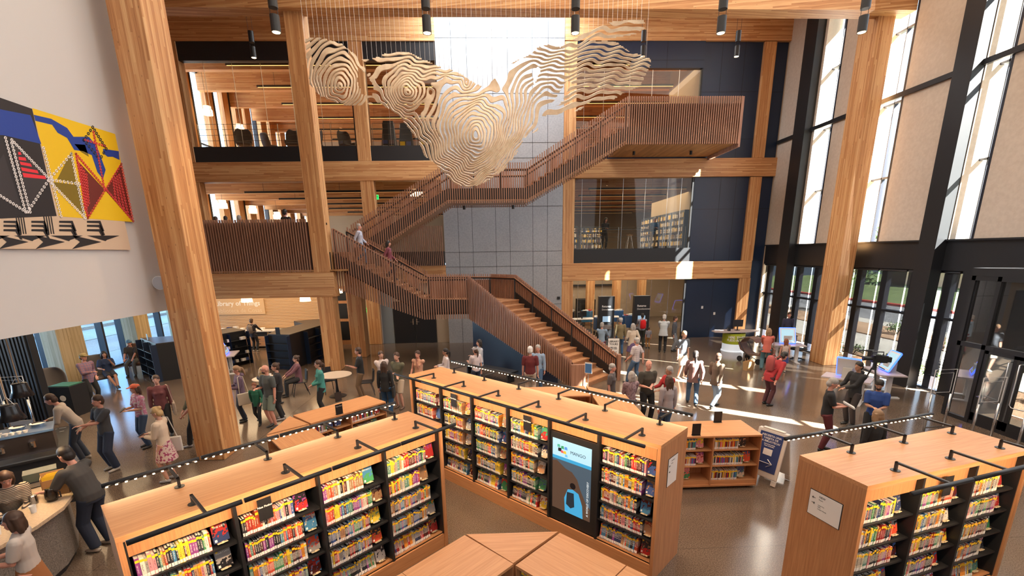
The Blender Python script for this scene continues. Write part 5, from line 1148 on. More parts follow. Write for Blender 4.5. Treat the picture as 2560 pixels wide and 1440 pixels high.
pz('blue_stroke', [[(76, 287), (120, 297), (160, 320), (176, 342), (215, 342), (236, 368), (257, 425), (250, 448), (236, 430), (222, 388), (200, 378), (178, 375), (160, 345), (136, 332), (122, 312), (80, 302)], [(250, 372), (290, 378), (292, 400), (275, 392), (262, 392), (252, 384)]], PBL, .0535)
pz('olive_patch', [[(178, 360), (205, 362), (215, 392), (195, 380)], [(165, 390), (172, 378), (182, 460), (135, 448)], [(120, 455), (190, 463), (205, 542), (170, 505)]], POL, .0535)
pz('red_triangle', [[(182, 397), (254, 474), (212, 545)], [(295, 410), (256, 476), (326, 554)]], DRED, .0545)
pz('dark_triangle', [[(12, 345), (113, 446), (60, 530)], [(-60, 470), (0, 385), (45, 520)]], mat('paint_dark_grey', (.035, .03, .035), .5), .0545)
pz('red_bars', [[(36, 380), (42, 380), (45, 387), (37, 387)], [(37, 392), (55, 394), (57, 402), (38, 400)], [(40, 404), (68, 409), (71, 417), (43, 412)], [(43, 418), (85, 426), (88, 434), (46, 427)], [(47, 432), (104, 440), (107, 448), (50, 443)]], mat('paint_bright_red', (.8, .03, .05), .5), .0555)
zz = []
for i, (a, c) in enumerate(((552, 557), (562, 567), (573, 578))):
    for x in range(-350, 280, 70): zz.append([(x, a), (x+34, a), (x+44+i*2, a+26), (x+38+i*2, a+26), (x+30, c+1), (x, c)])
pz('zigzag_border', zz+[[(x+6*i, 541), (x+6*i+3, 541), (x+10+6*i, 585), (x+7+6*i, 585)] for x in (-40, 30, 100) for i in range(4)], PK, .053)
pz('arrow_border', [[(x, 588), (x+75, 605), (x, 623), (x+20, 605)] for x in range(-380, 260, 92)]+[[(x+38, 589), (x+120, 589), (x+88, 600), (x+85, 603)] for x in range(-380, 200, 92)], PK, .0532)
def rings(name, lines, m, step=9, r=3.2):
    b = MB()
    for (xa, ya), (xb, yb) in lines:
        n_ = max(2, int(math.hypot(xb-xa, yb-ya)/step))
        for i in range(n_+1):
            x, y = xa+(xb-xa)*i/n_, ya+(yb-ya)*i/n_
            pts = [onwall(x+r*.8*math.cos(a*.785), y+r*math.sin(a*.785), .057)-PO for a in range(8)]; b.tube(pts, .008, 4, m, closed=True)
    return b.build(name, pt)
rings('white_ring_marks', [((4, 345), (55, 530)), ((20, 358), (66, 530)), ((20, 350), (114, 447)), ((114, 449), (170, 385)), ((170, 385), (204, 545)), ((114, 449), (190, 460)), ((114, 452), (205, 545)), ((112, 452), (60, 530)), ((100, 370), (144, 540)), ((-40, 470), (56, 530))], PWH)
rings('red_ring_marks', [((182, 385), (212, 545)), ((182, 385), (326, 553)), ((212, 545), (296, 410)), ((296, 410), (326, 553)), ((226, 330), (254, 474)), ((205, 350), (255, 365))]+[((190+i*6, 410+i*9), (205+i*3, 525-i*6)) for i in range(4)]+[((276+i*5, 450-i*4), (282+i*10, 500+i*10)) for i in range(4)], mat('paint_red_ring', (.65, .04, .04), .5), 7, 2.4)
rings('black_ring_marks', [((224, 318), (202, 350)), ((224, 318), (258, 372)), ((202, 350), (235, 390)), ((258, 372), (246, 392))], PK)
sp_ = onwall(385, 707); o = empty('loudspeaker', (XP+.0, sp_.y, sp_.z), 0, 'white horn-shaped loudspeaker on the lower edge of the white wall', 'loudspeaker')
sh = MATS['white_plastic']
b = MB(); b.tube([(.18, -.10, 0), (.18, .16, 0), (.18, .26, 0)], [.15, .13, .05], 20, sh); b.build('housing', o, smooth=False); MB().tube([(.18, -.105, 0), (.18, -.11, 0)], [.135, .135], 20, mat('speaker_grille', (.45, .48, .55), .7)).build('grille', o); MB().box(0, .12, -.03, .09, -.03, .03, sh).build('bracket', o)
# ---------------------------------------------------------------- things on the right of the floor
def kiosk(p, rz, label, facing=1):
    o = empty('self_service_kiosk', p, rz, label, 'kiosk', 'self-service kiosks with blue lit screens'); b = MB(); b.box(-.62, .62, -.36, .36, .74, .78, mat('kiosk_top', (.50, .44, .45), .35)); b.build('tabletop', o)
    for s_ in (-.4, .4): MB().box(s_-.06, s_+.06, -.06, .06, .03, .74, PLASTIC_W).build('leg', o); MB().box(s_-.07, s_+.07, -.33, .33, 0, .03, PLASTIC_W).build('foot', o)
    M4 = Matrix.Translation((0, -.02, .84)) @ Matrix.Rotation(-.42, 4, 'X')
    MB().prism([(-.16, .0), (.16, .0), (.12, .26), (-.12, .26)], .78, 1.12, mat('kiosk_grey', (.55, .54, .52), .35)).build('housing', o)
    MB().box(-.29, .29, -.02, .02, 0, .62, PLASTIC_W, M4).build('screen_frame', o); MB().box(-.24, .24, -.024, -.02, .05, .57, mat('screen_pale', (.3, .5, .6), .2, emit=(.35, .6, .75), es=.5), M4).build('screen', o)
    f = MB(); 
    for a, c in (((-.30, 0, -.01), (-.30, 0, .63)), ((.30, 0, -.01), (.30, 0, .63)), ((-.30, 0, .63), (.30, 0, .63)), ((-.3, 0, -.01), (.3, 0, -.01))): f.bar(M4 @ Vector(a), M4 @ Vector(c), .018, .05, BLUEL)
    f.build('light_edge', o); return o
kiosk(at(1962, 905), -.25, 'self-service kiosk with a blue lit screen where the woman in coral stands')
kiosk(at(2108, 1003), .75+R90, 'self-service kiosk with blue lit screen edge by the right timber column'); kiosk(at(2200, 985), -R90-.3, 'self-service kiosk behind the video camera, its blue lit screen edge-on')
kiosk(at(575, 930), 1.9, 'self-service kiosk with a blue lit screen half behind the big left column')
o = empty('help_desk', (11.22, 20.9, 0), 0, 'round help desk with a lime green banner reading Here to Help before the navy wall', 'desk')
MB().lathe([(0, 0), (.52, 0), (.52, .04), (.48, .05), (.48, .38), (0, .38)], 32, m=mat('desk_glow', (.75, .8, .85), .4, emit=(.7, .8, .9), es=.35)).build('base', o); MB().lathe([(0, .38), (.49, .38), (.49, .86), (0, .86)], 32, m=mat('lime_banner', (.42, .50, .03), .6)).build('banner', o)
MB().prism([(-1.05, -.25), (-.7, -.42), (.2, -.46), (1.1, -.2), (1.1, .1), (.3, .42), (-.7, .35), (-1.05, .1)], .93, .97, mat('kiosk_top', (.50, .44, .45))).build('tabletop', o); MB().lathe([(0, .86), (.3, .86), (.3, .93), (0, .93)], 16, m=BLACK).build('neck', o)
for k, (tx, z) in enumerate((('HERE TO HELP', .66), ('PUEDO AYUDARTE', .52))):
    for i, ch in enumerate(tx):
        a = -R90+(i-len(tx)/2+.5)*.135-.1; text(ch, .15, (.495*math.cos(a), .495*math.sin(a), z), (R90, 0, a+R90), LABEL, o, 'letter', .001, 'CENTER', bold=.003)
m_ = empty('monitor', (11.35, 20.9, .97), 0, 'black monitor on the round help desk', 'monitor'); MB().box(-.24, .24, -.015, .015, .18, .5, BLACK).build('screen', m_); MB().box(-.1, .1, -.08, .08, 0, .015, BLACK).build('foot', m_); MB().box(-.02, .02, -.02, .02, .015, .2, BLACK).build('stand', m_)
tag(MB().box(-.06, .06, -.05, .05, 0, .13, BLACK).build('card_reader', loc=(10.9, 20.8, .97)), 'small black device on the round help desk left of the monitor', 'device')
p = at(2165, 1030); o = empty('video_camera', (p.x, p.y, 1.5), -.3, 'black video camera on the tripod beside the man in black', 'camera')
b = MB(); b.box(-.10, .26, -.08, .08, .0, .2, BLACK); b.box(.26, .36, -.06, .06, .02, .16, BLACK); b.build('body', o); MB().tube([(-.10, 0, .1), (-.22, 0, .1), (-.32, 0, .1)], [.05, .05, .07], 14, BLACK).build('lens', o); MB().tube([(-.12, .0, .2), (-.12, 0, .30), (.16, 0, .30), (.16, 0, .2)], .018, 8, BLACK).build('handle', o)
MB().tube([(-.42, .06, .32), (-.05, .06, .32)], .022, 8, BLACK).build('microphone', o); MB().box(-.06, .06, -.16, -.10, .12, .24, BLACK).build('viewfinder', o)
o = empty('tripod', (p.x, p.y, 0), 0, 'black tripod carrying the video camera', 'tripod')
for a in (.4, 2.5, 4.5):
    c, s_ = math.cos(a), math.sin(a); MB().tube([(.05*c, .05*s_, 1.33), (.27*c, .27*s_, .65), (.48*c, .48*s_, .0)], [.022, .02, .014], 7, BLACK).build('leg', o)
MB().tube([(0, 0, 1.28), (0, 0, 1.5)], [.06, .045], 12, BLACK).build('head', o); MB().tube([(.03, 0, 1.42), (.4, .1, 1.25)], .012, 6, BLACK).build('pan_handle', o)
p = at(1880, 905); o = empty('stroller', p, .5, 'brown pram with a hood beside the woman in coral', 'stroller')
b = MB(); b.add([(-.25+.5*(j % 2), y, z) for y, z in ((-.45, .62), (-.4, .42), (.05, .36), (.4, .55), (.52, .82)) for j in (0, 1)], [(2*i, 2*i+1, 2*i+3, 2*i+2) for i in range(4)], CHR); q = b.build('seat', o); q.modifiers.new('t', 'SOLIDIFY').thickness = .06
b = MB(); b.add([(x, .1+.38*math.sin(a), .72+.36*math.cos(a)) for a in (-1.1, -.6, -.1, .4, .9, 1.3) for x in (-.26, .26)], [(2*i, 2*i+1, 2*i+3, 2*i+2) for i in range(5)], CHR); q = b.build('hood', o); q.modifiers.new('t', 'SOLIDIFY').thickness = .02
for s_ in (-.28, .28):
    MB().tube([(s_, .55, .95), (s_, .2, .4), (s_, -.45, .15)], .014, 6, BLACK).build('frame', o)
    for yy in (-.42, .4): MB().tube([(s_-.02, yy, .12), (s_+.02, yy, .12)], .12, 14, BLACK).build('wheel', o)
MB().tube([(-.28, .55, .95), (.28, .55, .95)], .016, 6, BLACK).build('handle', o)
p = at(1870, 925); o = empty('paper_bag', p, .3, 'brown paper bag standing on the floor by the pram', 'bag'); KR = mat('kraft_paper', (.45, .27, .12), .8)
b = MB(); b.add([(sx*.17, sy*.10, 0) for sy in (-1, 1) for sx in (-1, 1)]+[(sx*.18, sy*.12, .36+.03*sx*sy) for sy in (-1, 1) for sx in (-1, 1)], ((0, 2, 3, 1), (0, 1, 5, 4), (2, 6, 7, 3), (0, 4, 6, 2), (1, 3, 7, 5)), KR); b.build('bag_body', o)
for s_ in (-1, 1): MB().tube([(-.06, s_*.12, .34), (-.05, s_*.14, .46), (.05, s_*.14, .46), (.06, s_*.12, .34)], .006, 5, KR).build('handle', o)
p = aty(1517, 905, 18.6); p = Vector((5.05, 19.2, 0)); o = empty('floor_sign', p, -.12, 'white LIBRARY TOURS sign on a black stand at the end of the stair rail', 'sign')
MB().box(-.26, .26, -.01, .01, .25, 1.05, BLACK).build('frame', o); MB().box(-.235, .235, -.014, -.01, .28, 1.03, LABEL).build('plate', o); MB().box(-.22, .22, -.15, .15, 0, .02, BLACK).build('foot', o); MB().box(-.015, .015, -.01, .01, .02, .25, BLACK).build('post', o)
for tx, z, s_ in (('LIBRARY', .86, .115), ('TOURS', .74, .115), ('MEET YOUR', .62, .05), ('TOUR GUIDE', .56, .05), ('HERE', .36, .13)): text(tx, s_, (0, -.016, z), (R90, 0, 0), BLACK, o, align='CENTER', bold=.003)
o = empty('bench', (-.28, 16.95, 0), -.70, 'long dark bench with a pale edge before the navy panel under the stair', 'bench')
MB().box(-1.2, 1.2, -.22, .22, .38, .44, BLACK).build('seat', o); MB().box(-1.2, 1.2, -.225, -.22, .38, .44, mat('bench_edge_glow', (.3, .5, .62), .4)).build('edge', o)  # the edge's glow is put in as a pale blue colour
for x in (-1.0, 1.0): MB().box(x-.03, x+.03, -.2, .2, 0, .38, BLACK).build('leg', o)
o = empty('notice', (3.12, 15.02, .62), -.78+.2, 'blue notice in a clear holder on the stair newel post', 'sign'); MB().box(-.13, .13, -.012, 0, 0, .38, LABEL).build('plate', o); MB().box(-.115, .115, -.014, -.012, .02, .34, mat('notice_blue', (.08, .22, .5), .4)).build('poster', o); MB().tube([(0, .0, .02), (0, .0, -.62)], .012, 6, STEEL).build('post', o)
tag(MB().box(-.08, .08, -.06, 0, 0, .14, BLACK).build('wall_box', loc=aty(1396, 748, YF)), 'small black box with a light on the grey core beside the stair rail', 'device')
o = empty('office_chair', at(1992, 900), .4, 'black mesh office chair beside the kiosk near the window', 'chair'); MB().box(-.24, .24, -.24, .24, .45, .52, BLACK).build('seat', o)
b = MB(); b.tube([(-.22, .24, .6), (-.24, .3, 1.0), (.24, .3, 1.0), (.22, .24, .6)], .018, 6, BLACK, closed=True); b.build('back_frame', o); MB().box(-.2, .2, .26, .27, .62, .98, mat('chair_mesh', (.12, .12, .10), .8)).build('backrest', o)
MB().tube([(0, 0, .08), (0, 0, .45)], .03, 8, STEEL).build('pedestal', o)
for a in range(5): MB().bar((0, 0, .1), (.3*math.cos(a*1.257), .3*math.sin(a*1.257), .05), .035, m=BLACK).build('leg', o)
for i, (y, z, lb) in enumerate(((11.2, 1.65, 'small white switch plate high on the navy wall'), (11.9, 1.3, 'small white card reader on the navy wall'))): tag(MB().box(y-.05, y+.05, YF+.13, YF+.16, z-.07, z+.07, PLASTIC_W).build('switch_plate'), lb, 'switch')
# ---------------------------------------------------------------- coffee counter at the lower left
PATT = speckle('counter_front', (.10, .085, .075), (.26, .23, .20), 60, .5)
STONE = speckle('counter_stone', (.48, .36, .24), (.60, .47, .33), 40, .35)
o = empty('coffee_counter', label='curved coffee counter with pale top and patterned front at the lower left corner', cat='counter')
arc = [(-7.55, 7.55), (-7.20, 7.30), (-6.80, 6.85), (-6.58, 6.40), (-6.50, 5.9), (-6.55, 5.3), (-6.75, 4.6)]
inn = [(-7.95, 7.1), (-7.62, 6.92), (-7.28, 6.5), (-7.08, 6.1), (-7.0, 5.75), (-7.02, 5.2), (-7.2, 4.5)]
def ribbon(name, a, b_, z0, z1, m):
    q = MB(); n_ = len(a); vs = [Vector((*p, z)) for z in (z0, z1) for p in a+b_]; k = 2*n_; fs = []
    for i in range(n_-1):
        fs += [(i, i+1, n_+i+1, n_+i), (k+i, k+n_+i, k+n_+i+1, k+i+1), (i, k+i, k+i+1, i+1), (n_+i, n_+i+1, k+n_+i+1, k+n_+i)]
    fs += [(0, n_, k+n_, k), (n_-1, k+n_-1, k+2*n_-1, 2*n_-1)]
    return q.add(vs, fs, m).build(name, o)
ribbon('worktop', arc, inn, 1.0, 1.05, STONE)
a2 = [(x+(xi-x)*.22, y+(yi-y)*.22) for (x, y), (xi, yi) in zip(arc, inn)]; i2 = [(x+(xi-x)*.8, y+(yi-y)*.8) for (x, y), (xi, yi) in zip(arc, inn)]
ribbon('front_panel', a2, i2, .10, 1.0, PATT); ribbon('plinth', [(x+(xi-x)*.3, y+(yi-y)*.3) for (x, y), (xi, yi) in zip(arc, inn)], i2, 0, .10, BLACK)
o = empty('service_counter', (-9.66, 7.93, 0), .708, 'black service counter with menu board top, espresso machines and grinders on it', 'counter')
MB().box(-1.9, 1.3, -.4, .4, 0, 1.0, BLACK).build('cabinet', o); MB().box(-1.95, 1.35, -.45, 1.55, 1.0, 1.04, BLACK).build('worktop', o)
b = MB(); r2 = random.Random(2)
for i in range(26): x, y = r2.uniform(-1.2, 1.2), r2.uniform(.5, 1.5); b.box(x, x+r2.uniform(.06, .16), y, y+.012, 1.041, 1.043, LABEL)
b.build('chalk_lettering', o)
for i, (x, c) in enumerate(((.9, (.8, .3, .05)), (.75, (.7, .6, .05)), (.6, (.3, .55, .1)))): MB().box(x-.1, x+.3, .3-.12*i, .32-.12*i, 1.041, 1.044, mat('pen_%d' % i, c)).build('colour_bar', o)
FM = Matrix.Translation((-9.66, 7.93, 1.04)) @ Matrix.Rotation(.708, 4, 'Z')
m_ = empty('espresso_machine', label='steel espresso machine with cups stacked on its blue-lit top, at the coffee counter', cat='coffee machine'); m_.matrix_world = FM @ Matrix.Translation((.72, -.05, 0))
MB().box(-.5, .5, -.28, .28, .08, .46, mat('machine_dark', (.06, .05, .05), .3, .6)).build('body', m_); MB().box(-.52, .52, -.30, .30, .46, .50, mat('cup_tray', (.12, .22, .42), .25, .3)).build('cup_tray', m_); MB().box(-.5, .5, -.36, -.28, 0, .1, STEEL).build('drip_tray', m_)  # cup tray coloured blue
for i in range(2): MB().tube([(-.2+i*.4, -.34, .3), (-.2+i*.4, -.44, .27)], .02, 8, BLACK).build('portafilter', m_); MB().lathe([(0, .22), (.05, .22), (.05, .34), (0, .34)], 14, (-.2+i*.4, -.32, 0), CHROME).build('group_head', m_)
for i in range(12):
    q = tag(MB().lathe([(.022, 0), (.042, .05), (.038, .05), (.018, .006)], 14, m=CUP).build('cup'), 'white cup on the espresso machine top, %s of the row' % ORD[i], 'cup', 'cups on the espresso machine'); q.matrix_world = FM @ Matrix.Translation((.28+.085*(i % 8), -.29+.09*(i//8), .502))
for i, (x, y) in enumerate(((.75, .08), (1.02, .10))):
    q = tag(MB().lathe([(0, 0), (.10, 0), (.12, .05), (.10, .03), (0, .01)], 20, m=CHROME).build('bowl'), 'round dark steel bowl on the espresso machine top, %s one' % ('left', 'right')[i], 'bowl', 'bowls on the machine'); q.matrix_world = FM @ Matrix.Translation((x, y, .50))
for i, x in enumerate((-.15, -.58, -1.01)):
    m_ = empty('coffee_grinder', label='black machine with a blue lid at the coffee counter, %s from the right' % ORD[i], cat='coffee machine', group='machines with blue lids'); m_.matrix_world = FM @ Matrix.Translation((x, -.02, 0))
    MB().box(-.17, .17, -.25, .25, 0, .42, BLACK).build('body', m_); MB().box(-.19, .19, -.28, .30, .42, .46, mat('lid_blue', (.03, .12, .28), .35)).build('lid', m_); MB().box(-.1, .1, -.24, -.1, .461, .464, LABEL).build('label_card', m_)
    MB().box(-.03, .03, -.255, -.25, .2, .24, mat('red_lamp', (1, .05, .03), .5, emit=(1, .03, .02), es=4)).build('indicator', m_)
m_ = empty('string_ball', label='heap of pale cord on the espresso machine', cat='cord'); m_.matrix_world = FM @ Matrix.Translation((.62, .35, .02)); b = MB()
b.tube([(.13*math.cos(i*1.9)*(1-i/60), .09*math.sin(i*2.3), .02+.14*abs(math.sin(i*.7))) for i in range(34)], .016, 6, PT_); b.build('cord_loops', m_)
def on(nm, lab, cat, x, y, z=1.05, rz=0, grp=None): return empty(nm, (x, y, z), rz, lab, cat, grp)
o = on('crate', 'wooden box of yellow cards on the coffee counter', 'box', -7.22, 6.98, rz=.7); WD = mat('box_wood', (.45, .24, .10), .6); YC = mat('yellow_card', (.85, .55, .03), .6)
for a in ((-.14, .14, -.10, -.09, 0, .20), (-.14, .14, .09, .10, 0, .28), (-.14, -.13, -.1, .1, 0, .24), (.13, .14, -.1, .1, 0, .24), (-.14, .14, -.1, .1, 0, .01), (-.14, .14, -.005, .005, 0, .24)): MB().box(*a, WD).build('side_panel', o)
for i in range(4): MB().box(-.12+.02*i, .10, -.08+.02*i, -.075+.02*i, .02, .26+.01*i, YC).build('card', o)
o = on('coffee_jug', 'dark glass coffee jug with a handle on the coffee counter', 'jug', -6.92, 6.60); MB().lathe([(.06, 0), (.08, .06), (.075, .14), (.055, .18), (.06, .20), (0, .20)], 18, m=mat('jug_glass', (.02, .015, .012), .12)).build('jug_body', o, smooth=True); MB().tube([(.07, 0, .16), (.14, 0, .15), (.14, 0, .06), (.08, 0, .05)], .010, 7, BLACK).build('handle', o)
o = on('canister', 'small steel canister on the coffee counter left of the jug', 'canister', -7.12, 6.52); MB().lathe([(0, 0), (.05, 0), (.05, .13), (.03, .14), (0, .14)], 18, m=STEEL).build('body', o)
o = on('cardboard_box', 'small brown cardboard box on the counter behind the jug', 'box', -6.98, 6.85, rz=.4); MB().box(-.10, .10, -.07, .07, 0, .16, KR).build('box_body', o)
o = on('toaster', 'glass-lidded steel tray at the back of the coffee counter', 'tray', -7.62, 7.2, rz=.75); MB().box(-.22, .22, -.15, .15, 0, .10, BLACK).build('base', o); MB().box(-.20, .20, -.13, .13, .10, .24, mat('tray_glass', (.07, .09, .08), .08)).build('lid', o); MB().box(-.23, .23, -.17, -.15, .02, .09, STEEL).build('front_strip', o)
for i, (x, y) in enumerate(((-6.88, 6.26), (-6.82, 5.7))): tag(MB().lathe([(.030, 0), (.042, .11), (.038, .11), (.028, .006)], 16, m=CUP).build('cup', loc=(x, y, 1.05)), ('paper cup by the hands of the woman in the striped shirt', 'paper cup at the left edge of the counter')[i], 'cup', 'cups on the coffee counter')
tag(MB().box(-.12, .12, -.16, .16, 0, .22, PT_).build('napkin_box', loc=(-6.85, 5.05, 1.05)), 'pale box at the left picture edge of the coffee counter', 'box')
# big black pendant lamps over the counter
for i, (px, py, zt) in enumerate(((47, 958, 2.62), (20, 1012, 2.60))):
    p = at(px, py, zt); o = empty('shade_pendant', p, 0, 'large black bell pendant lamp over the coffee counter, %s one' % ('rear', 'front')[i], 'pendant lamp', 'black bell pendants')
    MB().lathe([(.095, 0), (.10, -.015), (.112, -.11), (.155, -.23), (.150, -.235), (.105, -.12), (.09, -.015)], 28, m=mat('shade_black', (.015, .015, .018), .22)).build('lamp_shade', o, smooth=True); MB().lathe([(.0, -.02), (.05, -.02), (.05, -.012), (0, -.012)], 16, m=LEDW).build('lens', o)
    MB().tube([(0, 0, -.02), (0, 0, 3.5-zt)], .008, 6, mat('cord_pale', (.5, .35, .22), .7)).build('cord', o)
    for a in range(3): MB().tube([(.09*math.cos(a*2.1), .09*math.sin(a*2.1), 0), (0, 0, .12)], .004, 5, STEEL).build('stay', o)
    lamp('bell_lamp', 'SPOT', p+Vector((0, 0, -.30)), 60, (1, .66, .34), spot_size=2.2, spot_blend=.5, shadow_soft_size=.08)
# ---------------------------------------------------------------- people
SKINS = [mat('skin_light', (.60, .33, .24), .5), mat('skin_rosy', (.62, .30, .22), .5), mat('skin_tan', (.42, .21, .13), .5), mat('skin_brown', (.26, .12, .07), .5)]
HAIRC = {'brown': (.06, .03, .018), 'dark': (.014, .010, .009), 'grey': (.34, .32, .30), 'white': (.62, .60, .58), 'blond': (.50, .33, .15), 'red': (.22, .07, .03), 'light': (.28, .17, .09)}
CLOTH = {}
def cloth(c, pat=None):
    k = (c, pat)
    if k in CLOTH: return CLOTH[k]
    nm = 'cloth_%d' % len(CLOTH)
    if not pat: m = mat(nm, c, .85)
    else:
        m = bpy.data.materials.new(nm); t, n, l, b = nt(m); g = N(t, 'ShaderNodeTexCoord').outputs['Object']
        if pat[0] == 'stripe': s = N(t, 'ShaderNodeSeparateXYZ', (g,)); f = M(t, 'GREATER_THAN', M(t, 'FRACT', M(t, 'MULTIPLY', s.outputs[2], 42.)), .5)
        elif pat[0] == 'plaid': s = N(t, 'ShaderNodeSeparateXYZ', (g,)); f = M(t, 'MULTIPLY', M(t, 'ADD', M(t, 'GREATER_THAN', M(t, 'FRACT', M(t, 'MULTIPLY', s.outputs[2], 14.)), .5), M(t, 'GREATER_THAN', M(t, 'FRACT', M(t, 'MULTIPLY', s.outputs[0], 14.)), .5)), .5)
        else: f = M(t, 'GREATER_THAN', N(t, 'ShaderNodeTexNoise', {0: g, 2: 22., 3: 1.}).outputs[0], .54)
        l.new(mixc(t, f, c, pat[1]), b.inputs['Base Color']); b.inputs['Roughness'].default_value = .85
    CLOTH[k] = m; return m
def ik(a, c, l1, l2, pole):
    d = c-a; L = min(d.length, (l1+l2)*.995); d.normalize(); c = a+d*L
    x = (l1*l1-l2*l2+L*L)/(2*L); h = math.sqrt(max(0, l1*l1-x*x)); p = Vector(pole); p = (p-d*p.dot(d)).normalized(); return a+d*x+p*h, c
EYEW, EYED, LIP, LENS = mat('eye_white', (.7, .68, .65), .3), mat('eye_dark', (.02, .012, .01), .2), mat('lip', (.38, .12, .10), .5), mat('glasses', (.01, .01, .012), .3)
def rem(o, v, sm=2):
    m = o.modifiers.new('union', 'REMESH'); m.mode = 'VOXEL'; m.voxel_size = v; m.use_smooth_shade = True
    if sm: s_ = o.modifiers.new('soften', 'SMOOTH'); s_.factor = .5; s_.iterations = sm
    return o
def person(loc, label, face=0., h=1.70, pose='stand', skin=0, hair=('short', 'brown'), top=((.2, .2, .2), 'tee'), low=((.03, .035, .05), 'trousers'), shoe=(.03, .03, .03), hands=None, feet=None, lean=0., turn=0., nod=0., bulk=1., extras=(), group='visitors', side=0.):
    s = h/1.75; o = empty('person', loc, math.radians(face), label, 'person', group)
    if isinstance(loc, Vector): D = (loc-CAM).length
    vx = .009*s if D < 13 else (.011*s if D < 18 else .014*s)
    V = lambda x, y, z: Vector((x*s, y*s, z*s))
    hipz = .61 if pose == 'sit' else (.93 if pose != 'walk' else .91)
    R_ = Matrix.Rotation(-lean, 3, 'X') @ Matrix.Rotation(side, 3, 'Y')        # positive lean bends forward (to -y)
    hip = V(0, 0, hipz); up = lambda x, y, z: hip+(Matrix.Rotation(lean, 3, 'X') @ Matrix.Rotation(side, 3, 'Y')) @ V(x, y, z)
    B = bulk; female = top[1].endswith('f')
    chest, neck, head = up(0, 0, .40), up(0, .01, .56), up(0, -.015, .69)
    shL, shR = up(.175*B**.3, 0, .462), up(-.175*B**.3, 0, .462)
    hd = {'stand': ((.24, -.02, .83), (-.24, -.02, .83)), 'walk': ((.22, -.22, .92), (-.22, .16, .88)), 'phone': ((.08, -.30, 1.12), (-.06, -.31, 1.14)), 'fold': ((-.12, -.20, 1.12), (.12, -.22, 1.08)), 'one': ((.10, -.32, 1.18), (-.24, 0, .84)), 'reach': ((.16, -.48, 1.05), (-.16, -.50, 1.05)), 'sit': ((.14, -.42, .74), (-.14, -.42, .74)), 'hip': ((.2, -.05, .95), (-.06, -.3, 1.15))}
    hl, hr = hands if hands else hd.get(pose, hd['stand'])
    elL, wL = ik(shL, V(*hl), .29*s, .25*s, V(.35, .55, -.5)); elR, wR = ik(shR, V(*hr), .29*s, .25*s, V(-.35, .55, -.5))
    hjL, hjR = hip+V(.095, 0, -.02), hip+V(-.095, 0, -.02)
    ft = feet or {'walk': ((.10, -.26, .08), (-.10, .26, .14)), 'sit': ((.13, -.46, .08), (-.13, -.44, .08))}.get(pose, ((.11, -.02, .08), (-.11, .03, .08)))
    knL, anL = ik(hjL, V(*ft[0]), .43*s, .43*s, V(.08, -1, .1)); knR, anR = ik(hjR, V(*ft[1]), .43*s, .43*s, V(-.08, -1, .1))
    # one continuous body
    b = MB(); t_ = lambda pts, r, n=10, ry=None, bb=None: (bb or b).tube(pts, [q*s for q in r], n, ry=[q*s for q in ry] if ry else None)
    t_([hip+V(0, 0, -.06), hip+V(0, 0, .02), up(0, 0, .16), up(0, 0, .34), up(0, 0, .46), up(0, .005, .52)], [.10, .145, .125, .15, .13, .06], 14, [.09, .10, .085, .10, .08, .055])
    t_([up(0, .01, .48), neck, head+V(0, .01, -.05)], [.06, .052, .05])
    for sh, el, wr in ((shL, elL, wL), (shR, elR, wR)): t_([sh, sh.lerp(el, .5), el, el.lerp(wr, .35), wr], [.042, .042, .037, .038, .026]); t_([sh.lerp(chest, .5), sh], [.055, .045])
    for hj, kn, an in ((hjL, knL, anL), (hjR, knR, anR)): t_([hj, hj.lerp(kn, .4), kn, kn.lerp(an, .35), an], [.088, .078, .055, .056, .034])
    HR = Matrix.Rotation(turn, 3, 'Z') @ Matrix.Rotation(lean*.6+nod, 3, 'X')
    hp = lambda x, y, z: head+HR @ V(x, y, z)
    def ball(mb, c, r, n=12, k=8):
        n0 = len(mb.v); mb.ball((0, 0, 0), tuple(q*s for q in r), n, k)
        for i in range(n0, len(mb.v)): mb.v[i] = tuple(hp(*c)+HR @ Vector(mb.v[i]))
    ball(b, (0, .0, .02), (.076, .096, .108)); ball(b, (0, -.030, -.045), (.055, .062, .070)); ball(b, (0, -.098, -.012), (.013, .020, .020), 8, 6)
    for q in (-1, 1): ball(b, (q*.078, .008, -.005), (.010, .018, .028), 8, 6)
    # hands: palm, four unequal bent fingers, thumb from the side of the palm
    for wr, el, sg in ((wL, elL, 1), (wR, elR, -1)):
        d = (wr-el).normalized(); sd = d.cross(Vector((0, 0, 1))); sd = (sd if sd.length > .1 else Vector((sg, 0, 0))).normalized()
        if pose in ('stand', 'walk') and d.z < -.6: sd = Vector((0, -1, 0)); sd = (sd-d*sd.dot(d)).normalized()
        cu = d.cross(sd)*(1 if d.cross(sd).z < 0 or d.z < -.6 else -1)
        pm = wr+d*.055*s; b.tube([wr-d*.01*s, pm-d*.01*s, wr+d*.09*s], [.022*s, .034*s, .034*s], 8, ry=[.018*s, .015*s, .013*s])
        for i, (w_, l_) in enumerate(((-.027, .070), (-.009, .080), (.009, .075), (.027, .058))):
            p0 = wr+d*.085*s+sd*w_*s; p1 = p0+d*l_*.5*s+cu*.012*s; p2 = p1+d*l_*.38*s+cu*.026*s; b.tube([p0, p1, p2], [.0095*s, .0088*s, .0072*s], 6)
        p0 = wr+d*.03*s-sd*.026*s; p1 = p0+(d*.6-sd*.8).normalized()*.032*s; p2 = p1+(d*.95-sd*.3+cu*.3).normalized()*.03*s; b.tube([p0, p1, p2], [.013*s, .011*s, .009*s], 6)
    b.ms = [SKINS[skin]]; b.mi = [0]*len(b.f); body = rem(b.build('body', o), vx, 1)
    f = MB()
    for q in (-1, 1): ball(f, (q*.029, -.0825, .018), (.012, .0085, .0065), 8, 6)
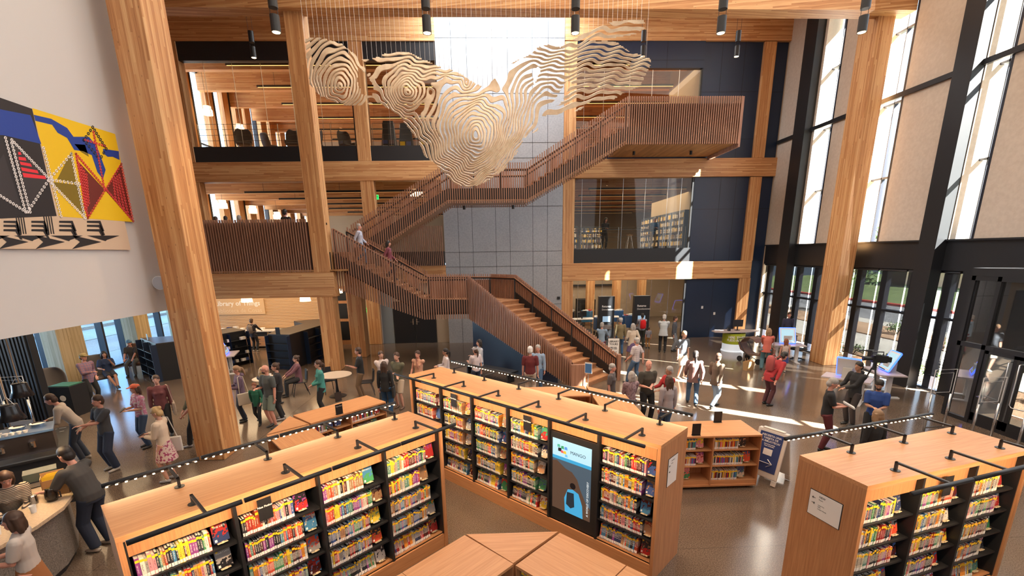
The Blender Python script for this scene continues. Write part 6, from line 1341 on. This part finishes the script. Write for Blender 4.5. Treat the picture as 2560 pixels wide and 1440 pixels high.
    f.ms = [EYEW]; f.mi = [0]*len(f.f); k0 = len(f.f); ms_ = len(f.v)
    for q in (-1, 1):
        ball(f, (q*.029, -.0895, .018), (.0052, .003, .0052), 6, 4); ball(f, (q*.030, -.0885, .036), (.017, .004, .0035), 6, 4)
    f.ms = [EYEW, EYED]; f.mi = [0]*k0+[1]*(len(f.f)-k0); f.build('eyes', body)
    f = MB(); ball(f, (0, -.088, -.058), (.022, .008, .006), 8, 5); f.ms = [LIP]; f.mi = [0]*len(f.f); f.build('mouth', body)
    # top
    tc = cloth(*top[:1], top[2] if len(top) > 2 else None); kind = top[1]; c = MB(); e_ = .016+.02*(B-1)
    low_z = -.06 if 'long' not in kind else -.16
    t_([hip+V(0, 0, low_z), hip+V(0, 0, .03), up(0, 0, .16), up(0, -.005, .34), up(0, 0, .46), up(0, .005, .535)], [(.160 if low_z > -.1 else .19)*B, .158*B, .142*B, .168*B**.6, .15, .062], 16, [.120*B, .122*B, .112*B, .125*B**.7, .095, .06], c)
    if female: 
        for q in (-1, 1): c.ball(tuple(up(q*.062, -.085, .33)), .058*s, 8, 6)
    slv = {'tee': .52, 'teef': .45, 'none': 0, 'nonef': 0}.get(kind, 1.0)
    for sh, el, wr in ((shL, elL, wL), (shR, elR, wR)):
        t_([sh.lerp(chest, .45), sh], [.078, .062], 10, None, c)
        c.ball(tuple(sh), .074*s, 10, 6)
        if slv:
            en = sh.lerp(el, .85) if slv < .9 else el; c.ball(tuple(el), .058*s if slv > .9 else .01*s, 8, 6); r2_ = [.078, .072, .064] if slv < .9 else [.078, .066, .054]
            t_([sh, sh.lerp(el, .5), en], r2_, 10, None, c)
            if slv >= .9: t_([el, el.lerp(wr, .5), wr-(wr-el).normalized()*.01*s], [.056, .052, .040], 10, None, c)
    if 'hood' in kind: c.ball(tuple(up(0, .09, .53)), (.10*s, .07*s, .06*s), 10, 6)
    c.ms = [tc]; c.mi = [0]*len(c.f); rem(c.build({'tee': 'shirt', 'teef': 'shirt', 'none': 'top', 'nonef': 'top'}.get(kind, 'jacket' if 'jacket' in kind else 'shirt'), o), .013*s, 3)
    # lower garment
    lc = cloth(low[0], low[2] if len(low) > 2 else None); g = MB(); k_ = low[1]
    t_([hip+V(0, 0, -.10), hip+V(0, 0, -.03), up(0, 0, .08)], [.15*B, .162*B, .142*B], 14, [.115*B, .118*B, .105*B], g)
    if k_ in ('skirt', 'dress'):
        if pose == 'sit': t_([hip+V(0, .02, -.02), hjL.lerp(hjR, .5)+V(0, -.25, .0), knL.lerp(knR, .5)+V(0, 0, .0)], [.16, .17, .16], 14, [.12, .10, .08], g)
        else: t_([hip+V(0, 0, .05), hip+V(0, 0, -.15), hip+V(0, 0, -.42)], [.15, .19, .24], 18, [.12, .16, .21], g)
    else:
        for hj, kn, an in ((hjL, knL, anL), (hjR, knR, anR)):
            if k_ == 'shorts': t_([hj, hj.lerp(kn, .5), hj.lerp(kn, .95)], [.10*B**.5, .098, .092], 12, None, g)
            else:
                w_ = 1.25 if k_ == 'wide' else 1.; t_([hj, hj.lerp(kn, .5), kn, kn.lerp(an, .5), an+V(0, 0, .0)], [.098*B**.5, .088, .070*w_, .066*w_, .060*w_], 12, None, g)
    g.ms = [lc]; g.mi = [0]*len(g.f); rem(g.build({'skirt': 'skirt', 'shorts': 'shorts', 'dress': 'skirt'}.get(k_, 'trousers'), o), .014*s, 3)
    for an in (anL, anR):
        q = MB(); d_ = Vector((0, -1, 0)); q.tube([an+V(0, .05, -.045), an+V(0, .0, -.035), an+V(0, -.09, -.052), an+V(0, -.17, -.058)], [.030*s, .042*s, .044*s, .030*s], 10, mat('shoe_%d' % int(shoe[0]*100), shoe, .5), ry=[.030*s, .045*s, .028*s, .018*s]); q.build('shoe', o, smooth=True)
    # hair
    st, hc = hair; hm = mat('hair_'+hc, HAIRC[hc], .55); q = MB()
    if st != 'bald':
        ball(q, (0, .014, .054), (.090, .103, .098)); ball(q, (0, .05, -.01), (.086, .072, .088))
        if st in ('long', 'bob'):
            for x in (-.055, 0, .055): q.tube([hp(x, .04, .06), hp(x*1.3, .065, -.08), hp(x*1.3, .075, -.16 if st == 'bob' else -.26)], [.050*s, .045*s, .028*s], 8)
            for x in (-1, 1): q.tube([hp(x*.06, -.02, .07), hp(x*.083, -.01, -.02), hp(x*.082, .0, -.12)], [.025*s, .026*s, .018*s], 8)
        if st == 'bun': ball(q, (0, .10, .09), (.045, .045, .042))
        if st == 'tail': q.tube([hp(0, .10, .05), hp(0, .155, -.02), hp(0, .15, -.16), hp(0, .14, -.24)], [.025*s, .036*s, .030*s, .010*s], 8)
        q.ms = [hm]; q.mi = [0]*len(q.f); rem(q.build('hair', body), .011*s, 1)
    for x in extras:
        if x[0] == 'cap':
            q = MB(); ball(q, (0, .006, .060), (.097, .112, .088)); v_ = []; q.tube([hp(0, -.07, .068), hp(0, -.12, .062), hp(0, -.18, .05)], [.07*s, .07*s, .045*s], 10, ry=[.010*s, .008*s, .005*s]); q.ms = [cloth(x[1])]; q.mi = [0]*len(q.f); q.build('cap', o, smooth=True)
        if x[0] == 'glasses':
            q = MB()
            for a in (-1, 1): q.tube([hp(a*.032+.018*math.cos(i*.785), -.104, .017+.015*math.sin(i*.785)) for i in range(8)], .003*s, 5, LENS, closed=True); q.tube([hp(a*.05, -.10, .02), hp(a*.082, .0, .02)], .003*s, 5, LENS)
            q.tube([hp(-.014, -.104, .02), hp(.014, -.104, .02)], .003*s, 5, LENS); q.build('glasses', o)
        if x[0] == 'beard': q = MB(); ball(q, (0, -.042, -.062), (.054, .056, .050)); q.ms = [hm]; q.mi = [0]*len(q.f); q.build('beard', body, smooth=True)
        if x[0] == 'tote':
            q = x[2]; c = hip+V(.26*q, .03, .02); m_ = cloth(x[1]); bg_ = empty('tote_bag', tuple(c), 0, x[3], 'bag', 'bags carried by visitors'); bg_.location = o.matrix_basis @ c; bg_.rotation_euler = (0, 0, math.radians(face)+.15)
            bevel(MB().box(-.035*s, .035*s, -.19*s, .19*s, -.36*s, 0, m_).build('bag_body', bg_), .02); sh = shL if q > 0 else shR; d_ = Matrix.Rotation(-.15, 3, 'Z') @ (sh-c)
            MB().tube([(0, -.12*s, 0), tuple(d_+V(.03*q, -.07, .05)), tuple(d_+V(0, .0, .075)), tuple(d_+V(.03*q, .07, .05)), (0, .12*s, 0)], .010*s, 6, m_).build('strap', bg_)
        if x[0] == 'pack':
            c = up(0, .25, .28); bg_ = empty('backpack', tuple(o.matrix_basis @ c), math.radians(face), x[2], 'bag', 'bags carried by visitors'); q = MB(); q.tube([(0, 0, -.22*s), (0, .0, -.18*s), (0, 0, .1*s), (0, -.02*s, .2*s), (0, -.03*s, .23*s)], [.10*s, .15*s, .15*s, .12*s, .05*s], 14, cloth(x[1]), ry=[.06*s, .085*s, .085*s, .07*s, .03*s]); q.build('bag_body', bg_, smooth=True)
            q = MB(); 
            for a in (-1, 1): q.tube([(a*.10*s, -.05*s, .15*s), (a*.11*s, -.20*s, .24*s), (a*.12*s, -.31*s, .12*s), (a*.12*s, -.22*s, -.12*s), (a*.11*s, -.05*s, -.15*s)], .014*s, 6, cloth(x[1]))
            q.build('strap', bg_)
        if x[0] == 'hold':
            m_ = (wL+wR)/2+V(0, -.08, .03); q = MB().box(-.04, .04, -.075, .075, -.005, .005, BLACK) if x[1] == 'phone' else MB().box(-.09, .09, -.12, .12, -.015, .015, cloth(x[2]))
            g_ = q.build(x[1] if x[1] != 'phone' else 'smartphone'); g_.matrix_world = Matrix.Translation(o.matrix_basis @ m_) @ Matrix.Rotation(math.radians(face), 4, 'Z') @ Matrix.Rotation(.5, 4, 'X'); tag(g_, x[3], x[1] if x[1] != 'phone' else 'phone', 'things held by visitors')
    return o
def at2(x, y, yf_): return at(x, yf_)
G_ = at
BLK, NVY, JEAN, KHA, WHT, GRY = (.018, .018, .02), (.02, .03, .06), (.06, .12, .22), (.36, .29, .2), (.62, .60, .58), (.09, .095, .10)
P_ = person
P_(G_(238, 1012), 'man in a tan cap and pinkish plaid shirt standing before the left glazing', 75, 1.74, 'hip', 1, ('short', 'brown'), ((.30, .14, .16), 'long sleeve', ('plaid', (.16, .13, .22))), (BLK, 'trousers'), extras=(('cap', (.28, .22, .10)),))
P_(G_(288, 1172), 'man in a dark grey T-shirt and wide dark trousers reaching out beside the coffee counter', -20, 1.76, 'reach', 1, ('short', 'brown'), ((.06, .06, .065), 'tee'), (NVY, 'wide'), (.5, .47, .42), hands=((-.05, -.38, 1.18), (-.36, -.22, 1.02)))
P_(G_(215, 1150), 'man in a loose off-white shirt and dark jeans leaning over behind the espresso machine', -60, 1.78, 'reach', 1, ('short', 'brown'), ((.48, .40, .32), 'long sleeve'), ((.05, .06, .08), 'trousers'), (.45, .38, .3), lean=.45)
P_(G_(372, 1116), 'woman in a red patterned cap, purple shirt and jeans holding a camera', -30, 1.66, 'phone', 0, ('bob', 'brown'), ((.42, .16, .26), 'teef', ('blot', (.50, .45, .48))), ((.04, .07, .13), 'trousers'), extras=(('cap', (.5, .10, .05)), ('hold', 'phone', None, 'small dark camera held by the woman in the red cap')))
P_(G_(420, 1088), 'woman in a maroon cardigan carrying a cream tote left of the big column', 30, 1.68, 'stand', 0, ('bun', 'brown'), ((.16, .05, .055), 'long jacketf'), (BLK, 'trousers'), extras=(('tote', (.42, .34, .26), 1, 'cream tote bag on the shoulder of the woman in maroon'),))
P_(G_(500, 1092), 'grey-haired woman in an olive vest and dark skirt beside the big left column', -50, 1.64, 'one', 1, ('bob', 'grey'), ((.09, .09, .06), 'long nonef'), ((.12, .13, .08), 'skirt'), hands=((.25, -.3, .9), (-.2, -.2, .85)))
P_(G_(508, 1112), 'person in a pale tee and black trousers stepping past behind the big left column', -80, 1.70, 'walk', 1, ('short', 'light'), ((.45, .42, .38), 'tee'), (BLK, 'trousers'), (.3, .3, .32))
P_(G_(430, 1200), 'blond woman with a bun in a cream jacket and floral skirt looking at her phone', -80, 1.66, 'phone', 0, ('bun', 'blond'), ((.62, .50, .38), 'long jacketf'), ((.55, .42, .38), 'skirt', ('blot', (.30, .05, .12))), (.3, .2, .15), nod=.3, extras=(('hold', 'phone', None, 'phone held by the blond woman in the cream jacket'), ('tote', (.55, .52, .48), -1, 'white cloth bag on the arm of the blond woman')))
P_(G_(262, 1368), 'large man in a dark T-shirt and dark jeans leaning on the coffee counter', -92, 1.84, 'reach', 1, ('short', 'dark'), ((.055, .052, .05), 'tee'), ((.02, .028, .05), 'wide'), (.45, .42, .38), lean=.30, bulk=1.22, hands=((.2, -.52, 1.08), (-.12, -.56, 1.08)), group='people at the coffee counter')
P_(Vector((-7.50, 6.55, 0)), 'woman in a black and cream striped shirt serving behind the coffee counter', 55, 1.66, 'reach', 1, ('long', 'brown'), ((.55, .44, .32), 'long sleevef', ('stripe', (.04, .03, .03))), (BLK, 'trousers'), lean=.28, nod=.3, hands=((.05, -.46, 1.08), (-.16, -.48, 1.08)), group='people at the coffee counter')
P_(Vector((-6.0, 5.22, 0)), 'woman in a white T-shirt with a tan skirt in the lower left corner', -60, 1.66, 'phone', 1, ('bob', 'brown'), ((.55, .50, .46), 'teef'), ((.35, .14, .05), 'skirt'), (.05, .05, .06), group='people at the coffee counter')
P_(Vector((-14.5, 17.0, 0)), 'woman in a navy top sitting cross-legged with a red cloth by the left glazing', 50, 1.66, 'sit', 2, ('bob', 'dark'), ((.015, .03, .08), 'teef'), ((.03, .03, .04), 'shorts'), hands=((.1, -.25, 1.05), (-.2, -.3, .8)), feet=((.1, -.62, .12), (.05, -.55, .1)))
P_(Vector((-15.0, 18.9, 0)), 'man in a blue cap and dark shirt sitting in the brown armchair', 20, 1.76, 'sit', 1, ('short', 'brown'), ((.05, .045, .045), 'tee'), (GRY, 'trousers'), extras=(('cap', (.10, .22, .36)),))
P_(G_(640, 878), 'person in black with a grey backpack facing the white counter', 175, 1.66, 'reach', 2, ('short', 'brown'), ((.02, .02, .035), 'long sleeve'), (BLK, 'trousers'), (.5, .48, .45), extras=(('pack', (.16, .13, .12), 'grey backpack of the person facing the white counter'),))
P_(G_(614, 1052), 'woman in a purple hooded top with a cream tote beside the big left column', -50, 1.66, 'phone', 1, ('tail', 'light'), ((.15, .10, .15), 'long hoodf'), ((.03, .035, .05), 'trousers'), nod=.3, extras=(('tote', (.55, .48, .38), 1, 'cream tote bag of the woman in the purple hooded top'),))
P_(Vector((-7.30, 14.0, 0)), 'blond woman in a dark floral top seated at the small round table', 165, 1.62, 'sit', 0, ('long', 'blond'), ((.04, .04, .06), 'teef', ('blot', (.4, .38, .38))), (BLK, 'trousers'))
side_chair(-7.30, 14.0, math.radians(165), 'black side chair under the blond woman at the small table')
P_(G_(650, 1058), 'child in a green jumper standing by the man in the grey T-shirt', 10, 1.22, 'walk', 1, ('short', 'red'), ((.015, .12, .07), 'long sleeve'), (BLK, 'trousers'))
P_(G_(686, 1067), 'bearded man with glasses in a grey T-shirt and green shorts', -25, 1.80, 'stand', 1, ('bald', 'brown'), ((.075, .085, .085), 'tee'), ((.16, .20, .17), 'shorts'), (.03, .03, .03), turn=-.5, hands=((.24, -.05, .82), (-.10, -.28, 1.15)), extras=(('glasses',), ('beard',)))
P_(G_(708, 1047), 'woman in a black top and trousers behind the bearded man, white paper in hand', -60, 1.70, 'one', 0, ('bun', 'brown'), ((.025, .022, .025), 'teef'), (BLK, 'trousers'), (.55, .52, .5))
p = Vector((-6.85, 15.45, 0)); P_(p, 'woman in a plum jumper seated on a black chair left of the round white table', -60, 1.68, 'sit', 0, ('bun', 'brown'), ((.18, .08, .10), 'long sleevef'), (BLK, 'trousers'), extras=(('glasses',),)); side_chair(p.x, p.y, math.radians(-60), 'black side chair under the woman in the plum jumper')
P_(G_(812, 1038), 'woman in a teal top and black trousers standing with hands together', -60, 1.70, 'phone', 0, ('tail', 'brown'), ((.06, .27, .24), 'long sleevef'), (BLK, 'trousers'), hands=((.04, -.26, 1.02), (-.06, -.26, 1.0)), extras=(('glasses',),))
P_(G_(908, 998), 'man in a black T-shirt and khaki trousers facing left by the round table', -80, 1.76, 'one', 1, ('short', 'brown'), (BLK, 'tee'), ((.18, .11, .06), 'trousers'))
P_(G_(962, 1003), 'woman in a white blouse with hair up behind the person in black', 30, 1.68, 'fold', 0, ('bun', 'brown'), ((.60, .52, .50), 'teef'), (GRY, 'trousers'))
P_(G_(970, 1034), 'person with long brown hair in a black top and blue jeans, back turned', 175, 1.62, 'stand', 1, ('long', 'brown'), (BLK, 'long sleevef'), ((.02, .07, .16), 'wide'), extras=(('tote', (.02, .02, .02), -1, 'black shoulder bag of the person in blue jeans'),))
P_(G_(1002, 1020), 'man in an open olive shirt and cream shorts with folded arms', -25, 1.78, 'fold', 0, ('short', 'brown'), ((.10, .095, .06), 'tee'), ((.45, .36, .27), 'shorts'), (.12, .07, .05), turn=.2)
P_(G_(1052, 1000), 'person in a sleeveless peach top touching their chin before the middle bookcase', -20, 1.66, 'one', 1, ('short', 'brown'), ((.55, .30, .20), 'nonef'), (GRY, 'trousers'), hands=((.04, -.16, 1.40), (-.2, -.2, .95)))
P_(G_(1120, 990), 'woman with a black ponytail in a white blouse behind the middle bookcase corner', -75, 1.64, 'phone', 2, ('tail', 'dark'), ((.58, .52, .54), 'long sleevef'), (NVY, 'trousers'), extras=(('glasses',),))
P_(G_(1192, 985), 'woman in a grey cap and white T-shirt near the dark bench', -140, 1.64, 'one', 0, ('tail', 'brown'), ((.60, .52, .54), 'teef'), (NVY, 'trousers'), extras=(('cap', (.34, .32, .34)),))
P_(G_(1202, 962), 'woman with dark hair in a pale shirt facing the one in the grey cap', -70, 1.68, 'one', 0, ('bob', 'dark'), ((.48, .50, .55), 'long sleevef'), (JEAN, 'trousers'))
P_(G_(1326, 1000), 'white-haired man in a maroon shirt and cream trousers, back to the camera', 172, 1.78, 'stand', 1, ('short', 'white'), ((.12, .015, .018), 'tee'), ((.50, .40, .32), 'trousers'), bulk=1.1)
P_(G_(1345, 985), 'person in a pale blue shirt half hidden behind the man in maroon', -20, 1.70, 'stand', 1, ('short', 'grey'), ((.26, .36, .50), 'long sleeve'), (JEAN, 'trousers'))
P_(G_(1525, 1046), 'grey-haired woman in a dark grey shirt looking towards the stair', 60, 1.62, 'stand', 1, ('short', 'grey'), ((.10, .085, .085), 'teef'), (NVY, 'trousers'))
P_(G_(1572, 1072), 'grey-haired woman in a mauve patterned blouse, back to the camera', 190, 1.60, 'phone', 1, ('bob', 'grey'), ((.32, .22, .24), 'long sleevef', ('blot', (.20, .13, .14))), (NVY, 'trousers'))
P_(G_(1612, 1062), 'bald man in an olive T-shirt and black trousers talking to the woman in red', 10, 1.84, 'one', 1, ('bald', 'brown'), ((.045, .04, .03), 'tee'), (BLK, 'trousers'), (.5, .5, .48), bulk=1.12, hands=((-.02, -.26, 1.15), (-.15, -.28, 1.12)))
P_(G_(1664, 1062), 'woman with short grey hair in a red cardigan facing the bald man', -75, 1.66, 'reach', 2, ('short', 'grey'), ((.40, .025, .025), 'long jacketf'), (NVY, 'trousers'), hands=((.08, -.36, 1.1), (-.12, -.4, 1.14)))
P_(G_(1662, 1096), 'woman with long brown hair in a light grey shirt and jeans, back turned', 195, 1.66, 'stand', 1, ('long', 'brown'), ((.36, .32, .33), 'long sleevef'), (JEAN, 'trousers'))
P_(G_(1702, 946), 'man with tousled brown hair in a grey T-shirt and cream shorts on the sunlit floor', 20, 1.80, 'stand', 0, ('short', 'light'), ((.09, .10, .12), 'tee'), ((.55, .48, .40), 'shorts'), (.5, .45, .4))
P_(G_(1728, 1013), 'person with dark hair in a brown top and jeans walking away over the sunlit floor', 160, 1.74, 'walk', 2, ('tail', 'dark'), ((.22, .12, .11), 'long sleeve'), (JEAN, 'trousers'))
P_(G_(1783, 1020), 'person in pale jeans and a brown jacket walking behind the shaft of sun', 120, 1.72, 'walk', 2, ('short', 'brown'), ((.14, .10, .07), 'long jacket'), ((.24, .32, .42), 'trousers'))
P_(G_(1502, 902), 'person in a pale blue shirt and maroon trousers at the left returns station', 150, 1.70, 'reach', 1, ('short', 'grey'), ((.25, .34, .45), 'long sleeve'), ((.14, .03, .05), 'trousers'))
P_(G_(1548, 888), 'person in a white cap and olive jacket before the returns stations', 175, 1.74, 'stand', 1, ('short', 'grey'), ((.24, .19, .10), 'long jacket'), ((.05, .12, .25), 'trousers'), extras=(('cap', (.62, .60, .58)),))
P_(G_(1578, 905), 'woman in a cream top carrying a purple bag before the right returns station', 190, 1.70, 'walk', 0, ('bob', 'grey'), ((.55, .47, .38), 'long sleevef'), ((.12, .08, .18), 'skirt'), bulk=1.1)
P_(G_(1602, 866), 'person with a bright red bag standing at the right returns station', 175, 1.66, 'reach', 2, ('short', 'dark'), ((.36, .36, .42), 'tee'), ((.04, .05, .035), 'trousers'), extras=(('pack', (.65, .01, .015), 'bright red bag on the back of the person at the right returns station'),))
P_(G_(1619, 870), 'small child in tan trousers beside the person with the red bag', 180, 1.05, 'stand', 1, ('short', 'brown'), ((.24, .24, .28), 'tee'), ((.40, .20, .06), 'trousers'))
P_(G_(1655, 880), 'white-haired man in a white shirt right of the returns stations', 160, 1.78, 'reach', 1, ('short', 'white'), ((.60, .66, .70), 'long sleeve'), (BLK, 'trousers'), bulk=1.15)
P_(G_(1682, 878), 'person in a dark grey shirt beside the man in the white shirt', 60, 1.68, 'stand', 1, ('short', 'brown'), ((.08, .09, .11), 'long sleeve'), ((.22, .24, .26), 'trousers'))
P_(G_(1586, 960), 'person in a mauve and white shirt crossing the sunlit floor by the stair foot', -140, 1.72, 'walk', 1, ('short', 'grey'), ((.40, .34, .36), 'tee', ('plaid', (.55, .5, .5))), (JEAN, 'trousers'))
P_(G_(1910, 926), 'woman in a coral jumper and wide jeans using the kiosk by the far windows', 150, 1.68, 'reach', 1, ('bob', 'light'), ((.62, .16, .12), 'long sleevef'), ((.08, .17, .21), 'wide'), extras=(('tote', (.22, .12, .09), -1, 'patterned brown bag of the woman in coral'),))
P_(G_(1955, 930), 'girl in a white top and blue skirt beside the woman in coral', 170, 1.32, 'stand', 1, ('long', 'red'), ((.60, .48, .42), 'none'), ((.03, .05, .20), 'skirt'), (.5, .5, .5))
P_(G_(1962, 872), 'man whose head and shoulders show behind the kiosk screen by the far windows', -20, 1.76, 'stand', 1, ('short', 'brown'), ((.04, .04, .08), 'long sleeve'), (NVY, 'trousers'))
P_(G_(1915, 1012), 'person in a red shirt with a pale backpack strap bending forward on the open floor', 100, 1.78, 'stand', 1, ('short', 'dark'), ((.38, .03, .035), 'long sleeve'), ((.07, .02, .025), 'trousers'), lean=.62, extras=(('pack', (.30, .06, .06), 'dark red backpack on the bending person in red'),))
P_(G_(2052, 1125), 'grey-haired man in a black T-shirt and maroon trousers reading, right of centre', 60, 1.78, 'phone', 1, ('short', 'grey'), (BLK, 'tee'), ((.10, .015, .02), 'trousers'), nod=.35, extras=(('hold', 'leaflet', (.6, .58, .55), 'pale leaflet in the hands of the grey-haired man in black'),))
P_(G_(2122, 1062), 'dark-haired man in a black hooded top standing at the video camera', -78, 1.76, 'one', 2, ('short', 'dark'), (BLK, 'long hood'), ((.045, .035, .035), 'trousers'), hands=((-.05, -.3, 1.05), (-.2, -.32, 1.08)))
P_(G_(2168, 1120), 'bearded man in a blue and black T-shirt looking down, before the tripod', -40, 1.70, 'phone', 2, ('short', 'dark'), ((.02, .06, .24), 'tee'), (BLK, 'trousers'), nod=.4, extras=(('beard',),))
P_(G_(2160, 1215), 'woman with long auburn hair in a black top behind the right bookcase', 185, 1.62, 'stand', 1, ('long', 'light'), (BLK, 'long sleevef'), (BLK, 'trousers'))
for i, (px, yy, c, hr, lb, zz, fc) in enumerate(((600, 19.9, (.02, .30, .34), ('short', 'grey'), 'man in a turquoise shirt seated behind the left balcony railing', .0, 150), (541, 20.3, (.30, .03, .03), ('short', 'brown'), 'person in red seated at the left end behind the balcony railing', -.06, 160), (566, 20.2, (.03, .03, .03), ('short', 'dark'), 'dark-haired person seated between the ones in red and turquoise on the balcony', -.12, 190), (716, 20.0, (.02, .02, .022), ('short', 'dark'), 'dark-haired man in black standing on the balcony beside the tall column', .18, 160))):
    p = aty(px, 560, yy); P_(Vector((p.x, p.y, 4.79)), lb, fc, 1.50 if i < 3 else 1.72, 'stand', 1, hr, (c, 'long sleeve'), (BLK, 'trousers'), group='people on the upper floors')
for i, (x, c, hr, lb) in enumerate(((6.05, BLK, ('long', 'dark'), 'person in black leaning over the high counter in the second floor room'), (8.75, (.05, .12, .22), ('short', 'grey'), 'grey-haired person in blue seated at the high counter in the second floor room'))):
    P_(Vector((x, 25.95, 4.79)), lb, 10, 1.66, 'phone', 1, hr, (c, 'long sleeve'), (KHA if i else BLK, 'trousers'), lean=.25, group='people on the upper floors')
P_(Vector((-5.6, 20.0, 4.2725)), 'person in a pale shirt coming down the middle flight of the stair, upper one', 90, 1.66, 'walk', 1, ('short', 'grey'), ((.45, .46, .55), 'long sleeve'), (JEAN, 'trousers'), feet=((.1, -.12, .08), (-.1, .12, .2525)), group='people on the stair')
P_(Vector((-4.45, 20.0, 3.5825)), 'person in a maroon jumper coming down the middle flight of the stair, lower one', 90, 1.66, 'walk', 1, ('bob', 'dark'), ((.20, .05, .07), 'long sleeve'), (NVY, 'trousers'), feet=((.1, -.12, .08), (-.1, .12, .2525)), group='people on the stair')
